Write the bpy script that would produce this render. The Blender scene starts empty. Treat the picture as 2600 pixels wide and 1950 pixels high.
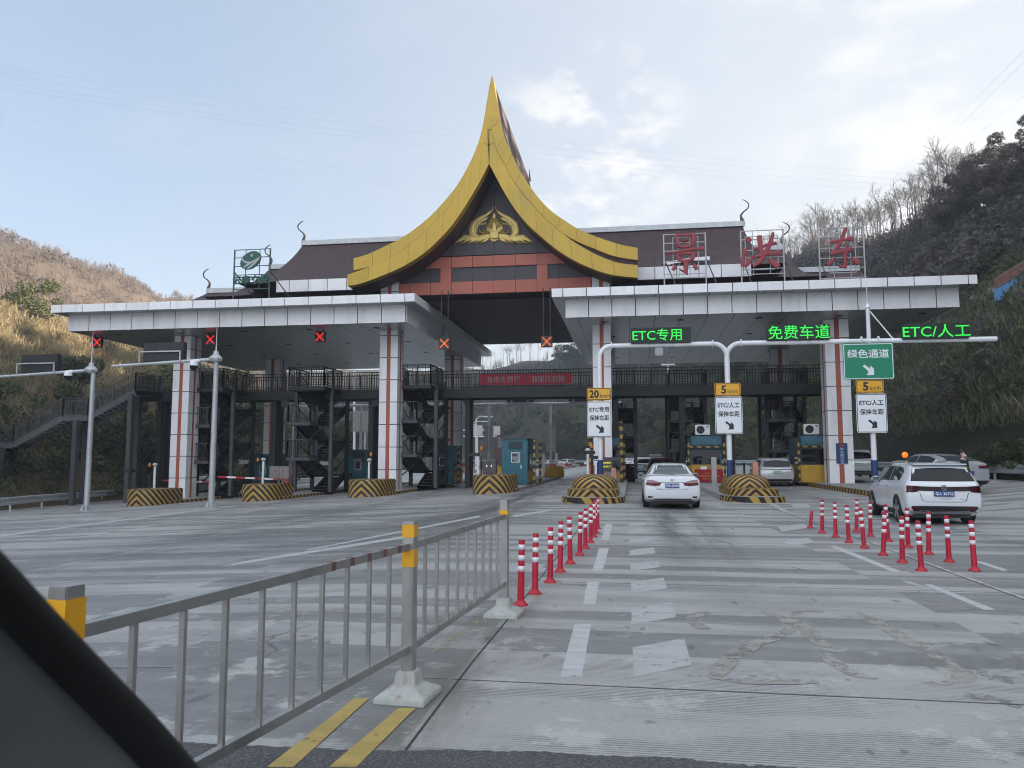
import bpy, bmesh, math, random
import numpy as np
from mathutils import Vector, Matrix, noise
from mathutils.bvhtree import BVHTree
random.seed(7)
SC = bpy.context.scene
COL = SC.collection
R = math.radians

# ---------------------------------------------------------------- camera
F, CX, CY, H = 1960.0, 1300.0, 975.0, 1.68
PITCH = math.atan(185 / F)
YAW = math.atan(303 / F * math.cos(PITCH))
cd = bpy.data.cameras.new('camera')
cam = bpy.data.objects.new('camera', cd)
COL.objects.link(cam)
cam.location = (0, 0, H)
cam.rotation_euler = (R(90) + PITCH, 0, YAW)
cd.sensor_width = 36.0
cd.lens = F / 2600 * 36
cd.clip_start, cd.clip_end = 0.05, 6000
cd.dof.use_dof = True
cd.dof.focus_distance = 30
cd.dof.aperture_fstop = 8.0
SC.camera = cam
SC.cycles.filter_width = 1.05

# ---------------------------------------------------------------- light
SUN_EL, SUN_AZ = 12.5, 80.0            # azimuth clockwise from the driving direction (+Y)
sd = bpy.data.lights.new('sun', 'SUN')
sd.energy, sd.angle, sd.color = 5.0, R(0.5), (1.0, 0.84, 0.66)
sun = bpy.data.objects.new('sun', sd)
COL.objects.link(sun)
sv = Vector((math.sin(R(SUN_AZ)) * math.cos(R(SUN_EL)), math.cos(R(SUN_AZ)) * math.cos(R(SUN_EL)), math.sin(R(SUN_EL))))
sun.rotation_euler = sv.to_track_quat('Z', 'Y').to_euler()
SC.view_settings.view_transform = 'Standard'
SC.view_settings.look = 'None'
SC.view_settings.gamma = 1
SC.view_settings.exposure = 2.25
w = bpy.data.worlds.new("World")
SC.world = w
w.use_nodes = True
nt = w.node_tree
nt.nodes.clear()
def N(t, **k):
    n = nt.nodes.new(t)
    for a, b in k.items():
        setattr(n, a, b)
    return n
def K(a, b): nt.links.new(a, b)
out = N('ShaderNodeOutputWorld'); bg = N('ShaderNodeBackground')
sky = N('ShaderNodeTexSky', sky_type='NISHITA', sun_disc=False)
sky.sun_elevation, sky.sun_rotation = R(SUN_EL), R(SUN_AZ)
sky.altitude, sky.air_density, sky.dust_density, sky.ozone_density = 600, 1.0, 1.6, 2.0
tc = N('ShaderNodeTexCoord')
# thin high cloud: two noise layers over the dome, thicker towards the sun, plus a few small puffs
def cloud(scale, lo, hi, stretch):
    m = N('ShaderNodeMapping'); m.inputs['Scale'].default_value = stretch
    n = N('ShaderNodeTexNoise'); n.inputs['Scale'].default_value = scale; n.inputs['Detail'].default_value = 9; n.inputs['Roughness'].default_value = .62
    r = N('ShaderNodeMapRange'); r.inputs[1].default_value = lo; r.inputs[2].default_value = hi; r.interpolation_type = 'SMOOTHSTEP'
    K(tc.outputs['Generated'], m.inputs[0]); K(m.outputs[0], n.inputs['Vector']); K(n.outputs['Fac'], r.inputs[0])
    return r.outputs[0]
def near(dirv, r0, r1):
    d = N('ShaderNodeVectorMath', operation='DOT_PRODUCT'); d.inputs[1].default_value = Vector(dirv).normalized()
    K(tc.outputs['Generated'], d.inputs[0])
    r = N('ShaderNodeMapRange'); r.interpolation_type = 'SMOOTHSTEP'
    r.inputs[1].default_value = math.cos(R(r0)); r.inputs[2].default_value = math.cos(R(r1))
    K(d.outputs['Value'], r.inputs[0]); return r.outputs[0]
def mul(a, b):
    m = N('ShaderNodeMath', operation='MULTIPLY')
    for i, v in enumerate((a, b)):
        if isinstance(v, (int, float)): m.inputs[i].default_value = v
        else: K(v, m.inputs[i])
    return m.outputs[0]
def add(a, b):
    m = N('ShaderNodeMath', operation='ADD', use_clamp=True); K(a, m.inputs[0]); K(b, m.inputs[1]); return m.outputs[0]
def ray(x, y):
    m = cam.rotation_euler.to_matrix()
    return m @ Vector(((x - CX) / F, -(y - CY) / F, -1.0))
def P(x, y, Y):
    """the point of the photographed ray (x, y) on the upright plane at road distance Y"""
    r = ray(x, y); return Vector((0, 0, H)) + r * (Y / r.y)
def gz(X):
    """height of the paved plaza: level in the middle lanes, falling to the left, rising at the right edge"""
    if X < -3.5: return max(-1.6, 0.045 * (X + 3.5))
    if X > 11: return min(.55, .09 * (X - 11))
    return 0.0
def G(x, y, dz=0.0):
    r = ray(x, y); z = dz
    for _ in range(12):
        p = Vector((0, 0, H)) + r * ((z - H) / r.z); z = gz(p.x) + dz
    return p

wisp = mul(cloud(2.2, .42, .78, (1, 1, 3.2)), .25)
glow = Vector((math.sin(R(62)) * .96, math.cos(R(62)) * .96, .28))   # the whitest part of the haze
veil = mul(near(glow, 95, 30), .85)
puff = mul(cloud(11, .47, .62, (1, 1, 1.8)), near(ray(1500, 385), 8.5, 1.5))
puff2 = mul(cloud(6, .45, .66, (1, 1, 2.2)), near(ray(2480, 120), 17, 3))
puff3 = mul(cloud(7, .46, .66, (1, 1, 2.2)), near(ray(2330, 640), 14, 3))
def over(base, f, col):
    m = N('ShaderNodeMix', data_type='RGBA')
    if isinstance(f, float): m.inputs[0].default_value = f
    else: K(f, m.inputs[0])
    K(base, m.inputs[6]); m.inputs[7].default_value = (*col, 1); return m.outputs[2]
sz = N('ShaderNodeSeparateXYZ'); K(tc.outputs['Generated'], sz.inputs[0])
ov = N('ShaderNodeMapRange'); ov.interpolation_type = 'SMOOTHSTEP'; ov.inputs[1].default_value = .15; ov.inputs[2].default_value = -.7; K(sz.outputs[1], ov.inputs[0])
c_ = over(sky.outputs[0], .62, (1.22, 1.62, 2.15))           # milky winter haze over the whole dome
c_ = over(c_, add(wisp, veil), (2.15, 2.36, 2.58))
c_ = over(c_, mul(ov.outputs[0], .9), (5.6, 5.95, 6.5))       # brightness added to the unseen sky behind the camera, to light the shaded fronts
c_ = over(c_, add(add(mul(puff, .75), mul(puff2, .6)), mul(puff3, .35)), (3.1, 3.08, 3.02))
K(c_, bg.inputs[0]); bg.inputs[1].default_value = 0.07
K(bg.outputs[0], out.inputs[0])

# ---------------------------------------------------------------- materials
MATS = {}
def mat(name, col, rough=.6, metal=0.0, var=.12, scale=2.0, bump=0.0, bscale=30.0, coat=0.0, emit=None, estr=1.0, dirt=None, spec=.5, alpha=1, trans=0):
    if name in MATS: return MATS[name]
    m = bpy.data.materials.new(name); m.use_nodes = True
    t = m.node_tree; b = t.nodes['Principled BSDF']
    b.inputs['Roughness'].default_value = rough; b.inputs['Metallic'].default_value = metal
    b.inputs['Coat Weight'].default_value = coat; b.inputs['Specular IOR Level'].default_value = spec
    if trans: b.inputs['Transmission Weight'].default_value = trans
    g = t.nodes.new('ShaderNodeNewGeometry')
    n = t.nodes.new('ShaderNodeTexNoise'); n.inputs['Scale'].default_value = scale; n.inputs['Detail'].default_value = 6; n.inputs['Roughness'].default_value = .65
    t.links.new(g.outputs['Position'], n.inputs['Vector'])
    r = t.nodes.new('ShaderNodeValToRGB')
    c = Vector(col)
    r.color_ramp.elements[0].position = .3; r.color_ramp.elements[1].position = .7
    r.color_ramp.elements[0].color = (*(c * (1 - var)), 1); r.color_ramp.elements[1].color = (*(c * (1 + var)), 1)
    t.links.new(n.outputs['Fac'], r.inputs[0])
    last = r.outputs[0]
    isl = t.nodes.new('ShaderNodeMapRange'); isl.inputs[3].default_value = .93; isl.inputs[4].default_value = 1.06
    t.links.new(g.outputs['Random Per Island'], isl.inputs[0])
    mm = t.nodes.new('ShaderNodeMix'); mm.data_type = 'RGBA'; mm.blend_type = 'MULTIPLY'; mm.inputs[0].default_value = 1
    t.links.new(last, mm.inputs[6]); t.links.new(isl.outputs[0], mm.inputs[7]); last = mm.outputs[2]
    if dirt:
        n2 = t.nodes.new('ShaderNodeTexNoise'); n2.inputs['Scale'].default_value = dirt[1]; n2.inputs['Detail'].default_value = 8
        mp = t.nodes.new('ShaderNodeMapping'); mp.inputs['Scale'].default_value = (1, 1, .25)
        t.links.new(g.outputs['Position'], mp.inputs[0]); t.links.new(mp.outputs[0], n2.inputs['Vector'])
        mr = t.nodes.new('ShaderNodeMapRange'); mr.inputs[1].default_value = .52; mr.inputs[2].default_value = .75; mr.inputs[4].default_value = dirt[2]
        t.links.new(n2.outputs['Fac'], mr.inputs[0])
        mi = t.nodes.new('ShaderNodeMix'); mi.data_type = 'RGBA'
        t.links.new(mr.outputs[0], mi.inputs[0]); t.links.new(last, mi.inputs[6]); mi.inputs[7].default_value = (*dirt[0], 1)
        last = mi.outputs[2]
    t.links.new(last, b.inputs['Base Color'])
    if bump:
        n3 = t.nodes.new('ShaderNodeTexNoise'); n3.inputs['Scale'].default_value = bscale; n3.inputs['Detail'].default_value = 5
        t.links.new(g.outputs['Position'], n3.inputs['Vector'])
        bp = t.nodes.new('ShaderNodeBump'); bp.inputs['Strength'].default_value = bump; bp.inputs['Distance'].default_value = .02
        t.links.new(n3.outputs['Fac'], bp.inputs['Height']); t.links.new(bp.outputs[0], b.inputs['Normal'])
    if emit:
        b.inputs['Emission Color'].default_value = (*emit, 1); b.inputs['Emission Strength'].default_value = estr
    MATS[name] = m
    return m

class NT:
    """tiny helper for longer node graphs in a material"""
    def __init__(s, name, rough=.7):
        s.m = bpy.data.materials.new(name); s.m.use_nodes = True; s.t = s.m.node_tree
        s.b = s.t.nodes['Principled BSDF']; s.b.inputs['Roughness'].default_value = rough; MATS[name] = s.m
    def n(s, t, **k):
        x = s.t.nodes.new(t)
        for a, b in k.items(): setattr(x, a, b)
        return x
    def l(s, a, b): s.t.links.new(a, b)
    def math(s, op, a, b=None, c=None, clamp=False):
        x = s.n('ShaderNodeMath', operation=op, use_clamp=clamp)
        for i, v in enumerate((a, b, c)):
            if v is None: continue
            if isinstance(v, (int, float)): x.inputs[i].default_value = v
            else: s.l(v, x.inputs[i])
        return x.outputs[0]
    def noise(s, vec, scale, detail=6, rough=.6):
        x = s.n('ShaderNodeTexNoise'); x.inputs['Scale'].default_value = scale; x.inputs['Detail'].default_value = detail; x.inputs['Roughness'].default_value = rough
        s.l(vec, x.inputs['Vector']); return x.outputs['Fac']
    def scale(s, vec, sc):
        x = s.n('ShaderNodeMapping'); x.inputs['Scale'].default_value = sc; s.l(vec, x.inputs[0]); return x.outputs[0]
    def rng(s, v, a, b, c=0.0, d=1.0, smooth=True):
        x = s.n('ShaderNodeMapRange'); x.interpolation_type = 'SMOOTHSTEP' if smooth else 'LINEAR'
        for i, q in enumerate((a, b, c, d)): x.inputs[i + 1].default_value = q
        s.l(v, x.inputs[0]); return x.outputs[0]
    def mix(s, f, a, b, mode='MIX'):
        x = s.n('ShaderNodeMix', data_type='RGBA', blend_type=mode)
        for i, v in ((0, f), (6, a), (7, b)):
            if isinstance(v, (int, float)): x.inputs[i].default_value = v
            elif isinstance(v, tuple): x.inputs[i].default_value = (*v, 1)
            else: s.l(v, x.inputs[i])
        return x.outputs[2]

white = mat('white_cladding', (.78, .79, .82), .38, .0, .05, .6, dirt=((.50, .50, .51), 1.5, .5))
seam = mat('seam_backing', (.02, .02, .022), .8)
ypanel = mat('yellow_cladding', (.53, .345, .028), .42, 0, .08, .7, dirt=((.33, .25, .06), 1.1, .6))
opanel = mat('orange_cladding', (.42, .115, .075), .5, 0, .08, .8, dirt=((.33, .1, .075), .6, .5))
ostripe = mat('orange_stripe', (.36, .085, .05), .5)
dpanel = mat('dark_plum_cladding', (.05, .042, .052), .5, 0, .12, 1.0)
maroon = mat('maroon_soffit', (.062, .026, .03), .5)
bronze = mat('dark_bronze', (.10, .085, .045), .5, .4, .2, 3)
gold = mat('gold_leaf', (.58, .44, .15), .42, .55, .25, 2.5, bump=.3, bscale=12)
greymetal = mat('grey_metal', (.2, .2, .215), .5, .4)
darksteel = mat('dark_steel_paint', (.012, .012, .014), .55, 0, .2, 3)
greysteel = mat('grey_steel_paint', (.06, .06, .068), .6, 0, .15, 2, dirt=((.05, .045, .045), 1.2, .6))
galv = mat('galvanised_steel', (.42, .45, .47), .45, .35, .16, 5, dirt=((.62, .64, .65), 2.5, .6))
stain = mat('stainless_steel', (.36, .355, .35), .36, .75, .12, 6, dirt=((.24, .22, .21), 4, .6))
whitepaint = mat('white_paint', (.72, .74, .77), .4, 0, .06, 2, dirt=((.5, .5, .5), 1.5, .4))
bluepaint = mat('blue_paint', (.02, .045, .16), .45)
teal = mat('teal_paint', (.02, .11, .15), .5, 0, .12, 1.5, dirt=((.035, .1, .12), 2, .6))
tealdark = mat('teal_grey_paint', (.03, .065, .08), .55, 0, .12, 1.5)
ymat = mat('yellow_paint', (.5, .29, .025), .5, 0, .12, 3, dirt=((.3, .2, .05), 2, .5))
blackm = mat('black_plastic', (.012, .012, .014), .5)
glassd = mat('dark_glass', (.006, .007, .009), .05, 0, .1, 1, spec=.35)
glassl = mat('reflective_glass', (.05, .065, .075), .03, .0, .2, 1.5, spec=1.0)
redp = mat('red_paint', (.42, .015, .03), .5, 0, .12, 5, dirt=((.2, .03, .03), 6, .5))
bollred = mat('bollard_red', (.46, .012, .04), .42, 0, .15, 8, dirt=((.25, .02, .03), 7, .5))
reflw = mat('reflective_white', (.78, .78, .8), .35, 0, .08, 9, dirt=((.5, .48, .47), 12, .6))
refly = mat('reflective_yellow', (.72, .36, .012), .4, 0, .08, 9)
rubber = mat('tyre_rubber', (.014, .014, .015), .8)
alloy = mat('alloy_rim', (.4, .4, .42), .35, .8)
carwhite = mat('car_white', (.64, .67, .71), .22, 0, .02, 1, coat=.6)
carsilver = mat('car_silver', (.47, .49, .52), .25, .35, .03, 1, coat=.6)
cardark = mat('car_dark', (.015, .015, .018), .2, .2, .03, 1, coat=.8)
carplum = mat('car_plum', (.05, .014, .016), .2, .3, .03, 1, coat=.8)
taillamp = mat('tail_lamp', (.10, .004, .008), .25, 0, .2, 8, coat=.15, spec=.3)
lampclear = mat('lamp_clear', (.26, .16, .17), .2, 0, .1, 9, coat=.3)
chrome = mat('chrome', (.62, .63, .65), .12, 1.0)
platebl = mat('plate_blue', (.012, .06, .24), .4)
plategr = mat('plate_green', (.04, .3, .14), .4)
signw = mat('sign_white', (.73, .76, .8), .42, 0, .03)
signk = mat('sign_black', (.012, .014, .016), .5)
signy = mat('sign_yellow', (.72, .37, .015), .42, 0, .04)
signg = mat('sign_green', (.0, .21, .11), .42, 0, .04)
signback = mat('sign_back', (.46, .43, .43), .5, .3, .1, 2)
ledbox = mat('led_housing', (.014, .018, .022), .5)
ledg = mat('led_green', (.02, .3, .04), .5, emit=(.02, .8, .06), estr=.26)
ledr = mat('led_red', (.4, .02, .01), .5, emit=(1.0, .02, .01), estr=.8)
ledo = mat('led_orange', (.4, .1, .01), .5, emit=(1.0, .16, .01), estr=.8)
ledy = mat('led_yellow', (.4, .35, .01), .5, emit=(.9, .85, .03), estr=.25)
amber = mat('amber_beacon', (.5, .18, .03), .35)
bannerred = mat('banner_red', (.42, .018, .04), .7, 0, .12, 3)
clothred = mat('tablecloth_red', (.30, .012, .015), .85, 0, .15, 4)
logogreen = mat('logo_green', (.012, .09, .06), .5)
logogrey = mat('logo_grey', (.36, .4, .42), .5)
lettred = mat('letter_red', (.26, .022, .035), .45, 0, .1, 2)
concrete = mat('concrete', (.3, .3, .295), .9, 0, .12, 3, bump=.25, bscale=40, dirt=((.2, .195, .19), 2, .6))
castwhite = mat('cast_base_paint', (.4, .42, .4), .7, 0, .12, 8, dirt=((.26, .14, .09), 14, .7))
# ---------------------------------------------------------------- mesh helpers
class MB:
    """collects simple solids and links them as ONE mesh object"""
    def __init__(s): s.v = []; s.f = []
    def add(s, vs, fs):
        o = len(s.v); s.v += [Vector(v) for v in vs]; s.f += [tuple(i + o for i in f) for f in fs]; return s
    def box(s, x0, x1, y0, y1, z0, z1):
        return s.add([(x0, y0, z0), (x1, y0, z0), (x1, y1, z0), (x0, y1, z0), (x0, y0, z1), (x1, y0, z1), (x1, y1, z1), (x0, y1, z1)],
                     [(3, 2, 1, 0), (4, 5, 6, 7), (0, 1, 5, 4), (1, 2, 6, 5), (2, 3, 7, 6), (3, 0, 4, 7)])
    def cbox(s, c, sx, sy, sz, rz=0.0):
        n = len(s.v); s.box(-sx / 2, sx / 2, -sy / 2, sy / 2, -sz / 2, sz / 2)
        m = Matrix.Rotation(rz, 3, 'Z')
        for i in range(n, len(s.v)): s.v[i] = m @ s.v[i] + Vector(c)
        return s
    def bar(s, p, q, w, h=None):
        p, q = Vector(p), Vector(q); h = h or w
        d = (q - p).normalized(); u = Vector((0, 0, 1)) if abs(d.z) < .95 else Vector((0, 1, 0))
        a = d.cross(u).normalized() * w / 2; b = a.cross(d).normalized() * h / 2
        vs = [p - a - b, p + a - b, p + a + b, p - a + b, q - a - b, q + a - b, q + a + b, q - a + b]
        return s.add(vs, [(0, 1, 2, 3), (7, 6, 5, 4), (1, 0, 4, 5), (2, 1, 5, 6), (3, 2, 6, 7), (0, 3, 7, 4)])
    def tube(s, pts, r, n=10, caps=True):
        pts = [Vector(p) for p in pts]; k = len(pts)
        rs = r if isinstance(r, (list, tuple)) else [r] * k
        o = len(s.v); prev = None
        for i, p in enumerate(pts):
            d = (pts[min(i + 1, k - 1)] - pts[max(i - 1, 0)]).normalized()
            if prev is None:
                u = Vector((0, 0, 1)) if abs(d.z) < .9 else Vector((1, 0, 0))
                a = d.cross(u).normalized()
            else:
                a = (prev - d * prev.dot(d)).normalized()
            prev = a; b = d.cross(a)
            for j in range(n):
                t = 2 * math.pi * j / n
                s.v.append(p + (a * math.cos(t) + b * math.sin(t)) * rs[i])
        for i in range(k - 1):
            for j in range(n):
                j2 = (j + 1) % n
                s.f.append((o + i * n + j, o + i * n + j2, o + (i + 1) * n + j2, o + (i + 1) * n + j))
        if caps:
            s.f.append(tuple(o + j for j in reversed(range(n)))); s.f.append(tuple(o + (k - 1) * n + j for j in range(n)))
        return s
    def lathe(s, prof, c=(0, 0, 0), n=20, sq=1.0):
        """profile [(radius, z)] turned about the vertical"""
        o = len(s.v); c = Vector(c)
        for r, z in prof:
            for j in range(n):
                t = 2 * math.pi * j / n
                s.v.append(c + Vector((r * math.cos(t), r * sq * math.sin(t), z)))
        for i in range(len(prof) - 1):
            for j in range(n):
                j2 = (j + 1) % n
                s.f.append((o + i * n + j, o + i * n + j2, o + (i + 1) * n + j2, o + (i + 1) * n + j))
        s.f.append(tuple(o + j for j in reversed(range(n)))); s.f.append(tuple(o + (len(prof) - 1) * n + j for j in range(n)))
        return s
    def prism(s, poly, y0, y1):
        """(x, z) outline given depth from y0 (front) to y1"""
        n = len(poly); o = len(s.v)
        s.v += [Vector((x, y0, z)) for x, z in poly] + [Vector((x, y1, z)) for x, z in poly]
        s.f.append(tuple(o + i for i in range(n))); s.f.append(tuple(o + n + i for i in reversed(range(n))))
        for i in range(n):
            j = (i + 1) % n
            s.f.append((o + j, o + i, o + n + i, o + n + j))
        return s
    def slab(s, poly, z0, z1):
        """(x, y) outline given height from z0 to z1"""
        n = len(poly); o = len(s.v)
        s.v += [Vector((x, y, z0)) for x, y in poly] + [Vector((x, y, z1)) for x, y in poly]
        s.f.append(tuple(o + i for i in reversed(range(n)))); s.f.append(tuple(o + n + i for i in range(n)))
        for i in range(n):
            j = (i + 1) % n
            s.f.append((o + i, o + j, o + n + j, o + n + i))
        return s
    def strip(s, A, B, y0, y1):
        """closed solid between two matching (x, z) polylines, front at y0, back at y1"""
        n = len(A); o = len(s.v)
        for y in (y0, y1):
            s.v += [Vector((x, y, z)) for x, z in A] + [Vector((x, y, z)) for x, z in B]
        for i in range(n - 1):
            a, b, c, d = o + i, o + i + 1, o + n + i + 1, o + n + i
            s.f += [(a, b, c, d), (d + 2 * n, c + 2 * n, b + 2 * n, a + 2 * n), (b, a, a + 2 * n, b + 2 * n), (d, c, c + 2 * n, d + 2 * n)]
        for a, b in ((o, o + n), (o + n - 1, o + 2 * n - 1)):
            s.f.append((a, b, b + 2 * n, a + 2 * n))
        return s
    def brush(s, pts, y, depth, rnd=6):
        """one brush stroke: (x, z, width) stations, smoothed, with a domed front towards -Y"""
        pts = [Vector(p) for p in pts]; sm = []
        for i in range(len(pts) - 1):
            p0, p1, p2, p3 = pts[max(i - 1, 0)], pts[i], pts[i + 1], pts[min(i + 2, len(pts) - 1)]
            for k in range(rnd):
                t = k / rnd
                sm.append(.5 * ((2 * p1) + (p2 - p0) * t + (2 * p0 - 5 * p1 + 4 * p2 - p3) * t * t + (3 * p1 - p0 - 3 * p2 + p3) * t ** 3))
        sm.append(pts[-1])
        o = len(s.v); k = len(sm)
        for i, p in enumerate(sm):
            d = sm[min(i + 1, k - 1)] - sm[max(i - 1, 0)]
            nx, nz = -d[1], d[0]; L = math.hypot(nx, nz) or 1; nx /= L; nz /= L; hw = max(p[2], .001) / 2
            for u, dy in ((-1, 0), (-.85, -.65), (0, -1), (.85, -.65), (1, 0)):
                s.v.append(Vector((p[0] + nx * hw * u, y + dy * depth, p[1] + nz * hw * u)))
        for i in range(k - 1):
            for j in range(4):
                a = o + i * 5 + j; s.f.append((a, a + 1, a + 6, a + 5))
            a = o + i * 5; s.f.append((a, a + 5, a + 9, a + 4))
        for i in (0, k - 1):
            a = o + i * 5; s.f.append((a, a + 1, a + 2, a + 3, a + 4))
        return s
    def build(s, name, m, parent=None, smooth=False, bevel=0.0, origin=None, mats=None):
        me = bpy.data.meshes.new(name)
        org = Vector(origin) if origin is not None else (parent['_o'] if parent is not None and '_o' in parent else None)
        org = Vector(org) if org is not None else Vector((0, 0, 0))
        me.from_pydata([v - org for v in s.v], [], s.f)
        bm = bmesh.new(); bm.from_mesh(me); bmesh.ops.recalc_face_normals(bm, faces=bm.faces)
        if bevel: bmesh.ops.bevel(bm, geom=bm.edges[:], offset=bevel, segments=2, affect='EDGES', clamp_overlap=True)
        bm.to_mesh(me); bm.free()
        return link(name, me, m, parent, smooth, org if parent is None else None)

def link(name, me, m, parent=None, smooth=False, loc=None):
    o = bpy.data.objects.new(name, me); COL.objects.link(o)
    if m is not None: me.materials.append(m)
    if smooth:
        me.shade_smooth()
        if smooth is not True:
            me.set_sharp_from_angle(angle=R(smooth))
    if parent is not None:
        o.parent = parent
        if '_o' in parent: o['_o'] = parent['_o']
    elif loc is not None: o.location = loc
    return o
def tag(o, label, cat, group=None, kind=None):
    if label: o['label'] = label
    if cat: o['category'] = cat
    if group: o['group'] = group
    if kind: o['kind'] = kind
    return o
def thing(name, label, cat, loc=(0, 0, 0), rz=0.0, group=None, world=False):
    """an Empty at the thing's base; with world=True its parts are given in scene coordinates"""
    o = bpy.data.objects.new(name, None); COL.objects.link(o)
    o.location = loc; o.rotation_euler = (0, 0, rz); o.empty_display_size = .2
    if world: o['_o'] = tuple(loc)
    return tag(o, label, cat, group)
def copy_tree(o, parent=None, **k):
    c = o.copy(); COL.objects.link(c)
    if parent is not None:
        c.parent = parent
    for ch in list(o.children): copy_tree(ch, c)
    return c
def clone(o, loc, rz=None, label=None, group=None):
    c = copy_tree(o); c.location = loc
    if rz is not None: c.rotation_euler = (0, 0, rz)
    if label: c['label'] = label
    if group: c['group'] = group
    return c
def text_mesh(body, size, bold=0.0, extrude=.004, align='CENTER', sx=1.0, space=1.0):
    cu = bpy.data.curves.new('lettering', 'FONT'); cu.body = body; cu.size = size; cu.extrude = extrude
    cu.align_x = align; cu.align_y = 'CENTER'; cu.offset = bold; cu.resolution_u = 3; cu.space_character = space
    o = bpy.data.objects.new('lettering', cu); COL.objects.link(o)
    dg = bpy.context.evaluated_depsgraph_get()
    me = bpy.data.meshes.new_from_object(o.evaluated_get(dg)); me.name = 'lettering'
    me.materials.clear()
    bpy.data.objects.remove(o); bpy.data.curves.remove(cu)
    if sx != 1: me.transform(Matrix.Diagonal((sx, 1, 1, 1)))
    return me
def lettering(body, size, m, parent, loc, rot=(90, 0, 0), **k):
    """raised lettering, by default standing upright and read from -Y"""
    fitw = k.pop('fit', None)
    me = text_mesh(body, size, **k)
    if fitw:
        xs = [v.co.x for v in me.vertices]; ys = [v.co.y for v in me.vertices]
        cx, cy = (max(xs) + min(xs)) / 2, (max(ys) + min(ys)) / 2
        s0 = fitw[0] / (max(xs) - min(xs)); s1 = fitw[1] / (max(ys) - min(ys)) if fitw[1] else s0
        me.transform(Matrix.Diagonal((s0, s1, 1, 1)) @ Matrix.Translation((-cx, -cy, 0)))
    me.transform(Matrix.Translation(loc) @ Matrix.Rotation(R(rot[2]), 4, 'Z') @ Matrix.Rotation(R(rot[0]), 4, 'X'))
    if '_o' in parent: me.transform(Matrix.Translation(-Vector(parent['_o'])))
    return link('lettering', me, m, parent)
def resample(pl, n):
    pl = [Vector(p) for p in pl]; L = [0]
    for a, b in zip(pl, pl[1:]): L.append(L[-1] + (b - a).length)
    outp = []
    for i in range(n):
        t = L[-1] * i / (n - 1); j = 0
        while j < len(L) - 2 and L[j + 1] < t: j += 1
        q = (t - L[j]) / max(L[j + 1] - L[j], 1e-9)
        outp.append(pl[j].lerp(pl[j + 1], min(max(q, 0), 1)))
    return outp
def smoothline(pl, n):
    """Catmull-Rom through the points, then n equal steps"""
    pts = [Vector(p) for p in pl]; sm = []
    for i in range(len(pts) - 1):
        p0, p1, p2, p3 = pts[max(i - 1, 0)], pts[i], pts[i + 1], pts[min(i + 2, len(pts) - 1)]
        for k in range(8):
            t = k / 8
            sm.append(.5 * ((2 * p1) + (p2 - p0) * t + (2 * p0 - 5 * p1 + 4 * p2 - p3) * t * t + (3 * p1 - p0 - 3 * p2 + p3) * t ** 3))
    sm.append(pts[-1]); return resample(sm, n)
def rrect(cx, cz, w_, h_, r, n=5):
    """rounded rectangle outline"""
    o = []
    for sx, sz, a0 in ((1, 1, 0), (-1, 1, 90), (-1, -1, 180), (1, -1, 270)):
        for i in range(n + 1):
            a = R(a0 + 90 * i / n)
            o.append((cx + sx * (w_ / 2 - r) + r * math.cos(a), cz + sz * (h_ / 2 - r) + r * math.sin(a)))
    return o
def np_mesh(name, V, Fq, m, parent=None, smooth=False, quads=True, loc=None):
    """big meshes straight from numpy arrays"""
    me = bpy.data.meshes.new(name); k = 4 if quads else 3
    V = np.asarray(V, np.float32).reshape(-1, 3); Fq = np.asarray(Fq, np.int32).reshape(-1, k)
    me.vertices.add(len(V)); me.vertices.foreach_set('co', V.ravel())
    me.loops.add(Fq.size); me.loops.foreach_set('vertex_index', Fq.ravel())
    me.polygons.add(len(Fq)); me.polygons.foreach_set('loop_start', np.arange(0, Fq.size, k, dtype=np.int32))
    me.update(calc_edges=True)
    return link(name, me, m, parent, smooth, loc)

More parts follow.
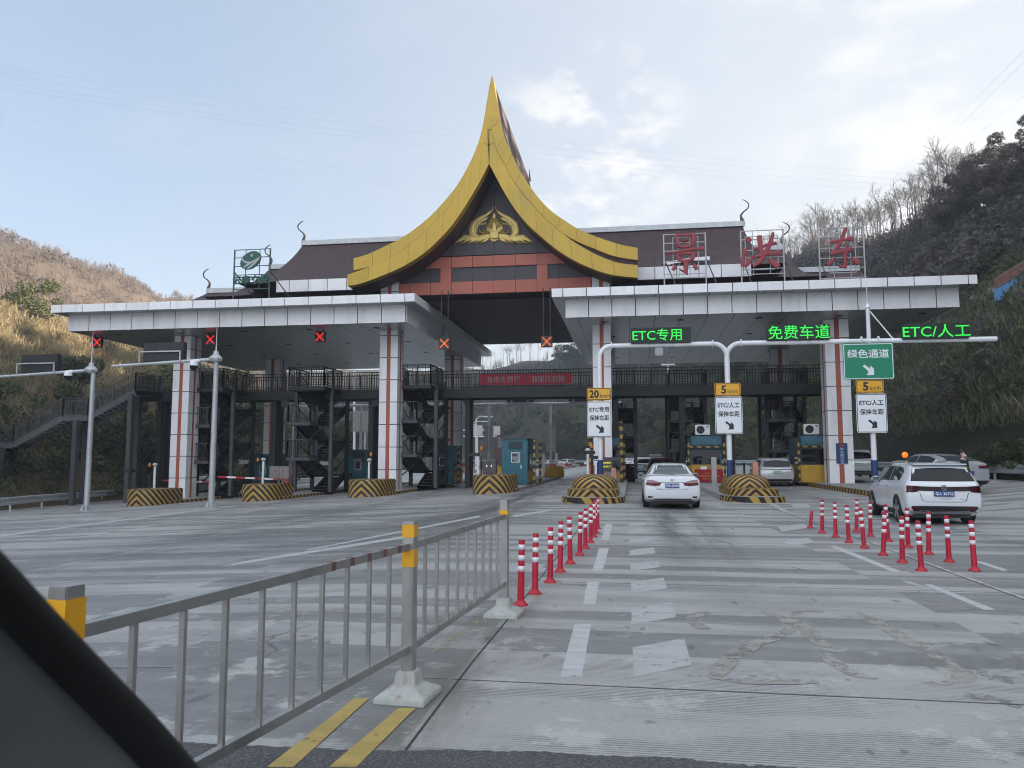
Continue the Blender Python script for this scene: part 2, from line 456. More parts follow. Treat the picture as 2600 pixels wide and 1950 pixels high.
# ---------------------------------------------------------------- ground
def ground_material():
    g = NT('toll_plaza_concrete', .72)
    pos = g.n('ShaderNodeNewGeometry').outputs['Position']
    sx = g.n('ShaderNodeSeparateXYZ'); g.l(pos, sx.inputs[0]); X, Y = sx.outputs[0], sx.outputs[1]
    big = g.noise(pos, .12, 4); med = g.noise(pos, .9, 8, .65); fine = g.noise(pos, 22, 6, .7)
    base = g.mix(big, (.33, .331, .318), (.42, .422, .403))
    base = g.mix(g.rng(med, .35, .7), base, (.37, .368, .36))
    # cross bands left by the grooving machine: paler and darker passes about half a metre wide
    wv = g.noise(g.scale(pos, (.05, 2.1, 1)), 1.0, 3, .5)
    wob = g.noise(g.scale(pos, (.12, .6, 1)), 1.0, 2, .5)
    step = g.math('SNAP', g.math('ADD', Y, g.math('MULTIPLY', wob, .15)), .46)
    cx = g.n('ShaderNodeCombineXYZ'); g.l(step, cx.inputs[1]); g.l(g.math('SNAP', g.math('ADD', X, 1.36), 4.6), cx.inputs[0])
    wn = g.n('ShaderNodeTexWhiteNoise', noise_dimensions='2D'); g.l(cx.outputs[0], wn.inputs['Vector'])
    band = wn.outputs['Value']
    base = g.mix(g.math('MULTIPLY', g.rng(band, .52, .56), .88), base, (.185, .188, .186))
    base = g.mix(g.math('MULTIPLY', g.rng(wv, .52, .72), .3), base, (.54, .545, .54))
    # grooves across the lanes
    gro = g.math('SINE', g.math('MULTIPLY', Y, 2 * math.pi / .034))
    gm = g.math('MULTIPLY', g.rng(gro, .1, .8), g.rng(g.noise(g.scale(pos, (.35, 1.5, 1)), 1.1, 3), .42, .6))
    near_ = g.rng(Y, 24, 9)
    base = g.mix(g.math('MULTIPLY', g.math('MULTIPLY', gm, near_), .8), base, (.095, .097, .10))
    # rubbed-in tyre soot down the lanes
    for xc, wd, st in ((1.25, 1.25, .62), (7.4, 1.2, .35), (-4.6, 1.9, .7), (-10.6, 1.9, .5), (-17.5, 2.2, .4)):
        d = g.math('ABSOLUTE', g.math('SUBTRACT', g.math('ADD', X, g.math('MULTIPLY', g.noise(g.scale(pos, (.0, .08, 0)), 1.0, 2), 1.2)), xc + .6))
        soot = g.math('MULTIPLY', g.rng(d, wd, .15), g.rng(Y, 8, 20))
        soot = g.math('MULTIPLY', soot, g.rng(g.noise(g.scale(pos, (1.2, .12, 1)), 1.5, 6), .32, .66))
        base = g.mix(g.math('MULTIPLY', soot, st * 1.6), base, (.06, .061, .064))
    # long drag marks left by turning wheels on the left
    dr = g.noise(g.scale(pos, (.22, 1.9, 1)), .8, 6, .6)
    base = g.mix(g.math('MULTIPLY', g.math('MULTIPLY', g.rng(dr, .5, .66), g.rng(X, -2, -5)), g.math('MULTIPLY', g.rng(Y, 6, 15), .55)), base, (.15, .155, .165))
    dl = g.noise(g.scale(pos, (.16, 2.6, 1)), 1.3, 5, .6)
    base = g.mix(g.math('MULTIPLY', g.rng(dl, .56, .68), g.math('MULTIPLY', g.rng(Y, 8, 18), .55)), base, (.58, .585, .59))
    zone = g.math('MULTIPLY', g.math('MULTIPLY', g.rng(X, -15, -9), g.rng(X, -1.6, -5)), g.math('MULTIPLY', g.rng(Y, 9, 15), g.rng(Y, 34, 24)))
    base = g.mix(g.math('MULTIPLY', zone, g.math('MULTIPLY', g.rng(g.noise(g.scale(pos, (.35, .9, 1)), .7, 6), .36, .62), .8)), base, (.10, .102, .105))
    blot = g.noise(g.scale(pos, (.5, .22, 1)), .55, 7, .62)
    base = g.mix(g.math('MULTIPLY', g.rng(blot, .5, .72), .42), base, (.12, .124, .13))
    vor = g.n('ShaderNodeTexVoronoi', feature='DISTANCE_TO_EDGE'); vor.inputs['Scale'].default_value = .28
    wv2 = g.n('ShaderNodeVectorMath', operation='ADD'); nn3 = g.n('ShaderNodeTexNoise'); nn3.inputs['Scale'].default_value = .9; nn3.inputs['Detail'].default_value = 6
    g.l(pos, nn3.inputs['Vector']); g.l(pos, wv2.inputs[0]); g.l(nn3.outputs['Color'], wv2.inputs[1]); g.l(wv2.outputs[0], vor.inputs['Vector'])
    crack = g.math('MULTIPLY', g.rng(vor.outputs['Distance'], .006, .002), g.rng(g.noise(pos, .35, 3), .52, .6))
    base = g.mix(g.math('MULTIPLY', crack, .75), base, (.07, .07, .072))
    drip = g.noise(g.scale(pos, (2.2, .9, 1)), 2.2, 3, .4)
    base = g.mix(g.math('MULTIPLY', g.rng(drip, .68, .72), .6), base, (.07, .07, .072))
    # spalled spots and stains
    sp = g.noise(pos, 3.2, 10, .72)
    base = g.mix(g.math('MULTIPLY', g.rng(sp, .60, .66), g.rng(med, .5, .62)), base, (.12, .12, .118))
    sp3 = g.noise(pos, 2.1, 11, .75); nr = g.rng(Y, 11, 5.5)
    base = g.mix(g.math('MULTIPLY', nr, g.math('MULTIPLY', g.rng(sp3, .555, .60), g.rng(g.noise(pos, .45, 4), .46, .58))), base, (.13, .132, .13))
    base = g.mix(g.math('MULTIPLY', nr, g.math('MULTIPLY', g.rng(g.noise(pos, 1.4, 10, .72), .54, .62), .7)), base, (.50, .505, .48))
    bz_ = g.math('MULTIPLY', g.math('MULTIPLY', g.rng(X, -2.3, -1.7), g.rng(X, -.9, -1.25)), g.rng(Y, 11, 8))
    base = g.mix(g.math('MULTIPLY', bz_, g.rng(g.noise(g.scale(pos, (2.5, .5, 1)), 1.2, 6), .35, .62, 0, .75)), base, (.13, .118, .10))
    sp2 = g.noise(pos, 5.5, 8, .7)
    base = g.mix(g.math('MULTIPLY', g.rng(sp2, .6, .68), .6), base, (.5, .5, .49))
    base = g.mix(g.math('MULTIPLY', g.rng(fine, .4, .7), .3), base, (.2, .2, .205))
    g.l(base, g.b.inputs['Base Color'])
    rg = g.rng(med, .3, .7, .40, .66); g.l(rg, g.b.inputs['Roughness'])
    bp = g.n('ShaderNodeBump'); bp.inputs['Strength'].default_value = .35; bp.inputs['Distance'].default_value = .01
    h = g.math('SUBTRACT', g.math('MULTIPLY', fine, .6), g.math('MULTIPLY', g.math('MULTIPLY', gm, near_), .6))
    g.l(h, bp.inputs['Height']); g.l(bp.outputs[0], g.b.inputs['Normal'])
    return g.m
def paint_material(name, col, wear=.5, under=(.31, .315, .32)):
    g = NT(name, .7)
    pos = g.n('ShaderNodeNewGeometry').outputs['Position']
    a = g.noise(pos, 5.0, 10, .75); b = g.noise(g.scale(pos, (.6, 3.0, 1)), 3.0, 6, .6)
    c = g.mix(g.rng(b, .35, .7), col, tuple(x * .8 for x in col))
    wm = g.rng(a, wear, wear + .09)
    # worn-through places show the pavement
    g.l(c, g.b.inputs['Base Color'])
    tp = g.n('ShaderNodeBsdfTransparent'); ms = g.n('ShaderNodeMixShader'); g.l(wm, ms.inputs[0]); g.l(g.b.outputs[0], ms.inputs[1]); g.l(tp.outputs[0], ms.inputs[2]); g.l(ms.outputs[0], g.t.nodes['Material Output'].inputs['Surface'])
    bp = g.n('ShaderNodeBump'); bp.inputs['Strength'].default_value = .3; bp.inputs['Distance'].default_value = .01
    g.l(a, bp.inputs['Height']); g.l(bp.outputs[0], g.b.inputs['Normal'])
    return g.m
xs = [-700, -120, -60, -38, -30, -24, -18, -14, -10, -7, -5, -3.5, 0, 5, 9, 11, 12.5, 14, 16, 17.2, 24, 60, 300, 700]
ys = [-60, -10, 2.5, 5, 10, 20, 35, 60, 90, 140, 300, 900]
def terrain_sheet():
    V = []; Fc = []
    for y in ys:
        for x in xs: V.append((x, y, gz(x)))
    n = len(xs)
    for j in range(len(ys) - 1):
        for i in range(n - 1): Fc.append((j * n + i, j * n + i + 1, (j + 1) * n + i + 1, (j + 1) * n + i))
    return np_mesh('ground', V, Fc, ground_material())
tag(terrain_sheet(), None, None, kind='structure')
def sheet(name, polys, m, lift=.004, kind='structure', label=None):
    """thin painted or patched areas lying on the plaza, cut into short lengths so that they follow it"""
    V = []; Fc = []
    for q in polys:
        a, b, c, d = [Vector((x, y, 0)) for x, y in q]   # a-b near edge, d-c far edge
        k = max(1, int(max((d - a).length, (c - b).length) / 3)); l = max(1, int((b - a).length / 2))
        for i in range(k + 1):
            for j in range(l + 1):
                p = a.lerp(b, j / l).lerp(d.lerp(c, j / l), i / k); V.append((p.x, p.y, gz(p.x) + lift))
        o = len(V) - (k + 1) * (l + 1)
        for i in range(k):
            for j in range(l):
                e = o + i * (l + 1) + j; Fc.append((e, e + 1, e + l + 2, e + l + 1))
    ob = np_mesh(name, V, Fc, m); tag(ob, label, None, kind=kind); return ob
def quadpx(*pts):
    return [tuple(G(x, y).xy) for x, y in pts]
# dark asphalt apron where the old road meets the concrete
asphalt = NT('asphalt', .85)
_p = asphalt.n('ShaderNodeNewGeometry').outputs['Position']
_a = asphalt.noise(_p, 60, 6, .7); _b = asphalt.noise(_p, 1.3, 6)
asphalt.l(asphalt.mix(asphalt.rng(_a, .45, .68), asphalt.mix(_b, (.045, .046, .05), (.075, .076, .08)), (.17, .17, .17)), asphalt.b.inputs['Base Color'])
_bp = asphalt.n('ShaderNodeBump'); _bp.inputs['Strength'].default_value = .6; _bp.inputs['Distance'].default_value = .008
asphalt.l(_a, _bp.inputs['Height']); asphalt.l(_bp.outputs[0], asphalt.b.inputs['Normal'])
edge_px = [(300, 1880), (520, 1888), (760, 1900), (900, 1906), (1010, 1909), (1180, 1905), (1400, 1912), (1600, 1922), (1760, 1930), (1900, 1943), (2050, 1952), (2300, 1975), (2600, 2000)]
ed = [G(x, y) for x, y in edge_px]
V = []; Fc = []
rr = random.Random(3)
fineedge = []
for a, b in zip(ed, ed[1:]):
    for i in range(14):
        p = a.lerp(b, i / 14); fineedge.append((p.x, p.y + rr.uniform(-.012, .012) + .02 * noise.noise(Vector((p.x * 3, 0, 0)))))
fineedge = [(-12, fineedge[0][1] + .2)] + fineedge + [(14, fineedge[-1][1] - .2)]
for x, y in fineedge: V += [(x, y, gz(x) + .004), (x, -20, gz(x) + .004)]
for i in range(len(fineedge) - 1): Fc.append((2 * i, 2 * i + 1, 2 * i + 3, 2 * i + 2))
tag(np_mesh('asphalt_apron', V, Fc, asphalt.m), None, None, kind='structure')
yl = paint_material('worn_yellow_line', (.46, .335, .10), .57, (.2, .2, .2))
wl = paint_material('worn_white_line', (.50, .505, .51), .60, (.34, .345, .35))
wl2 = paint_material('faded_white_line', (.435, .44, .44), .57, (.34, .345, .35))
patchm = paint_material('mortar_patch', (.335, .32, .29), .49, (.33, .33, .33))
jointm = mat('joint_tar', (.05, .05, .052), .9, 0, .3, 9)
sheet('yellow_line', [quadpx((678, 1950), (745, 1950), (937, 1775), (900, 1775))], yl, .0065)
sheet('yellow_line', [quadpx((835, 1950), (905, 1950), (1055, 1800), (1012, 1800))], yl, .0065)
rub = paint_material('rubbed_yellow_line', (.40, .35, .20), .40, (.3, .3, .3))
for q in (((1092, 1660), (1124, 1656), (1262, 1545), (1243, 1545)), ((1285, 1527), (1308, 1526), (1362, 1487), (1345, 1487)), ((1335, 1532), (1352, 1532), (1392, 1500), (1372, 1499)), ((1366, 1470), (1385, 1470), (1410, 1449), (1395, 1449)), ((1425, 1430), (1440, 1430), (1462, 1410), (1450, 1410))):
    sheet('yellow_line', [quadpx(*q)], rub, .0018)
dash = [((1422, 1719), (1477, 1719), (1501, 1585), (1459, 1585)), ((1480, 1535), (1511, 1535), (1522, 1477), (1492, 1477)), ((1504, 1450), (1530, 1450), (1546, 1392), (1521, 1392)), ((1527, 1372), (1546, 1372), (1555, 1330), (1536, 1330))]
sheet('lane_dash', [quadpx(*q) for q in dash], wl, .0016)
slow = [((1610, 1720), (1756, 1688), (1737, 1621), (1606, 1644)), ((1603, 1586), (1717, 1567), (1706, 1529), (1604, 1545)), ((1603, 1507), (1694, 1494), (1685, 1467), (1602, 1478)), ((1602, 1450), (1676, 1440), (1671, 1424), (1600, 1432)), ((1599, 1411), (1664, 1405), (1660, 1390), (1599, 1397)), ((1598, 1380), (1655, 1374), (1652, 1362), (1598, 1368)), ((1597, 1356), (1648, 1352), (1645, 1342), (1597, 1346)), ((1597, 1337), (1642, 1334), (1640, 1326), (1597, 1329))]
sheet('slow_down_mark', [quadpx(*q) for q in slow], wl2, .0016)
rd = [((2499, 1549), (2530, 1549), (2365, 1484), (2345, 1484)), ((2268, 1453), (2290, 1452), (2120, 1385), (2104, 1387)), ((2545, 1450), (2562, 1448), (2490, 1425), (2475, 1426))]
sheet('lane_dash', [quadpx(*q) for q in rd], wl, .0016)
sheet('slow_down_mark', [quadpx((1985, 1350), (2050, 1340), (2040, 1330), (1975, 1338)), quadpx((2000, 1385), (2070, 1378), (2050, 1365), (1985, 1370)), quadpx((1990, 1300), (2010, 1303), (1960, 1275), (1945, 1275)), quadpx((2015, 1290), (2060, 1288), (2050, 1278), (2010, 1280)), quadpx((1775, 1283), (1840, 1288), (1830, 1275), (1775, 1272)), quadpx((2300, 1480), (2380, 1502), (2350, 1490), (2290, 1470))], wl2, .0016)
sheet('lane_dash', [quadpx((1220, 1330), (1400, 1297), (1396, 1294), (1200, 1326)), quadpx((560, 1440), (1060, 1362), (1058, 1356), (620, 1425)), quadpx((770, 1400), (1220, 1313), (1216, 1309), (790, 1393)), quadpx((0, 1362), (600, 1285), (600, 1283), (0, 1358))], wl2, .0016)
# expansion joints
def joint(pl, wdt, m=jointm):
    pl = [G(x, y) for x, y in pl]; q = []
    for a, b in zip(pl, pl[1:]):
        d = (b - a).normalized(); nn = Vector((-d.y, d.x, 0)) * wdt / 2
        q.append([(a + nn).xy[:], (a - nn).xy[:], (b - nn).xy[:], (b + nn).xy[:]])
    return q
jq = joint([(1030, 1905), (1120, 1785), (1200, 1681), (1293, 1568), (1366, 1475), (1445, 1376), (1500, 1300)], .02)
jq += joint([(2700, 1563), (2600, 1523), (2400, 1450), (2216, 1381), (2004, 1306), (1960, 1290)], .022)
for yy in (5.9, 10.6, 15.3, 20.0, 24.8):
    for x0 in (-16, -11, -6, -1.36, 3.0, 8, 13):
        jq.append([(x0, yy - .008), (x0 + 4.6, yy - .008), (x0 + 4.6, yy + .008), (x0, yy + .008)])
sheet('expansion_joint', jq, jointm, .0015)
sheet('expansion_joint', joint([(2700, 1558), (2600, 1518), (2400, 1446), (2216, 1378)], .05, None), paint_material('joint_chalk', (.52, .52, .5), .5), .001)
# mortar patches over a removed road marking, in curving strips
def ribbon(pl, wd):
    pl = [G(x, y) for x, y in pl]; pl = smoothline([p for p in pl], len(pl) * 5); q = []
    n = len(pl); L = []; Rr = []
    for i, p in enumerate(pl):
        d = (pl[min(i + 1, n - 1)] - pl[max(i - 1, 0)]).normalized(); nn = Vector((-d.y, d.x, 0))
        k = wd / 2 * (1 + .35 * noise.noise(p * 3.1)) * min(1, .35 + 6 * min(i, n - 1 - i) / n)
        k2 = wd / 2 * (1 + .35 * noise.noise(p * 3.7 + Vector((9, 3, 1)))) * min(1, .35 + 6 * min(i, n - 1 - i) / n)
        L.append((p + nn * k).xy[:]); Rr.append((p - nn * k2).xy[:])
    return [[L[i], Rr[i], Rr[i + 1], L[i + 1]] for i in range(n - 1)]
for k_, (pl_, wd_) in enumerate((([(2180, 1555), (2230, 1580), (2290, 1620), (2360, 1655), (2410, 1690), (2450, 1712), (2440, 1728), (2395, 1735), (2340, 1733)], .2), ([(1990, 1568), (2040, 1590), (2065, 1620), (2110, 1645)], .2),
        ([(2095, 1662), (2130, 1690), (2170, 1712), (2230, 1724)], .17), ([(1935, 1552), (1990, 1572), (2005, 1598), (1970, 1612)], .17), ([(2015, 1562), (2040, 1553), (2090, 1552)], .16), ([(1755, 1575), (1775, 1560), (1800, 1553)], .18),
        ([(1760, 1580), (1790, 1600)], .2), ([(1815, 1725), (1830, 1700), (1870, 1660), (1920, 1635), (1990, 1612)], .2), ([(1820, 1722), (1900, 1732), (2080, 1732)], .14))):
    sheet('mortar_patch', ribbon(pl_, wd_ * .82), patchm, .0015 + .0004 * k_)
# ---------------------------------------------------------------- the toll gate building
def seam_material(name, c1, gap, rough, metal, period, offs=(0, 0), cross=None, wid=.03, coat=0, lowvar=.1):
    """metal ceiling cladding: long strips with dark seams"""
    g = NT(name, rough); g.b.inputs['Metallic'].default_value = metal
    pos = g.n('ShaderNodeNewGeometry').outputs['Position']
    s = g.n('ShaderNodeSeparateXYZ'); g.l(pos, s.inputs[0])
    def line(v, per, o, wd):
        f = g.math('FRACT', g.math('DIVIDE', g.math('ADD', v, o + 1000 * per), per))
        d = g.math('ABSOLUTE', g.math('SUBTRACT', f, .5))
        return g.math('GREATER_THAN', d, .5 - wd / per / 2)
    sm = line(s.outputs[0], period, offs[0], wid)
    if cross: sm = g.math('MAXIMUM', sm, g.math('MULTIPLY', line(s.outputs[1], cross[0], offs[1], cross[1]), cross[2]))
    nz = g.noise(g.scale(pos, (.5, .5, 1)), 1.2, 5)
    cell = g.n('ShaderNodeTexWhiteNoise', noise_dimensions='2D')
    cc = g.n('ShaderNodeCombineXYZ')
    g.l(g.math('FLOOR', g.math('DIVIDE', g.math('ADD', s.outputs[0], offs[0] + period * 1000.5), period)), cc.inputs[0])
    g.l(g.math('FLOOR', g.math('DIVIDE', s.outputs[1], (cross or (1.2,))[0])), cc.inputs[1]); g.l(cc.outputs[0], cell.inputs['Vector'])
    base = g.mix(nz, tuple(x * (1 - lowvar) for x in c1), tuple(min(1, x * (1 + lowvar)) for x in c1))
    base = g.mix(g.math('MULTIPLY', cell.outputs['Value'], .22), base, tuple(x * .6 for x in c1))
    g.l(g.mix(sm, base, gap), g.b.inputs['Base Color'])
    bp = g.n('ShaderNodeBump'); bp.inputs['Strength'].default_value = .12; bp.inputs['Distance'].default_value = .02
    g.l(g.math('ADD', cell.outputs['Value'], g.math('MULTIPLY', nz, 1.5)), bp.inputs['Height']); g.l(bp.outputs[0], g.b.inputs['Normal'])
    return g.m
soffit = seam_material('soffit_cladding', (.44, .445, .46), (.012, .012, .014), .28, .6, 1.42, (0, 0), (.55, .016, .6), .05)
soffit_lit = seam_material('lit_soffit_cladding', (.88, .885, .9), (.02, .02, .022), .27, .75, 1.42, (0, 0), (.55, .016, .5), .05)  # same cladding made paler, standing in for light missing under the gable
def tile_material():
    g = NT('brown_roof_tiles', .7)
    pos = g.n('ShaderNodeNewGeometry').outputs['Position']
    s = g.n('ShaderNodeSeparateXYZ'); g.l(pos, s.inputs[0])
    row = g.math('FRACT', g.math('MULTIPLY', s.outputs[2], 3.6))
    nz = g.noise(g.scale(pos, (1, 1, 4)), 1.1, 6)
    wn = g.n('ShaderNodeTexWhiteNoise', noise_dimensions='2D'); cc = g.n('ShaderNodeCombineXYZ')
    g.l(g.math('FLOOR', g.math('MULTIPLY', s.outputs[0], 4)), cc.inputs[0]); g.l(g.math('FLOOR', g.math('MULTIPLY', s.outputs[2], 3.6)), cc.inputs[1]); g.l(cc.outputs[0], wn.inputs['Vector'])
    c = g.mix(nz, (.036, .0165, .018), (.056, .028, .030))
    c = g.mix(g.math('MULTIPLY', wn.outputs['Value'], .35), c, (.09, .066, .066))
    c = g.mix(g.rng(row, .12, .0), c, (.02, .015, .016))
    g.l(c, g.b.inputs['Base Color'])
    bp = g.n('ShaderNodeBump'); bp.inputs['Strength'].default_value = .5; bp.inputs['Distance'].default_value = .04
    g.l(row, bp.inputs['Height']); g.l(bp.outputs[0], g.b.inputs['Normal'])
    return g.m
tiles = tile_material()
toll = thing('toll_gate', 'wide toll gate with white canopies and a pointed golden gable over the lanes', 'toll gate', (-8.05, 45, 0), world=True)
ZC, ZB, ZU, ZT = 9.38, 10.44, 10.36, 10.82   # canopy: ceiling, top of lower fascia, underside and top of the upper fascia
def panel_row(mb, x0, x1, y, z0, z1, step, first=None, dep=.05, gap=.045):
    x = x0; nx = x0 + (first or step)
    while x < x1 - .01:
        nx = min(nx, x1)
        mb.box(x + gap / 2, nx - gap / 2, y, y + dep, z0, z1); x = nx; nx += step
def panel_col(mb, x, sgn, y0, y1, z0, z1, step, dep=.05, gap=.045):
    y = y0
    while y < y1 - .01:
        ny = min(y + step, y1); a, b = (x - dep, x) if sgn > 0 else (x, x + dep)
        mb.box(a, b, y + gap / 2, ny - gap / 2, z0, z1); y = ny
def canopy(xl0, xl1, xu0, xu1, st1, st2, f2):
    YF, YU, YB = 42.2, 41.3, 65.5
    cn = MB().box(xl0 + .06, xl1 - .06, YF + .06, YB - .9, ZC + .02, ZU + .1).box(xu0 + .06, xu1 - .06, YU + .06, YB - .06, ZU + .03, ZT - .01).build('canopy', seam, toll)
    m = MB(); panel_row(m, xl0, xl1, YF, ZC - .02, ZB, st1); panel_col(m, xl0, -1, YF + .06, YB - .9, ZC - .02, ZB, st1); panel_col(m, xl1, 1, YF + .06, YB - .9, ZC - .02, ZB, st1)
    m.build('lower_fascia', white, cn)
    cn2 = MB(); panel_row(cn2, xu0, xu1, YU, ZU, ZT, st2, f2); panel_col(cn2, xu0, -1, YU + .06, YB - .06, ZU, ZT, st2); panel_col(cn2, xu1, 1, YU + .06, YB - .06, ZU, ZT, st2)
    cn2.build('upper_fascia', white, cn)
    so = MB().add([(xl0 + .05, YF + .05, ZC), (xl1 - .05, YF + .05, ZC), (xl1 - .05, YB - .9, ZC), (xl0 + .05, YB - .9, ZC)], [(0, 3, 2, 1)])
    so.add([(xu0 + .05, YU + .05, ZU + .01), (xu1 - .05, YU + .05, ZU + .01), (xu1 - .05, YB - .05, ZU + .01), (xu0 + .05, YB - .05, ZU + .01)], [(0, 3, 2, 1)])
    so.build('soffit', soffit, cn)
    xx = xl0 + 2.1
    while xx < xl1 - 1:
        for yy in (44.0, 49.6, 55, 60.5): MB().lathe([(.22, ZC - .012), (.22, ZC + .01)], (xx + .3 * (yy - 44) / 5.6 % .5, yy, 0), 14).build('downlight', blackm, cn)
        xx += 4.26
    return cn
canopy(-34.12, -12.62, -34.6, -11.87, 1.43, 1.43, .7)
canopy(-3.5, 16.82, -4.18, 17.36, 1.28, 1.28, .62)
# central ceiling over the middle lanes, hung higher
cc_ = MB().box(-12.6, -3.5, 45.05, 64, 11.53, 11.9).build('centre_ceiling', seam, toll)
MB().add([(-13.9, 45.02, 11.5), (-2.2, 45.02, 11.5), (-2.2, 64, 11.5), (-13.9, 64, 11.5)], [(0, 3, 2, 1)]).build('soffit', soffit_lit, cc_)
for xx in (-11.2, -8.0, -4.9):
    for yy in (46.5, 50.5, 55, 60): MB().lathe([(.2, 11.485), (.2, 11.51)], (xx, yy, 0), 14).build('downlight', blackm, cc_)
# columns: white clad with an orange stripe on each face and dark joints
def column(xc, yc, wdt, z0, z1):
    d = 1.25; h = wdt / 2
    c = MB().box(xc - h + .03, xc + h - .03, yc + .03, yc + d - .03, z0, z1).build('column', seam, toll)
    m = MB(); st = MB(); z = z0; sw = .085 * wdt / 1.12 + .02
    while z < z1 - .05:
        z2 = min(z + 1.36, z1); a, b = z + .022, z2 - .022
        for x0, x1 in ((xc - h, xc - sw - .012), (xc + sw + .012, xc + h)): m.box(x0, x1, yc, yc + .03, a, b); m.box(x0, x1, yc + d - .03, yc + d, a, b)
        for y0, y1 in ((yc + .034, yc + d / 2 - sw), (yc + d / 2 + sw, yc + d - .034)): m.box(xc - h, xc - h + .03, y0, y1, a, b); m.box(xc + h - .03, xc + h, y0, y1, a, b)
        z = z2
    m.build('cladding', white, c)
    st.box(xc - sw, xc + sw, yc - .006, yc + .03, z0, z1).box(xc - h - .006, xc - h + .02, yc + d / 2 - sw * .7, yc + d / 2 + sw * .7, z0, z1).box(xc + h - .02, xc + h + .006, yc + d / 2 - sw * .7, yc + d / 2 + sw * .7, z0, z1)
    st.build('stripe', ostripe, c)
    return c
for xc, wdt, z0, zt in ((-28.18, 1.13, -1.0, ZC), (-14.53, 1.13, -.45, 13.2), (-1.62, 1.06, .1, 13.2), (11.45, 1.28, .15, ZC)):
    column(xc, 45, wdt, z0, zt)
for xc in (-27.9, -13.37, -1.7, 10.6): column(xc, 57, 1.2, gz(xc), ZC)

# the gable: outline read off the photograph, standing in its own plane 42.8 m down the road
def gp(l): return [(P(880 + x * .3496, 180 + y * .3496, 42.8).x, P(880 + x * .3496, 180 + y * .3496, 42.8).z) for x, y in l]
outL = gp([(1055, 25), (1035, 115), (1018, 220), (1000, 330), (980, 430), (955, 520), (915, 620), (865, 720), (800, 830), (720, 930), (620, 1040), (520, 1125), (400, 1210), (290, 1265), (150, 1330), (47, 1360)])
inL = gp([(1035, 672), (970, 800), (900, 920), (830, 1030), (750, 1140), (640, 1255), (540, 1340), (400, 1425), (250, 1490), (100, 1545), (5, 1562)])
outR = gp([(1055, 25), (1067, 70), (1085, 180), (1110, 330), (1140, 460), (1200, 600), (1270, 740), (1370, 890), (1480, 1010), (1600, 1095), (1700, 1155), (1850, 1215), (2000, 1262), (2115, 1282)])
inR = gp([(1035, 672), (1090, 780), (1150, 890), (1220, 1000), (1310, 1110), (1420, 1210), (1530, 1300), (1650, 1375), (1780, 1435), (1900, 1475), (2000, 1492), (2115, 1502)])
midL_up = gp([(1022, 420), (985, 560), (915, 720), (830, 870), (740, 985), (640, 1090), (530, 1195), (430, 1280), (330, 1342), (200, 1410), (47, 1447)])
midL_lo = gp([(1022, 425), (985, 565), (915, 725), (830, 875), (740, 990), (640, 1095), (530, 1200), (430, 1285), (330, 1346), (240, 1395), (120, 1440), (5, 1480)])
midR_up = gp([(1050, 420), (1085, 560), (1150, 680), (1215, 800), (1310, 925), (1420, 1045), (1548, 1160), (1650, 1225), (1800, 1290), (1950, 1345), (2115, 1372)])
midR_lo = gp([(1050, 425), (1085, 565), (1150, 685), (1215, 805), (1310, 930), (1420, 1050), (1548, 1164), (1650, 1240), (1750, 1300), (1850, 1350), (1980, 1395), (2115, 1410)])
Y1 = 42.8
def layer(name, A, B, y0, y1, n, mtl, parent):
    A = smoothline([(a[0], a[1], 0) for a in A], n * 4 + 1); B = smoothline([(b[0], b[1], 0) for b in B], n * 4 + 1)
    m = MB()
    for k in range(n):
        a = [list(p[:2]) for p in A[k * 4:k * 4 + 5]]; b = [list(p[:2]) for p in B[k * 4:k * 4 + 5]]
        e = .008
        for q, i, j in ((a, 0, 1), (a, 4, 3), (b, 0, 1), (b, 4, 3)):   # a fine gap at each panel joint
            d = Vector((q[j][0] - q[i][0], q[j][1] - q[i][1])); d = d.normalized() * e if d.length else d
            q[i][0] += d.x; q[i][1] += d.y
        m.strip(a, b, y0, y1)
    return m.build(name, mtl, parent, smooth=35)
gab = MB()
# core of the roof behind the golden boards: closed dark body following the outer curve, back to the rear gable
OL = smoothline([(a[0] + .0, a[1], 0) for a in outL], 40); OR = smoothline([(a[0], a[1], 0) for a in outR], 40)
ILs = smoothline([(a[0], a[1], 0) for a in inL], 40); IRs = smoothline([(a[0], a[1], 0) for a in inR], 40)
def inset(O, I, t, u): return [tuple(o.lerp(i, t)[:2]) for o, i in zip(O, I)], [tuple(o.lerp(i, u)[:2]) for o, i in zip(O, I)]
a, b = inset(OL, ILs, .03, .97); gab.strip(a, b, Y1 + .25, 59.3)
a, b = inset(OR, IRs, .03, .97); gab.strip(a, b, Y1 + .25, 59.3)
gb = gab.build('gable_roof', tiles, toll, smooth=40)
# ragged ridge tiles and the rear spike seen beyond the right-hand curve
sp = MB().lathe([(.14, 0), (.07, .4), (.015, .95)], (-7.7, 59.3, 23.6), 8); sp.build('ridge_spike', tiles, gb)
layer('upper_bargeboard', outL[3:], midL_up, Y1 + .05, Y1 + .55, 10, ypanel, toll)
layer('upper_bargeboard', outR[3:], midR_up, Y1 + .05, Y1 + .55, 10, ypanel, toll)
layer('lower_bargeboard', midL_lo, inL, Y1, Y1 + .55, 9, ypanel, toll)
layer('lower_bargeboard', midR_lo, inR, Y1, Y1 + .55, 9, ypanel, toll)
MB().strip(outL[:4], outR[:4], Y1 + .03, Y1 + .6).strip([outL[3], gp([(1010, 380)])[0], midL_up[0]], [outR[3], gp([(1090, 380)])[0], midR_up[0]], Y1 + .03, Y1 + .6).strip([midL_lo[0], gp([(1030, 520)])[0], inL[0]], [midR_lo[0], gp([(1045, 520)])[0], inR[0]], Y1 + .02, Y1 + .6).build('spire', ypanel, toll, smooth=35)
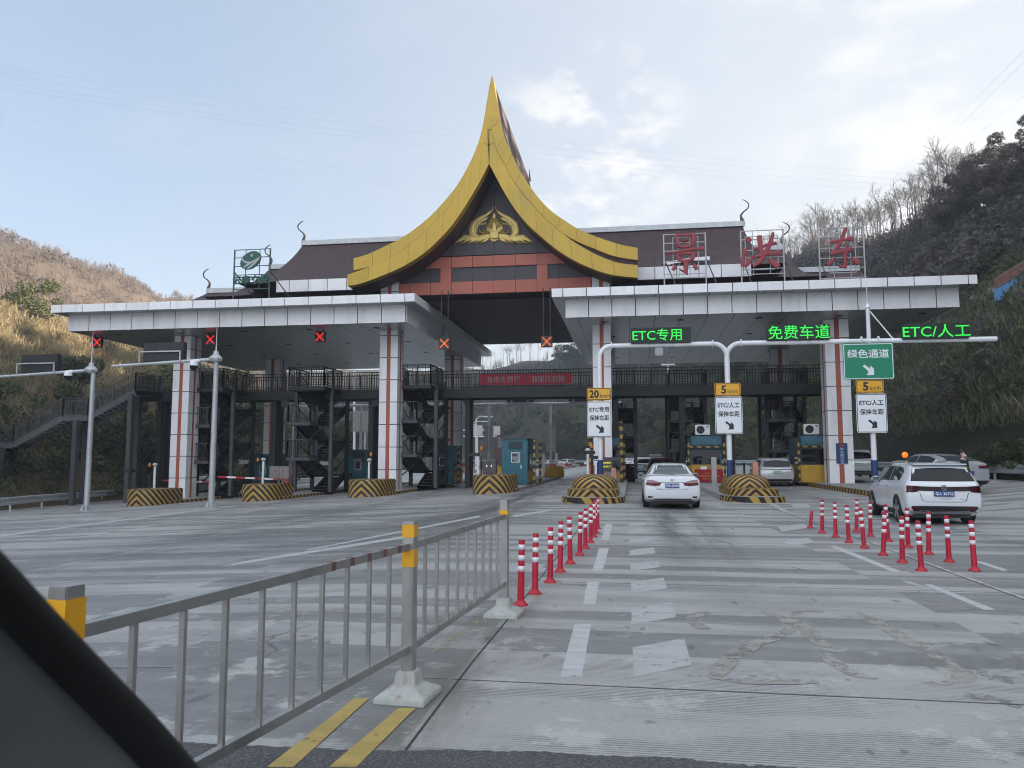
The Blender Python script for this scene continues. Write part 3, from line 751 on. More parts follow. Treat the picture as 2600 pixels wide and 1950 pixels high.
MB().bar(P(1241, 330, Y1 - .005), P(1242, 413, Y1 - .005), .03).bar(P(1229, 363, Y1 - .0), P(1241, 368, Y1 - .0), .02).bar(P(1241, 368, Y1), P(1253, 362, Y1), .02).build('spire_joint', seam, toll)
# maroon lining under the boards back to the dark gable wall
YT = 45.0
def lining(I, sh):
    V = []; Fc = []
    for i, p in enumerate(I):
        V += [(p[0], Y1 + .56, p[1] - .02), (p[0], YT + .3, p[1] - .02), (p[0], Y1 + .56, p[1] + .06), (p[0], YT + .3, p[1] + .06)]
    for i in range(len(I) - 1):
        a = 4 * i; Fc += [(a, a + 1, a + 5, a + 4), (a + 2, a + 6, a + 7, a + 3)]
    return MB().add(V, Fc)
ll = lining([p[:2] for p in ILs], 0); l2 = lining([p[:2] for p in IRs], 0); ll.add(l2.v, l2.f)
ll.build('soffit_lining', maroon, toll, smooth=40)
wall = [(p[0], p[1] - .01) for p in ILs] + [(p[0], p[1] - .01) for p in reversed(IRs)]
wallz = [(x, z) for x, z in wall if z > 13.75]
tw = MB().prism(wallz, YT + .02, YT + .25).build('gable_wall', dpanel, toll)
sm_ = MB()
for k in range(-3, 4):
    xx = -8.0 + k * 1.31
    top = 18.2 - abs(xx + 8.0) * 1.35
    if top > 13.9: sm_.box(xx - .012, xx + .012, YT + .008, YT + .03, 13.8, top)
sm_.build('panel_joint', seam, tw)
# orange beam lattice
bx0, bx1 = -13.93, -2.18
back = MB().box(bx0, bx1, YT + .12, YT + .5, 11.52, 13.8).build('gable_beam', dpanel, toll)
ob = MB()
def orow(z0, z1, y=YT):
    xs_ = [bx0] + [-8.03 + 1.31 * k for k in range(-5, 6) if bx0 < -8.03 + 1.31 * k < bx1] + [bx1]
    for a_, b_ in zip(xs_, xs_[1:]): ob.box(a_ + .012, b_ - .012, y, y + .12, z0, z1)
orow(13.14, 13.8); orow(11.5, 12.25)
for xa, xb in ((-11.34, -10.66), (-5.42, -4.78)): ob.box(xa, xb, YT + .01, YT + .12, 12.262, 13.128)
ob.build('orange_cladding', opanel, back)
lj = MB()
for k in (-4, -3, -1, 0, 1, 3, 4): lj.box(-8.03 + 1.31 * k - .012, -8.03 + 1.31 * k + .012, YT + .11, YT + .13, 12.26, 13.12)
lj.build('panel_joint', seam, back)

# gilded relief on the dark wall
def og(pts, mirror=False):
    r_ = []
    for x, y, w_ in pts:
        p = P(1150 + (1860 - x if mirror else x) * .11302, 480 + y * .11302, YT - .02); q = P(1150 + x * .11302 + 1, 480 + y * .11302, YT - .02)
        r_.append((p.x, p.z, w_ * .11302 * .0233 * (1.22 if w_ > 8 else 1)))
    return r_
rel = MB()
half = [
    [(600, 1075, 40), (490, 1030, 85), (430, 930, 100), (445, 810, 95), (520, 720, 90), (640, 640, 80), (770, 570, 64), (865, 490, 50), (900, 420, 36), (888, 330, 3)],
    [(560, 1050, 25), (500, 960, 55), (505, 860, 60), (570, 770, 62), (660, 705, 60), (740, 670, 62), (825, 605, 6)],
    [(540, 990, 25), (530, 900, 48), (570, 820, 50), (650, 785, 48), (720, 775, 46), (762, 720, 5)],
    [(835, 975, 30), (740, 985, 38), (650, 985, 38), (600, 940, 40), (600, 865, 5)],
    [(800, 985, 20), (730, 965, 26), (690, 935, 34), (690, 905, 6)],
    [(820, 1050, 90), (700, 1075, 110), (560, 1110, 115), (400, 1110, 120), (280, 1090, 110), (170, 1140, 70), (90, 1190, 40), (35, 1255, 3)],
    [(790, 1110, 70), (720, 1160, 60), (660, 1195, 40), (610, 1218, 4)],
    [(640, 1130, 60), (560, 1190, 46), (500, 1215, 30), (440, 1222, 4)],
    [(480, 1140, 60), (400, 1190, 46), (340, 1212, 30), (285, 1222, 4)],
    [(320, 1140, 60), (250, 1195, 46), (190, 1215, 26), (135, 1226, 4)],
    [(430, 1060, 30), (390, 990, 50), (370, 930, 36), (352, 880, 4)],
    [(440, 1040, 30), (400, 1030, 50), (360, 1040, 30)],
    [(300, 1080, 60), (260, 1050, 50), (235, 1030, 20)],
]
for st in half:
    for mir in (False, True): rel.brush(og(st, mir), YT - .0, .10)
rel.brush(og([(930, 990, 210), (930, 900, 330), (930, 820, 300), (930, 740, 210), (930, 680, 100)]), YT, .06)
for k in range(5):
    for sg in (1, -1):
        rel.brush(og([(930 + sg * 30, 900 - 45 * k, 20), (930 + sg * (95 - 12 * k), 850 - 45 * k, 38), (930 + sg * (150 - 18 * k), 815 - 42 * k, 5)]), YT - .05, .07)
rel.brush(og([(930, 960, 60), (930, 920, 92), (930, 860, 80), (930, 760, 46), (930, 690, 26), (930, 640, 66), (930, 580, 60), (930, 515, 2)]), YT - .06, .09)
rel.brush(og([(930, 1130, 60), (930, 1100, 160), (930, 1040, 200), (930, 985, 165), (930, 955, 70)]), YT - .05, .14)
rel.brush(og([(930, 1195, 4), (930, 1150, 140), (930, 1090, 250), (930, 1040, 260)]), YT - .0, .08)
rel.build('relief_ornament', gold, toll, smooth=50)

# side roofs: three nested hipped roofs with drooping slopes, ridges capped pale, curled finials at the ends
def hip_roof(x0, x1, yr, zr, ex0, ex1, ye0, ye1, ze, name):
    rows = []; n = 10
    for i in range(n + 1):
        t = i / n; u = t ** 1.0; zz = zr + (ze - zr) * (1 - (1 - t) ** 1.55)
        a0 = x0 + (ex0 - x0) * t ** 1.5; a1 = x1 + (ex1 - x1) * t ** 1.5
        rows.append((a0, a1, yr + (ye0 - yr) * t, yr + (ye1 - yr) * t, zz))
    m = MB(); V = []; Fc = []
    for a0, a1, b0, b1, zz in rows: V += [(a0, b0, zz), (a1, b0, zz), (a1, b1, zz), (a0, b1, zz)]
    for i in range(n):
        for j in range(4): Fc.append((4 * i + j, 4 * i + (j + 1) % 4, 4 * i + 4 + (j + 1) % 4, 4 * i + 4 + j))
    Fc.append((4 * n, 4 * n + 1, 4 * n + 2, 4 * n + 3))
    m.add(V, Fc); ob_ = m.build('side_roof', tiles, toll)
    MB().box(x0 - .05, x1 + .05, yr - .2, yr + .2, zr - .05, zr + .3).build('ridge_cap', galv, ob_)
    for sx, xx in ((-1, x0), (1, x1)):
        pts = [(0, 0, .36), (.05 * sx, .35, .28), (-.04 * sx, .72, .15), (.14 * sx, 1.0, .10), (.42 * sx, 1.22, .08), (.5 * sx, 1.5, .065), (.34 * sx, 1.72, .04), (.1 * sx, 1.86, .015)]
        f = MB().brush([(xx - sx * .05 + a, zr + b, c) for a, b, c in pts], yr + .06, .07)
        f.brush([(xx - sx * .05 + a, zr + b, c) for a, b, c in pts], yr + .06, -.07)
        f.build('roof_finial', bronze, ob_, smooth=50)
    return ob_
rA = hip_roof(-23.85, 7.7, 53, 17.3, -25.4, 9.2, 46.3, 60, 13.0, 'A')
rB = hip_roof(-26.4, 10.3, 53, 15.6, -27.3, 11.2, 45.6, 61, 12.0, 'B')
rC = hip_roof(-31.3, 15.0, 53, 13.95, -33.2, 16.6, 44.0, 62, 10.9, 'C')
m = MB(); panel_row(m, -22.4, 7.1, 45.9, 12.2, 12.95, 1.28, .9); m.build('roof_fascia', white, rA)
MB().box(-22.35, 7.05, 45.96, 46.6, 12.15, 12.9).build('fascia_backing', seam, rA)
# torn tiles showing pale boards on the right-hand roof
MB().prism([(P(x, y, 47.0).x, P(x, y, 47.0).z) for x, y in ((1682, 657), (1760, 643), (1806, 640), (1806, 650), (1760, 652), (1715, 658), (1700, 662))], 48.0, 48.35).build('torn_patch', white, rA)

# ---------------------------------------------------------------- roof signs
def sign_frame(name, label, x0, y0, x1, y1, cols, rows_, Y, legs, col=greysteel, inner=None):
    a = P(x0, y1, Y); b = P(x1, y0, Y)
    t = thing(name, label, 'roof sign', ((a.x + b.x) / 2, Y, legs), world=True)
    m = MB(); z0, z1 = a.z, b.z
    for x in (a.x, b.x): m.box(x - .035, x + .035, Y + .1, Y + .17, legs, z1 + .03)
    for z in [z0 + (z1 - z0) * r_ for r_ in rows_]: m.box(a.x, b.x, Y + .115, Y + .155, z - .022, z + .022)
    for c in cols: m.box(a.x + (b.x - a.x) * c - .018, a.x + (b.x - a.x) * c + .018, Y + .12, Y + .15, z0, z1)
    for x in (a.x, b.x): m.bar((x, Y + .16, z0 + (z1 - z0) * .45), (x + .9, Y + 1.8, legs + .2), .05)
    m.box(a.x - .1, b.x + .1, Y + .1, Y + .17, legs - .02, legs + .04)
    m.build('frame', col, t)
    if inner:
        c0, c1, d0, d1 = inner; q = MB(); xa, xb = a.x + (b.x - a.x) * c0, a.x + (b.x - a.x) * c1; za, zb = z0 + (z1 - z0) * d0, z0 + (z1 - z0) * d1
        for x in (xa, xb): q.box(x - .02, x + .02, Y + .07, Y + .1, za, zb)
        for z in (za, zb): q.box(xa, xb, Y + .07, Y + .1, z - .02, z + .02)
        q.build('inner_frame', col, t)
    return t
YS = 42.6
lsig = sign_frame('logo_sign', 'green oval emblem over four green characters in a steel frame on the left canopy', 590, 630, 684, 734, (.32, .71), (0, .36, .58, .8, 1, .29, .16), YS, ZT, mat('sign_frame_green', (.05, .09, .085), .5))
lc = P(635.6, 660.6, YS)
def ell(k, a0=0, a1=360, n=40, rx=.70, rz=.49, tilt=32):
    o = []
    for i in range(n):
        t = R(a0 + (a1 - a0) * i / (n if a1 - a0 == 360 else n - 1)); x, z = rx * k * math.cos(t), rz * k * math.sin(t); c, s_ = math.cos(R(tilt)), math.sin(R(tilt))
        o.append((lc.x + x * c - z * s_, lc.z + x * s_ + z * c))
    return o
dk = MB().prism(ell(1), YS + .0, YS + .12).build('emblem_disc', logogreen, lsig)
lp = lambda x, y: P(500 + x * .13563, 600 + y * .13563, YS)
def lst(l): return [(lp(x, y).x, lp(x, y).z, w_ * .62 * .13563 * .0237) for x, y, w_ in l]
em = MB().brush(lst([(885, 340, 4), (845, 400, 28), (865, 455, 44), (930, 490, 60), (1010, 490, 60), (1090, 450, 52), (1190, 375, 14)]), YS - .002, .012)
em.brush(lst([(860, 600, 20), (930, 545, 60), (1010, 495, 66)]), YS - .002, .012)
em.brush(lst([(945, 612, 46), (1030, 545, 58), (1110, 470, 50), (1190, 395, 12)]), YS - .004, .012)
em.lathe([(.085, -.02), (.085, .02)], (0, 0, 0), 16)
for i in range(len(em.v) - 32, len(em.v)):
    v = em.v[i]; em.v[i] = Vector((lp(1030, 357).x + v.x, YS - .01 + v.z * .5, lp(1030, 357).z + v.y))
em.build('emblem_mark', logogrey, lsig)
c0 = lp(1005, 812); lettering('云南交投', .5, logogreen, lsig, (c0.x, YS + .03, c0.z), fit=(2.28, .55), extrude=.05, bold=.012)
zl = lambda x, y: P(1650 + x * .27125, 550 + y * .27125, YS)
def bst(l): return [(zl(x, y).x, zl(x, y).z, w_ * .27125 * .0216) for x, y, w_ in l]
glyphs = [
    ('frame with the first red brush character 景 on the right canopy', (1687, 590, 1791, 705), (.36, .62), (0, .08, .38, .62, .8, 1), (.22, .82, .22, .92),
     [[(243, 172, 26), (250, 220, 34), (272, 282, 26)], [(240, 172, 20), (330, 170, 30), (425, 168, 30)], [(415, 168, 40), (405, 225, 48), (375, 285, 20)], [(268, 280, 20), (330, 282, 30), (390, 272, 24)], [(288, 235, 8), (330, 228, 16), (365, 215, 10)],
      [(148, 348, 12), (250, 332, 24), (340, 312, 28), (430, 300, 34), (505, 295, 42)], [(258, 350, 26), (262, 385, 34), (285, 412, 24)], [(258, 352, 20), (340, 342, 28), (418, 345, 26)], [(410, 345, 36), (400, 385, 42), (365, 415, 22)], [(275, 410, 20), (330, 412, 30), (385, 402, 22)],
      [(338, 410, 52), (338, 470, 46), (340, 515, 34), (354, 548, 5)], [(275, 492, 6), (310, 508, 24), (345, 520, 26)], [(245, 452, 14), (232, 478, 38), (212, 502, 30)], [(405, 440, 16), (425, 468, 40), (442, 498, 34)]]),
    ('frame with the second red brush character 洪 beside the roof end on the right canopy', (1884, 581, 1989, 696), (.28, .68), (0, .12, .38, .55, .8, 1), (.1, .86, .1, .86),
     [[(912, 192, 30), (926, 215, 54), (938, 238, 36)], [(868, 302, 20), (888, 325, 44), (876, 375, 34), (868, 430, 40), (885, 470, 26)], [(885, 472, 30), (935, 425, 30), (980, 350, 4)], [(1026, 176, 42), (1030, 230, 44), (1040, 310, 42), (1058, 360, 36)],
      [(1155, 148, 26), (1142, 200, 36), (1118, 270, 42), (1075, 345, 40)], [(972, 305, 24), (1040, 282, 30), (1110, 262, 30), (1186, 246, 34)], [(950, 392, 18), (1020, 365, 30), (1100, 345, 38), (1225, 338, 48)], [(1070, 360, 40), (1030, 420, 40), (965, 470, 24)], [(960, 385, 34), (930, 420, 36), (890, 468, 24)], [(1115, 395, 22), (1155, 430, 50), (1205, 470, 56)]]),
    ('frame with the third red brush character 东 near the right canopy end, hill behind', (2084, 574, 2193, 706), (.32, .7), (0, .2, .4, .6, .83, 1), (.22, .8, .1, .9),
     [[(1836, 104, 34), (1812, 170, 36), (1775, 260, 34), (1695, 355, 36)], [(1688, 240, 36), (1760, 228, 30), (1840, 212, 36), (1908, 202, 44)], [(1690, 352, 30), (1770, 330, 40), (1850, 312, 48), (1895, 300, 40)], [(1842, 265, 26), (1834, 350, 30), (1830, 430, 32), (1838, 484, 12)], [(1755, 452, 8), (1795, 466, 26), (1836, 476, 26)], [(1730, 382, 8), (1705, 415, 36), (1665, 455, 34)], [(1885, 380, 12), (1920, 408, 48), (1965, 440, 52)]]),
]
for lab, (x0, y0, x1, y1), cols, rows_, inn, strokes in glyphs:
    s_ = sign_frame('letter_sign', lab, x0, y0, x1, y1, cols, rows_, YS, ZT, mat('sign_frame_grey', (.36, .36, .38), .5, .3), inn)
    s_['group'] = 'red character signs on the right canopy'
    g_ = MB()
    for st in strokes: g_.brush(bst(st), YS + .02, .07)
    g_.build('character', lettred, s_, smooth=50)

# ---------------------------------------------------------------- islands, bumpers
def stripe_mat(name, mode):
    """hand-painted black and yellow hazard stripes, scuffed"""
    g = NT(name, .65)
    tc_ = g.n('ShaderNodeTexCoord').outputs['Object']
    s = g.n('ShaderNodeSeparateXYZ'); g.l(tc_, s.inputs[0]); ax = g.math('ABSOLUTE', s.outputs[0])
    if mode == 'chevron': v = g.math('ADD', g.math('ADD', g.math('MULTIPLY', ax, .86), g.math('MULTIPLY', s.outputs[1], .8)), s.outputs[2]); per = .36 if 'block' in name else .27
    elif mode == 'kerb': v = g.math('ADD', g.math('ADD', s.outputs[0], s.outputs[1]), g.math('MULTIPLY', s.outputs[2], .6)); per = .5
    else: v = s.outputs[2]; per = .44
    nz = g.noise(tc_, 3, 8, .7)
    v = g.math('ADD', v, g.math('MULTIPLY', nz, .05))
    f = g.math('FRACT', g.math('ADD', g.math('DIVIDE', v, per), 100.3))
    st = g.rng(f, .49, .51)
    yel = g.mix(g.rng(nz, .38, .66), (.44, .265, .04), (.30, .20, .085))
    blk = g.mix(g.rng(nz, .4, .7), (.012, .011, .011), (.035, .033, .031))
    c = g.mix(st, yel, blk)
    d = g.noise(tc_, 7, 10, .75)
    c = g.mix(g.math('MULTIPLY', g.rng(d, .6, .68), g.rng(s.outputs[2], .5, .05)), c, (.2, .17, .14))
    g.l(c, g.b.inputs['Base Color'])
    bp = g.n('ShaderNodeBump'); bp.inputs['Strength'].default_value = .25; bp.inputs['Distance'].default_value = .02
    g.l(d, bp.inputs['Height']); g.l(bp.outputs[0], g.b.inputs['Normal'])
    return g.m
chev = stripe_mat('hazard_chevrons', 'chevron'); chevb = stripe_mat('hazard_chevrons_block', 'chevron'); kerbm = stripe_mat('hazard_kerb', 'kerb'); bands = stripe_mat('hazard_bands', 'band')
IX = [-27.6, -20.6, -14.4, -7.0, -1.45, 4.6, 11.2]          # island centre lines
nosey = [40.4, 40.4, 40.4, 38.2, 28.0, 29.6, 30.5]
names = ['outermost on the left, round the first clad column', 'second from the left, under a stair tower', 'round the clad column left of the gable', 'carrying the single teal booth under the gable', 'with the domed striped bumper left of the white sedan', 'with the domed striped bumper right of the white sedan', 'with the blue-bannered column by the white crossover']
for k, (x, y0) in enumerate(zip(IX, nosey)):
    w0 = 1.15 if k < 4 else 1.18
    z = gz(x); top = z + .22; y1 = 66.5
    if k == 3: y1 = 67.5
    t = thing('traffic_island', 'long raised concrete toll island ' + names[k], 'traffic island', (x, y0, z), group='toll islands between the lanes')
    pl = [(-w0 + .0, 2.2), (-w0 * .97, 1.2), (-w0 * .75, .45), (-.5, .1), (0, 0), (.5, .1), (w0 * .75, .45), (w0 * .97, 1.2), (w0, 2.2), (w0, y1 - y0), (-w0, y1 - y0)]
    if k == 6: pl = [(-w0, 3.2), (-.2, .3), (.6, 0), (w0, 1), (w0, y1 - y0), (-w0, y1 - y0)]
    MB().slab(pl, -.3, .215).build('slab', concrete, t)
    kb = MB()
    n = len(pl)
    for i in range(n):
        a, b = Vector((*pl[i], 0)), Vector((*pl[(i + 1) % n], 0)); d = (b - a).normalized(); nn = Vector((d.y, -d.x, 0))
        L = (b - a).length
        if (L < 3 and (a.y + b.y) < 20) or k in (0, 1, 2, 6): kb.add([a + nn * .012 + Vector((0, 0, -.3)), b + nn * .012 + Vector((0, 0, -.3)), b + nn * .012 + Vector((0, 0, .21)), a + nn * .012 + Vector((0, 0, .21)), a - nn * .1 + Vector((0, 0, -.3)), b - nn * .1 + Vector((0, 0, -.3)), b - nn * .1 + Vector((0, 0, .219)), a - nn * .1 + Vector((0, 0, .219))], [(0, 1, 2, 3), (3, 2, 6, 7), (0, 3, 7, 4), (1, 5, 6, 2), (4, 7, 6, 5)])
    kb.build('kerb', kerbm, t)
# bumpers: four flat-topped blocks, and two stepped domes
for k in range(4):
    x, y0 = IX[k], nosey[k]
    hb = .92
    b = MB(); pl = []
    for i in range(17):
        a = math.pi * (1 + i / 16); pl.append((1.02 * math.copysign(abs(math.cos(a)) ** .62, math.cos(a)), 1.1 - 1.3 * abs(math.sin(a)) ** .8))
    n = len(pl); pl += [(1.02, 2.7), (-1.02, 2.7)]
    o = b.slab(pl, -.35, hb).build('impact_block', chevb, None, smooth=35, bevel=0, origin=(0, 0, 0))
    bm = bmesh.new(); bm.from_mesh(o.data)
    bmesh.ops.bevel(bm, geom=[e for e in bm.edges if all(v.co.z > .5 for v in e.verts) and e.calc_face_angle(0) > .5], offset=.04, segments=3, affect='EDGES'); bm.to_mesh(o.data); bm.free()
    o.location = (x, y0, gz(x))
    tag(o, 'flat-topped black and yellow striped bumper ' + ['by the guard rail at the far left', 'below the grey cabinet and middle stair tower', 'at the foot of the column left of the gable', 'before the lone teal booth'][k], 'crash bumper', 'striped bumpers on the island noses')
for k in (4, 5):
    x, y0 = IX[k], nosey[k]
    t = thing('impact_dome', 'domed black and yellow concrete bumper ' + ('left of the white sedan' if k == 4 else 'right of the white sedan'), 'crash bumper', (x, y0, gz(x)), group='domed bumpers on the island noses')
    def half(w_, d_, z0, z1, p=.62, yb=4.0):
        pl = []
        for i in range(21):
            a = math.pi * (1 + i / 20); pl.append((w_ * math.copysign(abs(math.cos(a)) ** p, math.cos(a)), d_ + .25 - d_ * abs(math.sin(a)) ** .8))
        return MB().slab(pl + [(w_, yb), (-w_, yb)], z0, z1)
    half(1.1, .9, -.2, .212).build('footing', chev, t, smooth=35, bevel=.0)
    o = half(.95, .8, .216, .47).build('step', chev, t, smooth=35); o.location.y = .42
    d = MB(); V = []; Fc = []; nu, nv = 28, 12
    for j in range(nv + 1):
        ph = math.pi / 2 * j / nv
        for i in range(nu + 1):
            a = math.pi * (1 + i / nu); rr_ = math.cos(ph) ** .55
            V.append((.88 * rr_ * math.copysign(abs(math.cos(a)) ** .7, math.cos(a)), 3.0 - .9 * rr_ * abs(math.sin(a)) ** .85, .472 + .5 * math.sin(ph) ** .9))
        V.append((.88 * rr_, 4.2, .472 + .5 * math.sin(ph) ** .9)); V.append((-.88 * rr_, 4.2, .472 + .5 * math.sin(ph) ** .9))
    st_ = nu + 3
    for j in range(nv):
        for i in range(st_):
            a = j * st_ + i; b2 = j * st_ + (i + 1) % st_; Fc.append((a, b2, b2 + st_, a + st_))
    d.add(V, Fc); d.f.append(tuple(range(nv * st_, (nv + 1) * st_))); o = d.build('dome', chev, t, smooth=50)

# ---------------------------------------------------------------- footbridge and stair towers
stairgrey = mat('stair_grey', (.075, .075, .082), .55, .1, .15, 2)
bridge = thing('footbridge', 'dark steel footbridge with railings crossing under the canopies, stairs down at the left', 'footbridge', (-9, 49, 0), world=True)
BX0, BX1, BY0, BY1, BZ, BR = -33.8, 12.2, 49.0, 51.2, 6.12, 7.34
MB().box(BX0, BX1, BY0, BY0 + .14, 5.5, BZ).box(BX0, BX1, BY1 - .14, BY1, 5.5, BZ).box(BX0, BX1, BY0 + .142, BY1 - .142, 5.86, 6.0).build('deck', darksteel, bridge)
def railing(parent, pts, z_off=0, h=1.15, name='railing', m=darksteel, step=.17, low=.1, sec=True, group=None):
    """balustrade along 3-D base points"""
    r_ = MB()
    for a, b in zip(pts, pts[1:]):
        a, b = Vector(a), Vector(b); L = (b - a).length; u = Vector((0, 0, 1))
        r_.bar(a + u * h, b + u * h, .07, .05); r_.bar(a + u * low, b + u * low, .04)
        if sec: r_.bar(a + u * (h - .2), b + u * (h - .2), .035); r_.bar(a + u * (low + .14), b + u * (low + .14), .03)
        n = max(1, round(L / step))
        for i in range(n + 1):
            p = a.lerp(b, i / n); thick = .075 if i % 9 == 0 or i == n else .028
            r_.bar(p + u * (0 if thick > .05 else low), p + u * h, thick)
    return r_.build(name, m, parent)
railing(bridge, [(BX0, BY0 + .06, BZ), (BX1, BY0 + .06, BZ)])
railing(bridge, [(BX0, BY1 - .06, BZ), (BX1, BY1 - .06, BZ)])
for x in (-32.6, -24.1, -17.2, -10.6, -0.95, 3.2, 6.2, 12.0):
    z0 = gz(x) - .1
    MB().box(x - .16, x + .16, 49.6, 49.92, z0, 5.5).box(x - .16, x + .16, 50.5, 50.82, z0, 5.5).build('support_post', darksteel, bridge)
# left stairs: flights and landings going down towards the road side, turned a little to the camera
sa = P(363, 954, 49.06); u_ = Vector((-.906, -.42, 0)); w_ = Vector((.42, -.906, 0)) * 2.6
zt = BZ
nodes = [(0, BZ)]; s_ = 0; z_ = BZ
for fl in range(3):
    s_ += 2.75; z_ -= 1.78; nodes.append((s_, z_)); s_ += 1.45; nodes.append((s_, z_))
base = Vector((sa.x, 49.06, 0))
def sp_(s, z, far): return base + u_ * s + (Vector((0, 0, 0)) if far else w_) + Vector((0, 0, z))
for far in (True, False):
    railing(bridge, [sp_(s, z, far) for s, z in nodes], name='stair_railing', m=stairgrey)
    sr = MB()
    for (s0, z0), (s1, z1) in zip(nodes, nodes[1:]): sr.bar(sp_(s0, z0 - .16, far), sp_(s1, z1 - .16, far), .08, .36)
    sr.build('stringer', stairgrey, bridge)
fl_ = MB()
for (s0, z0), (s1, z1) in zip(nodes, nodes[1:]):
    if abs(z1 - z0) < .01: fl_.add([sp_(s0, z0, 1), sp_(s1, z0, 1), sp_(s1, z0, 0), sp_(s0, z0, 0), sp_(s0, z0 - .12, 1), sp_(s1, z0 - .12, 1), sp_(s1, z0 - .12, 0), sp_(s0, z0 - .12, 0)], [(0, 1, 2, 3), (7, 6, 5, 4), (0, 4, 5, 1), (2, 6, 7, 3)])
    else:
        k = 11
        for i in range(k):
            a0, a1 = s0 + (s1 - s0) * i / k, s0 + (s1 - s0) * (i + 1) / k; zz = z0 + (z1 - z0) * (i + 1) / k
            fl_.add([sp_(a0, zz, 1), sp_(a1, zz, 1), sp_(a1, zz, 0), sp_(a0, zz, 0), sp_(a0, zz - .05, 1), sp_(a1, zz - .05, 1), sp_(a1, zz - .05, 0), sp_(a0, zz - .05, 0)], [(0, 1, 2, 3), (7, 6, 5, 4), (0, 4, 5, 1), (2, 6, 7, 3)])
fl_.build('stair_tread', darksteel, bridge)
pc = MB()
railing(bridge, [(base + w_ + Vector((0, 0, BZ)))[:], (base.x + .9, BY0 - .0, BZ)], name='landing_railing')
MB().slab([(base.x - .1, 49.0), (base + w_).xy[:], (base.x + 1.6, 49.0)], BZ - .3, BZ - .02).build('landing', darksteel, bridge)
for s, z in ((.2, BZ), (3.4, nodes[1][1]), (7.6, nodes[3][1]), (11.8, nodes[5][1])):
    for far in (1, 0):
        p = sp_(s, 0, far); MB().box(p.x - .15, p.x + .15, p.y - .15, p.y + .15, gz(p.x) - .6, z - .3).build('support_post', greysteel, bridge)
# red banner tied to the bridge railing
a = P(1218, 975, 48.98); b = P(1453, 947, 48.98)
bn = thing('banner', 'long red cloth banner with pale characters tied to the footbridge railing', 'banner', ((a.x + b.x) / 2, 48.98, a.z), world=True)
V = []; Fc = []; n = 48
for i in range(n + 1):
    x = a.x + (b.x - a.x) * i / n; sag = .05 * math.sin(math.pi * i / n); wv_ = .02 * math.sin(i * 1.9)
    V += [(x, 48.99 + wv_, 6.34 - sag), (x, 48.99 - wv_, 7.02 - sag * .6), (x, 49.0 + wv_, 6.34 - sag), (x, 49.0 - wv_, 7.02 - sag * .6)]
for i in range(n):
    q = 4 * i; Fc += [(q, q + 4, q + 5, q + 1), (q + 2, q + 3, q + 7, q + 6)]
MB().add(V, Fc).build('cloth', bannerred, bn, smooth=True)
bl_ = mat('banner_letter', (.42, .27, .30), .7)
lettering('青春志愿行', .5, bl_, bn, (a.x + (b.x - a.x) * .26, 48.95, 6.66), fit=(2.2, .42), bold=.004); lettering('温暖回家路', .5, bl_, bn, (a.x + (b.x - a.x) * .74, 48.95, 6.66), fit=(2.2, .42), bold=.004)
vb = MB()
for i in range(int((b.x - a.x) / .17)): vb.box(a.x + .17 * i, a.x + .17 * i + .028, 48.90, 48.93, BZ + .1, BR - .05)
for zz in (BZ + .1, BR - .12): vb.box(a.x - .4, b.x + .4, 48.91, 48.94, zz, zz + .04)
vb.build('railing', darksteel, bridge)

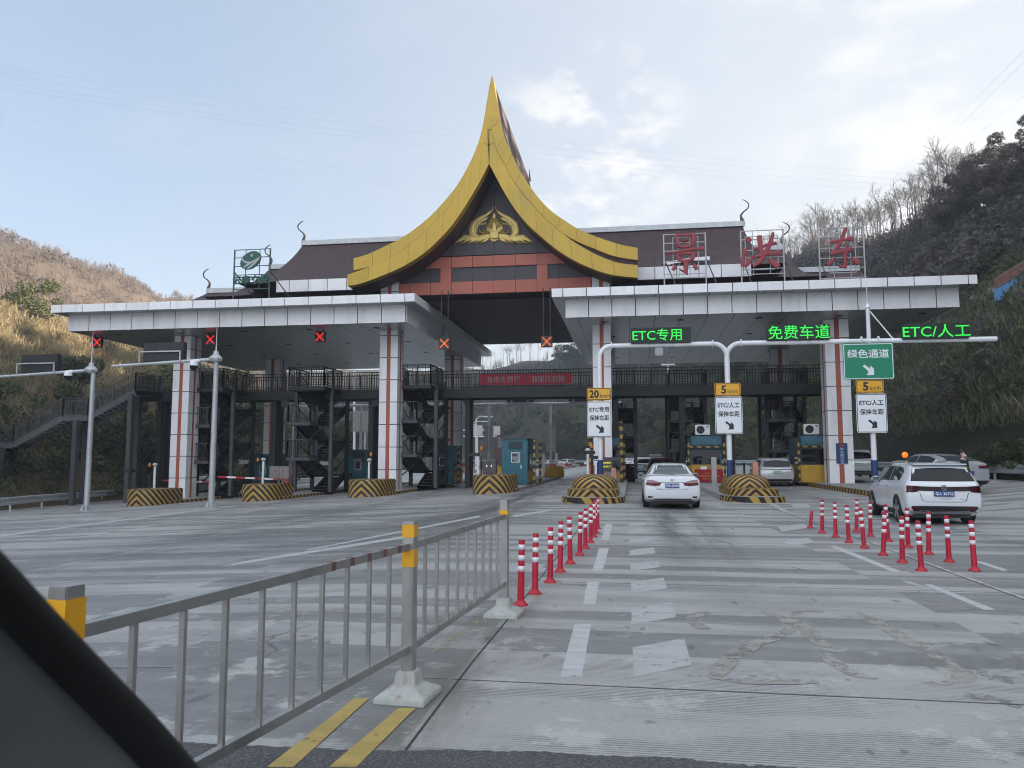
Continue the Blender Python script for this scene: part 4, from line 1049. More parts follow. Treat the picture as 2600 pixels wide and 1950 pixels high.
def stair_tower(x, y, zg, label, front=True):
    """dark steel stair: landings at the front and back, two scissor flights, corner posts"""
    t = thing('stair_tower', label, 'stair tower', (x, y, zg), group='dark steel stair towers under the footbridge')
    topz = BZ - zg; W, D = 1.2, 5.4
    for sx in (-1, 1):
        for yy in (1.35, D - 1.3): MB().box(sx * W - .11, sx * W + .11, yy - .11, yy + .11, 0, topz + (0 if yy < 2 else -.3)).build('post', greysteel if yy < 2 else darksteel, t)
    for sx in (-1,): MB().box(sx * .95 - .1, sx * .95 + .1, .1, .3, 0, 1.95).build('post', greysteel, t)
    levels = [topz * .33 + .0, topz * .66]
    for z in levels:
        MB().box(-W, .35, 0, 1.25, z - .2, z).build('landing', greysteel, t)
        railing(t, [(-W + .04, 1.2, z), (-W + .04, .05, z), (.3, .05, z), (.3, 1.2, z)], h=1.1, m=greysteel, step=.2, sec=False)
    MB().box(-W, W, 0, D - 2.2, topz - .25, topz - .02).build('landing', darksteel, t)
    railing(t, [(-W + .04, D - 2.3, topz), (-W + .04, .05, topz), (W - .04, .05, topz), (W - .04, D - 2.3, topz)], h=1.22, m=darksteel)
    zs = [0] + levels + [topz]
    for i in range(3):
        xm = -.75 + .5 * 0
        for h2 in range(2):
            z0, z1 = zs[i] + (zs[i + 1] - zs[i]) * h2 / 2, zs[i] + (zs[i + 1] - zs[i]) * (h2 + 1) / 2
            x0, x1 = (-W + .1, -.08) if h2 else (.08, W - .1)
            y0, y1 = (1.3, D - 1.4) if h2 == 0 else (D - 1.4, 1.3)
            f = MB()
            for xx in (x0, x1): f.bar((xx, y0, z0 - .1), (xx, y1, z1 - .1), .07, .5)
            for q in range(6):
                zz = z0 + (z1 - z0) * (q + 1) / 6; ya, yb = sorted((y0 + (y1 - y0) * q / 6, y0 + (y1 - y0) * (q + 1) / 6)); f.box(x0, x1, ya, yb, zz - .05, zz)
            xx = x1 if h2 == 0 else x0
            f.bar((xx, y0, z0 + 1), (xx, y1, z1 + 1), .05)
            for q in range(9): yy = y0 + (y1 - y0) * q / 8; f.bar((xx, yy, z0 + (z1 - z0) * q / 8), (xx, yy, z0 + (z1 - z0) * q / 8 + 1), .028)
            f.add([(x0, y0, z0 - .2), (x1, y0, z0 - .2), (x1, y1, z1 - .2), (x0, y1, z1 - .2)], [(0, 1, 2, 3)])
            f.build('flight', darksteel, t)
        MB().box(-W, W, D - 1.4, D - .2, (zs[i] + zs[i + 1]) / 2 - .15, (zs[i] + zs[i + 1]) / 2).build('landing', darksteel, t)
    for z in (1.6, 3.6): MB().bar((-W, 1.4, z - 1), (W, 1.4, z + 1), .07).build('brace', darksteel, t)
    return t
for k, (x, y, lab) in enumerate(((-27.0, 45.9, 'dark steel stair tower behind the leftmost clad column'), (-20.2, 45.9, 'dark steel stair tower standing free above the grey cabinet on the second island'), (-13.3, 45.9, 'dark steel stair tower behind the column left of the gable'), (-.9, 51.3, 'dark steel stair tower hidden behind the column with the 20 km/h sign'), (3.7, 51.3, 'dark steel stair tower behind the booth with the red tablecloth'), (10.0, 51.3, 'dark steel stair tower behind the rightmost booth'))):
    stair_tower(x, y, gz(x) + .2, lab)
# floodlights slung under the bridge
for x, y, lab in ((1012, 840, None),):
    pass
for px, py, lab in ((726, 1026, 'black floodlight slung under the footbridge beside the middle stair tower'), (955, 1024, 'black floodlight slung under the footbridge left of the gable column')):
    p = P(px, py, 49.1); t = thing('floodlight', lab, 'floodlight', (p.x, 49.1, p.z), group='floodlights under the footbridge')
    MB().cbox((0, -.1, 0), .52, .16, .46, .3).build('lamp_housing', blackm, t, bevel=.02); MB().bar((.1, 0, .2), (.12, .1, .55), .05).build('bracket', darksteel, t)

# ---------------------------------------------------------------- lane signals hanging from the canopies
def lane_signal(px, py, top, emit, label):
    c = P(px, py, 44.0); t = thing('lane_signal', label, 'lane signal', (c.x, 44, c.z), group='red cross lane signals')
    MB().box(-.33, .33, 0, .18, -.33, .33).build('signal_box', ledbox, t, bevel=.015)
    dots = MB()
    for i in range(-5, 6):
        for sg in (1, -1):
            for off in (-.017, .017):
                q = i * .048; dots.cbox((q + off, -.008, sg * q + off * -sg), .021, .016, .021)
    dots.build('cross_lamp', emit, t)
    for sx in (-.2, .2): MB().bar((sx, .09, .33), (sx, .09, top - c.z), .055).build('hanger', darksteel, t)
lane_signal(246, 869, ZC, ledr, 'red cross lane signal hanging at the far left end of the left canopy')
lane_signal(534, 862, ZC, ledr, 'red cross lane signal over the lane beside the leftmost column')
lane_signal(812, 855, ZC, ledr, 'red cross lane signal under the left canopy just left of the gable column')
lane_signal(1128, 872, 11.5, ledo, 'orange cross lane signal on long rods under the left half of the gable')
lane_signal(1388, 867, 11.5, ledo, 'orange cross lane signal on long rods under the right half of the gable')

# ---------------------------------------------------------------- hills
rng = np.random.default_rng(11)
def hill_material(name, lo, hi, lo2, hi2, sc=.35, bump=.8):
    g = NT(name, .95); g.b.inputs['Specular IOR Level'].default_value = .1
    pos = g.n('ShaderNodeNewGeometry').outputs['Position']
    a = g.noise(pos, sc, 8, .7); b = g.noise(pos, sc * .16, 5); c = g.noise(pos, sc * 7, 6, .7)
    col = g.mix(g.rng(b, .42, .6), g.mix(a, lo, hi), g.mix(a, lo2, hi2))
    col = g.mix(g.math('MULTIPLY', g.rng(c, .35, .7), .5), col, tuple(x * .4 for x in lo))
    g.l(col, g.b.inputs['Base Color'])
    bp = g.n('ShaderNodeBump'); bp.inputs['Strength'].default_value = bump; bp.inputs['Distance'].default_value = .6
    g.l(g.math('ADD', a, c), bp.inputs['Height']); g.l(bp.outputs[0], g.b.inputs['Normal'])
    return g.m
class Hill:
    """ground between a toe line and a ridge line, carried on down behind the ridge"""
    def __init__(s, rows, pw, amp, seed):
        s.toe = np.array([r[:3] for r in rows], float); s.rid = np.array([r[3:] for r in rows], float); s.pw = pw; s.amp = amp; s.seed = seed
    def at(s, u, t):
        """u along the hill in rows, t from toe (0) to ridge (1) and beyond"""
        i = min(int(u), len(s.toe) - 2); q = u - i
        def cr(A):
            p0, p1, p2, p3 = A[max(i - 1, 0)], A[i], A[i + 1], A[min(i + 2, len(A) - 1)]
            return .5 * ((2 * p1) + (p2 - p0) * q + (2 * p0 - 5 * p1 + 4 * p2 - p3) * q * q + (3 * p1 - p0 - 3 * p2 + p3) * q ** 3)
        a, b = cr(s.toe), cr(s.rid); p = a + (b - a) * t
        hgt = b[2] - a[2]
        p[2] = a[2] + hgt * (t ** s.pw if t <= 1 else 1 - .0 - (t - 1) ** 1.6 * .55)
        k = min(1, t * 5) * s.amp
        p[2] += k * (noise.noise(Vector((p[0] * .055 + s.seed, p[1] * .055, 0))) * 1.6 + noise.noise(Vector((p[0] * .2, p[1] * .2, s.seed))) * .6)
        return p
    def mesh(s, name, m, nu, ts):
        V = []; Fc = []; n = len(ts)
        for i in range(nu + 1):
            u = (len(s.toe) - 1.0001) * i / nu
            for t in ts: V.append(s.at(u, t))
        for i in range(nu):
            for j in range(n - 1): a = i * n + j; Fc.append((a, a + 1, a + n + 1, a + n))
        o = np_mesh(name, V, Fc, m, smooth=True); return tag(o, None, None, kind='structure')
ts = [-.12, 0, .04, .09, .15, .22, .3, .38, .46, .54, .62, .7, .78, .85, .92, 1.0, 1.08, 1.2, 1.5, 2.0, 2.6]
right = Hill([(17.6, -60, .5, 52, -80, 30), (17.6, -20, .5, 50, -25, 31), (17.6, 20, .5, 47, 25, 41), (18.4, 45, .45, 42, 65, 29.5), (19.5, 75, .3, 43, 118, 35), (18, 105, .2, 41, 158, 43), (10, 138, .1, 35, 187, 47), (-12, 172, 0, 12, 255, 47), (-48, 205, 0, -40, 325, 42), (-90, 215, 0, -110, 350, 42), (-150, 225, 0, -190, 370, 46)], .86, 1.5, 3)  # unseen near part of the ridge raised to keep the gable roof shaded
left = Hill([(-37, -60, -1.4, -56, -60, 13), (-37, 0, -1.4, -55, 0, 14), (-38, 40, -1.4, -56, 45, 15), (-39, 70, -1.4, -57, 75, 15), (-41, 95, -1.2, -58, 100, 13), (-48, 130, -1, -70, 138, 12), (-68, 170, -.5, -95, 185, 12), (-110, 195, 0, -130, 215, 12)], .9, .8, 9)
leftfar = Hill([(-62, -80, 8, -122, -60, 50), (-62, 0, 9, -124, 20, 50), (-63, 60, 9, -124, 90, 45), (-66, 110, 8, -126, 160, 46), (-78, 160, 6, -132, 230, 47), (-105, 215, 4, -150, 300, 44), (-150, 260, 2, -190, 380, 40)], .95, 2.2, 21)
right.mesh('hill_right', hill_material('dark_slope_earth', (.055, .05, .042), (.10, .09, .07), (.05, .06, .035), (.09, .085, .06)), 90, ts)
left.mesh('hill_left', hill_material('dry_grass_slope', (.15, .12, .07), (.26, .21, .125), (.10, .087, .052), (.19, .15, .09)), 70, ts)
leftfar.mesh('hill_far_left', hill_material('brown_scrub_slope', (.10, .078, .058), (.17, .132, .1), (.08, .066, .05), (.14, .11, .085)), 60, ts)

# ---------------------------------------------------------------- plants
def leafmat(name, c1, c2, trans=.25):
    g = NT(name, .65); g.b.inputs['Specular IOR Level'].default_value = .25
    gm_ = g.n('ShaderNodeNewGeometry'); a = g.noise(gm_.outputs['Position'], 1.3, 4); rnd = gm_.outputs['Random Per Island']
    lo = g.noise(gm_.outputs['Position'], .16, 5)
    cc_ = g.mix(g.math('MULTIPLY', g.math('ADD', a, rnd), .5), c1, c2)
    g.l(g.mix(g.math('MULTIPLY', g.rng(lo, .48, .66), .6), cc_, tuple(q * f for q, f in zip(c1, (.85, .62, .6)))), g.b.inputs['Base Color'])
    tr = g.n('ShaderNodeBsdfTranslucent'); tr.inputs['Color'].default_value = (*c2, 1)
    ms = g.n('ShaderNodeMixShader'); ms.inputs[0].default_value = trans
    g.l(g.b.outputs[0], ms.inputs[1]); g.l(tr.outputs[0], ms.inputs[2]); g.l(ms.outputs[0], g.t.nodes['Material Output'].inputs['Surface'])
    return g.m
leaf_dark = leafmat('leaf_dark', (.036, .048, .027), (.088, .104, .054))
leaf_mid = leafmat('leaf_mid', (.052, .068, .030), (.135, .15, .065))
leaf_dry = leafmat('leaf_dry', (.10, .085, .045), (.2, .17, .09))
leaf_plum = leafmat('leaf_dusky', (.075, .066, .063), (.14, .125, .117))
bark_dark = mat('bark_dark', (.06, .05, .042), .9, 0, .3, 3)
twig_pale = mat('twig_pale', (.055, .048, .045), .9, 0, .3, 2)
bark_pale = mat('bark_pale', (.085, .076, .068), .9, 0, .3, 2)
twig_brown = mat('twig_brown', (.105, .083, .068), .95, 0, .35, .4)
twig_grey = mat('twig_grey', (.095, .083, .077), .95, 0, .35, .4)
leaf_brown = leafmat('leaf_brown', (.06, .046, .038), (.11, .088, .072))
grass_gold = leafmat('grass_gold', (.185, .15, .085), (.365, .315, .195), .3)
grass_dry = leafmat('grass_greygreen', (.10, .10, .062), (.27, .265, .17), .25)
grass_green = leafmat('grass_green', (.05, .07, .028), (.125, .15, .06), .25)
def leaves(centers, radii, n, size, rs, flat=.7, asp=1.7):
    """leaf quads scattered through ellipsoid clumps, denser near the skin"""
    out_v = []
    for c, r in zip(centers, radii):
        k = max(4, int(n * (r / np.mean(radii)) ** 2))
        d = rs.normal(size=(k, 3)); d /= np.linalg.norm(d, axis=1)[:, None]
        p = c + d * (r * rs.uniform(.45, 1.05, k) ** .6)[:, None] * np.array([1, 1, flat])
        a = rs.normal(size=(k, 3)); a /= np.linalg.norm(a, axis=1)[:, None]
        b = np.cross(a, d + rs.normal(size=(k, 3)) * .6); b /= np.maximum(np.linalg.norm(b, axis=1), 1e-6)[:, None]
        s = (size * rs.uniform(.55, 1.35, k))[:, None]
        q = np.stack([p - a * s * asp / 2, p + b * s * .5, p + a * s * asp / 2, p - b * s * .5], 1)
        out_v.append(q.reshape(-1, 3))
    V = np.concatenate(out_v); return V, np.arange(len(V)).reshape(-1, 4)
def limb_mesh(segs, n=4):
    V = []; Fc = []
    for p, q, r0, r1 in segs:
        p, q = np.array(p), np.array(q); d = q - p; d /= max(np.linalg.norm(d), 1e-6)
        a = np.cross(d, (0, 0, 1) if abs(d[2]) < .9 else (1, 0, 0)); a /= np.linalg.norm(a); b = np.cross(d, a); o = len(V)
        for c, r in ((p, r0), (q, r1)):
            for j in range(n): t = 2 * math.pi * j / n; V.append(c + (a * math.cos(t) + b * math.sin(t)) * r)
        for j in range(n): Fc.append((o + j, o + (j + 1) % n, o + n + (j + 1) % n, o + n + j))
    return V, Fc
def grow(rs, p, d, L, r, depth, segs, spread=.55, up=.12):
    k = 3; dd = np.array(d, float)
    for i in range(k):
        q = p + dd * L / k; segs.append((p, q, r * (1 - .25 * i / k), r * (1 - .25 * (i + 1) / k))); p = q
        dd = dd + rs.normal(size=3) * .09 + np.array([0, 0, up * .3]); dd /= np.linalg.norm(dd)
        if depth > 0 and i >= (0 if depth < 3 else 1):
            e = dd + rs.normal(size=3) * spread; e /= np.linalg.norm(e)
            grow(rs, p, e, L * rs.uniform(.5, .72), r * .55, depth - 1, segs, spread, up)
    if depth > 0:
        for _ in range(2):
            e = dd + rs.normal(size=3) * spread * .8; e /= np.linalg.norm(e)
            grow(rs, p, e, L * rs.uniform(.55, .75), r * .6, depth - 1, segs, spread, up)
    return segs
def tree_mesh(kind, seed):
    """(trunk mesh, crown mesh)"""
    rs = np.random.default_rng(seed)
    if kind == 'bare':
        segs = [((0, 0, -.5), (rs.normal() * .15, rs.normal() * .15, 3.8), .09, .07)]
        top = np.array(segs[0][1]); tw = []
        grow(rs, top, np.array([rs.normal() * .08, rs.normal() * .08, 1]), 2.1, .06, 3, tw, .62, .16)
        return limb_mesh(segs, 5), limb_mesh([(p, q, max(a, .012), max(b, .009)) for p, q, a, b in tw], 3)
    hgt = {'tree': 5.0, 'bush': .5, 'tall': 7.0}[kind]
    segs = []; grow(rs, np.array([0, 0, -.5]), np.array([0, 0, 1.0]), hgt * .55 + .5, .14 * hgt / 5, 2, segs, .5, .2)
    nC = {'tree': 16, 'bush': 9, 'tall': 22}[kind]
    cs = rs.normal(size=(nC, 3)) * {'tree': (1.5, 1.5, 1.2), 'bush': (.75, .55, .3), 'tall': (1.8, 1.8, 2.0)}[kind] + np.array([0, 0, {'tree': 4.6, 'bush': .75, 'tall': 6.5}[kind]])
    rr_ = rs.uniform(.6, 1.25, nC) * {'tree': 1.05, 'bush': .42, 'tall': 1.2}[kind]
    return limb_mesh(segs, 5), leaves(cs, rr_, {'tree': 150, 'bush': 170, 'tall': 260}[kind], {'tree': .22, 'bush': .11, 'tall': .22}[kind], rs)
def tree_proto(name, kind, seed, bark, leaf, crown='crown'):
    (tv, tf), (cv, cf) = tree_mesh(kind, seed)
    t = thing(name, None, None)
    np_mesh('trunk', tv, tf, bark, t); np_mesh(crown, cv, cf, leaf, t)
    return t
used = set()
def plant(proto, p, sc, label, cat, group):
    if proto.name not in used: used.add(proto.name); c = proto
    else: c = copy_tree(proto)
    c.location = p; c.scale = (sc, sc, sc * random.uniform(.9, 1.12)); c.rotation_euler = (0, 0, random.uniform(0, 6.28))
    return tag(c, label, cat, group)
# bare pale trees along the right-hand ridge and over the valley head
bare = [tree_proto('bare_tree', 'bare', 100 + i, bark_pale, twig_pale) for i in range(6)]
lab_r = 'slender leafless tree in the row along the ridge right of the roof'
lab_m = 'slender leafless tree on the hazy far ridge seen through the gap in the roof'
for i in range(205):
    u = rng.uniform(3.6, 7.05); t = rng.uniform(.80, 1.06)
    plant(bare[i % 6], right.at(u, t), rng.uniform(.8, 1.25), lab_r, 'bare tree', 'leafless trees along the right ridge')
for i in range(75):
    u = rng.uniform(7.05, 8.9); t = rng.uniform(.86, 1.04)
    plant(bare[i % 6], right.at(u, t), rng.uniform(.85, 1.35), lab_m, 'bare tree', 'leafless trees on the far ridge')
# woodland that reads as one mass: dusky thickets on the right hill
def thicket(name, hill, n, ul, tl, rad, leafn, size, m, seed, zoff=.4, flat=.8, filt=None):
    rs = np.random.default_rng(seed); C = []; Rr = []
    while len(C) < n:
        u, t = rs.uniform(*ul), rs.uniform(*tl)
        if filt and not filt(u, t): continue
        r = rs.uniform(*rad); p = hill.at(u, t); C.append(p + np.array([0, 0, r * zoff])); Rr.append(r)
    V, Fc = leaves(np.array(C), np.array(Rr), leafn, size, rs, flat)
    return tag(np_mesh(name, V, Fc, m), None, None, kind='stuff')
def cut_slope(u, t): return t > .5 or u > 4.9
thicket('woodland', right, 620, (1.6, 5.6), (.42, 1.0), (1.0, 2.6), 90, .34, leaf_plum, 5, filt=cut_slope)
thicket('woodland', right, 330, (1.6, 6.6), (.3, .85), (.9, 2.1), 90, .32, leaf_dark, 6, filt=cut_slope)
thicket('woodland', right, 420, (5.0, 10), (.02, .8), (1.2, 3.2), 70, .5, leaf_dark, 8, filt=lambda u, t: not (5.0 < u < 6.6 and t < .28))
thicket('undergrowth', right, 240, (4.6, 6.4), (.0, .3), (.5, 1.3), 70, .22, leaf_mid, 9)
# big leafy trees on the right shoulder, with long leaning pale trunks below
tall = [tree_proto('leafy_tree', 'tall', 40 + i, bark_pale, leaf_plum) for i in range(3)]
for i in range(44):
    u = rng.uniform(2.0, 3.75); t = rng.uniform(.72, 1.0)
    plant(tall[i % 3], right.at(u, t), rng.uniform(.42, .72), 'dusky broadleaf tree on the shoulder of the right hill', 'tree', 'broadleaf trees on the right hill shoulder')
# grass: blades in tufts
def tufts(name, hill, n, ul, tl, blades, hgt, wid, m, seed, plume=0.0, filt=None):
    rs = np.random.default_rng(seed); V = np.empty((n * blades, 4, 3)); k = 0
    while k < n * blades:
        u, t = rs.uniform(*ul), rs.uniform(*tl)
        if filt and not filt(u, t): continue
        p = hill.at(u, t); s = rs.uniform(.6, 1.4)
        d = rs.normal(size=(blades, 3)) * .45 + np.array([0, 0, 1]); d /= np.linalg.norm(d, axis=1)[:, None]
        b0 = p + rs.normal(size=(blades, 3)) * np.array([.25, .25, .02]); L = hgt * s * rs.uniform(.6, 1.2, blades)[:, None]
        sd_ = np.stack([rs.normal(size=blades), rs.normal(size=blades), np.zeros(blades)], 1); sd_ /= np.linalg.norm(sd_, axis=1)[:, None]
        mid = b0 + d * L * .6; tip = mid + (d + rs.normal(size=(blades, 3)) * .35 - np.array([0, 0, .25])) * L * .45
        V[k:k + blades, 0] = b0; V[k:k + blades, 1] = mid + sd_ * wid * s; V[k:k + blades, 2] = tip; V[k:k + blades, 3] = mid - sd_ * wid * s
        k += blades
    V = V.reshape(-1, 3); return tag(np_mesh(name, V, np.arange(len(V)).reshape(-1, 4), m), None, None, kind='stuff')
tufts('dry_grass', left, 9000, (1.4, 5.6), (.25, 1.1), 12, .8, .03, grass_gold, 31)
tufts('dry_grass', left, 3000, (1.4, 6.5), (0, .7), 10, .8, .035, grass_dry, 32)
thicket('undergrowth', left, 420, (1.4, 6.2), (.0, .5), (.4, 1.1), 60, .2, leaf_mid, 36)
thicket('thicket', left, 230, (1.3, 6.0), (.0, .36), (.8, 1.7), 120, .2, leaf_dark, 41)
thicket('thicket', left, 130, (1.3, 6.0), (.0, .36), (.7, 1.5), 120, .2, leaf_mid, 42)
thicket('undergrowth', left, 160, (1.4, 6.2), (.35, 1.0), (.3, .8), 50, .16, leaf_dry, 37)
tufts('hillside_grass', right, 4200, (1.7, 4.6), (.06, .62), 12, 1.0, .03, grass_dry, 33)
thicket('undergrowth', right, 420, (1.7, 4.8), (.09, .6), (.4, 1.3), 70, .2, leaf_mid, 38)
thicket('undergrowth', right, 330, (1.7, 4.8), (.09, .62), (.4, 1.2), 70, .2, leaf_plum, 39)
tufts('hillside_grass', right, 2600, (1.7, 4.8), (.06, .58), 12, .95, .035, grass_green, 34)
tufts('hillside_grass', right, 1800, (4.9, 6.6), (.0, .3), 8, .7, .06, grass_green, 35)
# leafless scrub on the far left hill, one brown mass
def scrub(name, hill, n, ul, tl, hgt, m, seed, k=22):
    rs = np.random.default_rng(seed); V = []
    for _ in range(n):
        p = hill.at(rs.uniform(*ul), rs.uniform(*tl)); h = hgt * rs.uniform(.6, 1.35)
        d = rs.normal(size=(k, 3)) * np.array([.34, .34, .12]) + np.array([0, 0, 1]); a = p + rs.normal(size=(k, 3)) * .12 + np.array([0, 0, h * 1.0]) * rs.uniform(0, .5, k)[:, None]
        L = h * rs.uniform(.35, .75, k)[:, None]; q = a + d * L
        s_ = rs.normal(size=(k, 3)); s_[:, 2] = 0; s_ /= np.linalg.norm(s_, axis=1)[:, None]; wd = .05 * h / 3
        V.append(np.stack([a - s_ * wd, a + s_ * wd, q + s_ * wd * .3, q - s_ * wd * .3], 1).reshape(-1, 3))
        tr_ = np.array([p - [0, 0, .3], p + [.05, 0, -.3], p + [.03, 0, h * .6], p + [0, 0, h * .6]]); V.append(tr_)
    V = np.concatenate(V); return tag(np_mesh(name, V, np.arange(len(V)).reshape(-1, 4), m), None, None, kind='stuff')
scrub('dry_woodland', leftfar, 3600, (1.6, 5.9), (.05, 1.06), 1.7, twig_brown, 51)
scrub('dry_woodland', leftfar, 2600, (1.6, 5.9), (.1, 1.04), 1.5, twig_grey, 54)
thicket('dry_woodland', leftfar, 900, (1.6, 5.9), (.05, 1.04), (.6, 1.7), 60, .24, leaf_brown, 55)
scrub('dry_woodland', right, 900, (3.0, 6.8), (.55, 1.0), 2.6, bark_dark, 52)
scrub('dry_woodland', right, 700, (6.8, 9.6), (.25, .95), 3.4, bark_dark, 53)
# green trees at the foot of the left slope and here and there higher up
broad = [tree_proto('broadleaf_tree', 'tree', 60 + i, bark_dark, leaf_dark) for i in range(3)] + [tree_proto('broadleaf_tree', 'tree', 70 + i, bark_dark, leaf_mid) for i in range(2)]
for i in range(34):
    u = rng.uniform(1.5, 5.8); t = rng.uniform(-.02, .34)
    plant(broad[i % 5], left.at(u, t), rng.uniform(.6, 1.15), 'green broadleaf tree at the foot of the golden grass slope on the left', 'tree', 'broadleaf trees at the foot of the left slope')
for i, (u, t) in enumerate(((2.62, .97), (3.3, .9))):
    plant(broad[3], left.at(u, t) - np.array([0, 0, 1.6]), .75, 'bushy green tree standing alone up on the golden grass slope', 'tree', 'green trees up on the left slope')
for i in range(16):
    u = rng.uniform(5.6, 7.3); p = right.at(u, rng.uniform(.0, .12))
    plant(broad[i % 5], p, rng.uniform(.7, 1.3), 'green tree at the head of the valley, seen under the footbridge', 'tree', 'green trees at the valley head')
pine = plant(broad[1], right.at(7.55, .62), 1.6, 'dense dark tree before the far ridge, seen beside the column under the right canopy', 'tree', None)
# clipped bushes behind the right guard rail
bush = [tree_proto('roadside_bush', 'bush', 80 + i, bark_dark, leaf_dark if i else leaf_mid) for i in range(3)]
for i, px in enumerate((2235, 2290, 2345, 2400, 2450, 2500, 2555, 2600, 2650)):
    y = 44 - i * 1.6; r_ = ray(px, 1130); x = r_.x / r_.y * y
    plant(bush[i % 3], (max(x, 18.75), y, gz(x) + .75), rng.uniform(1.0, 1.3), 'dark leafy bush in the clipped row behind the right guard rail', 'bush', 'bushes behind the right guard rail')

# mural-painted retaining wall and pale drain channels on the right slope
wl_ = thing('retaining_wall', 'blue painted retaining wall with a brick-brown top high on the right slope', 'wall', P(2570, 750, 58), world=True)
def pz(x, y, Y): p = P(x, y, Y); return (p.x, p.z)
MB().prism([pz(2541, 760, 58), pz(2541, 727, 58), pz(2640, 668, 58), pz(2640, 800, 58)], 58, 59).build('painted_face', mat('mural_blue', (.1, .26, .5), .8, 0, .25, .8, dirt=((.12, .3, .33), .6, .8)), wl_)
MB().prism([pz(2540, 726, 58), pz(2540, 700, 58), pz(2580, 676, 58), pz(2640, 640, 58), pz(2640, 667, 58)], 57.97, 59).build('brick_top', mat('brick_brown', (.2, .105, .08), .9, 0, .35, 3, bump=.5, bscale=9), wl_)
drain = mat('drain_concrete', (.42, .41, .4), .9, 0, .2, 2)
for k, (a_, b_, lab) in enumerate((((3.05, .30), (3.55, .52), 'pale concrete drain channel slanting up the right slope beside the canopy end'), ((2.75, .02), (2.95, .42), 'pale concrete drain channel running down the slope behind the bushes'))):
    m = MB(); pts = [right.at(a_[0] + (b_[0] - a_[0]) * i / 14, a_[1] + (b_[1] - a_[1]) * i / 14) + np.array([0, 0, .25]) for i in range(15)]
    for p, q in zip(pts, pts[1:]): m.bar(p, q, .55, .4)
    tag(m.build('drain_channel', drain, None), lab, 'drain', 'concrete drains on the right slope')
# transmission towers and power lines
def pylon(p, h, label):
    t = thing('transmission_tower', label, 'pylon', p, group='transmission towers on the ridges')
    m = MB(); w0 = h * .11
    for sx in (-1, 1):
        for sy in (-1, 1): m.bar((sx * w0, sy * w0, -1), (sx * .25, sy * .25, h), .1)
    for i in range(7):
        z0, z1 = h * i / 7, h * (i + 1) / 7; a0, a1 = w0 + (.25 - w0) * i / 7, w0 + (.25 - w0) * (i + 1) / 7
        for sy in (-1, 1): m.bar((-a0, sy * a0, z0), (a1, sy * a1, z1), .05); m.bar((a0, sy * a0, z0), (-a1, sy * a1, z1), .05)
    m.build('lattice', greymetal, t)
    c = MB()
    for z, l in ((h * .8, h * .16), (h * .93, h * .12)): c.bar((-l, 0, z), (l, 0, z), .1); c.bar((-l, 0, z), (0, 0, z + 1.2), .1); c.bar((l, 0, z), (0, 0, z + 1.2), .1)
    c.build('cross_arm', greymetal, t)
    return t
p = right.at(5.75, 1.0); pylon(P(2093, 655, p[1]), 9.5, 'distant lattice transmission tower behind the third red character')
pt = P(618, 765, 420); pylon(pt, 14, 'tiny lattice transmission tower above the left canopy roof')
wire = mat('power_cable', (.05, .05, .055), .5, .3)
def cable(px0, px1, d0, d1, sag, label, r=.0065, grp='power lines across the sky'):
    a, b = P(*px0, d0), P(*px1, d1); m = MB()
    pts = []
    for i in range(41):
        t = i / 40; p = a.lerp(b, t); p.z -= sag * 4 * t * (1 - t); pts.append(p)
    m.tube(pts, r, 4); tag(m.build('power_line', wire, None), label, 'power line', grp)
for k, (ya, yb) in enumerate(((150, 425), (170, 440), (192, 455), (205, 470))):
    cable((-250, ya - 20), (2350, yb + 20), 95, 150, 2.0, 'thin power line of the upper bundle crossing the whole sky behind the golden spire', grp='upper bundle of power lines')
for k, (ya, yb) in enumerate(((275, 545), (300, 562), (312, 572))):
    cable((-250, ya - 20), (2150, yb + 30), 100, 170, 1.5, 'thin power line of the lower bundle crossing the sky behind the gable', grp='lower bundle of power lines')
for k, (q0, q1) in enumerate((((2160, 540), (2660, 65)), ((2172, 545), (2680, 75)), ((2225, 525), (2760, 105)))):
    cable(q0, q1, 170, 60, 1.0, 'thin power line climbing to the upper right corner of the sky', .006, 'power lines climbing at the upper right')

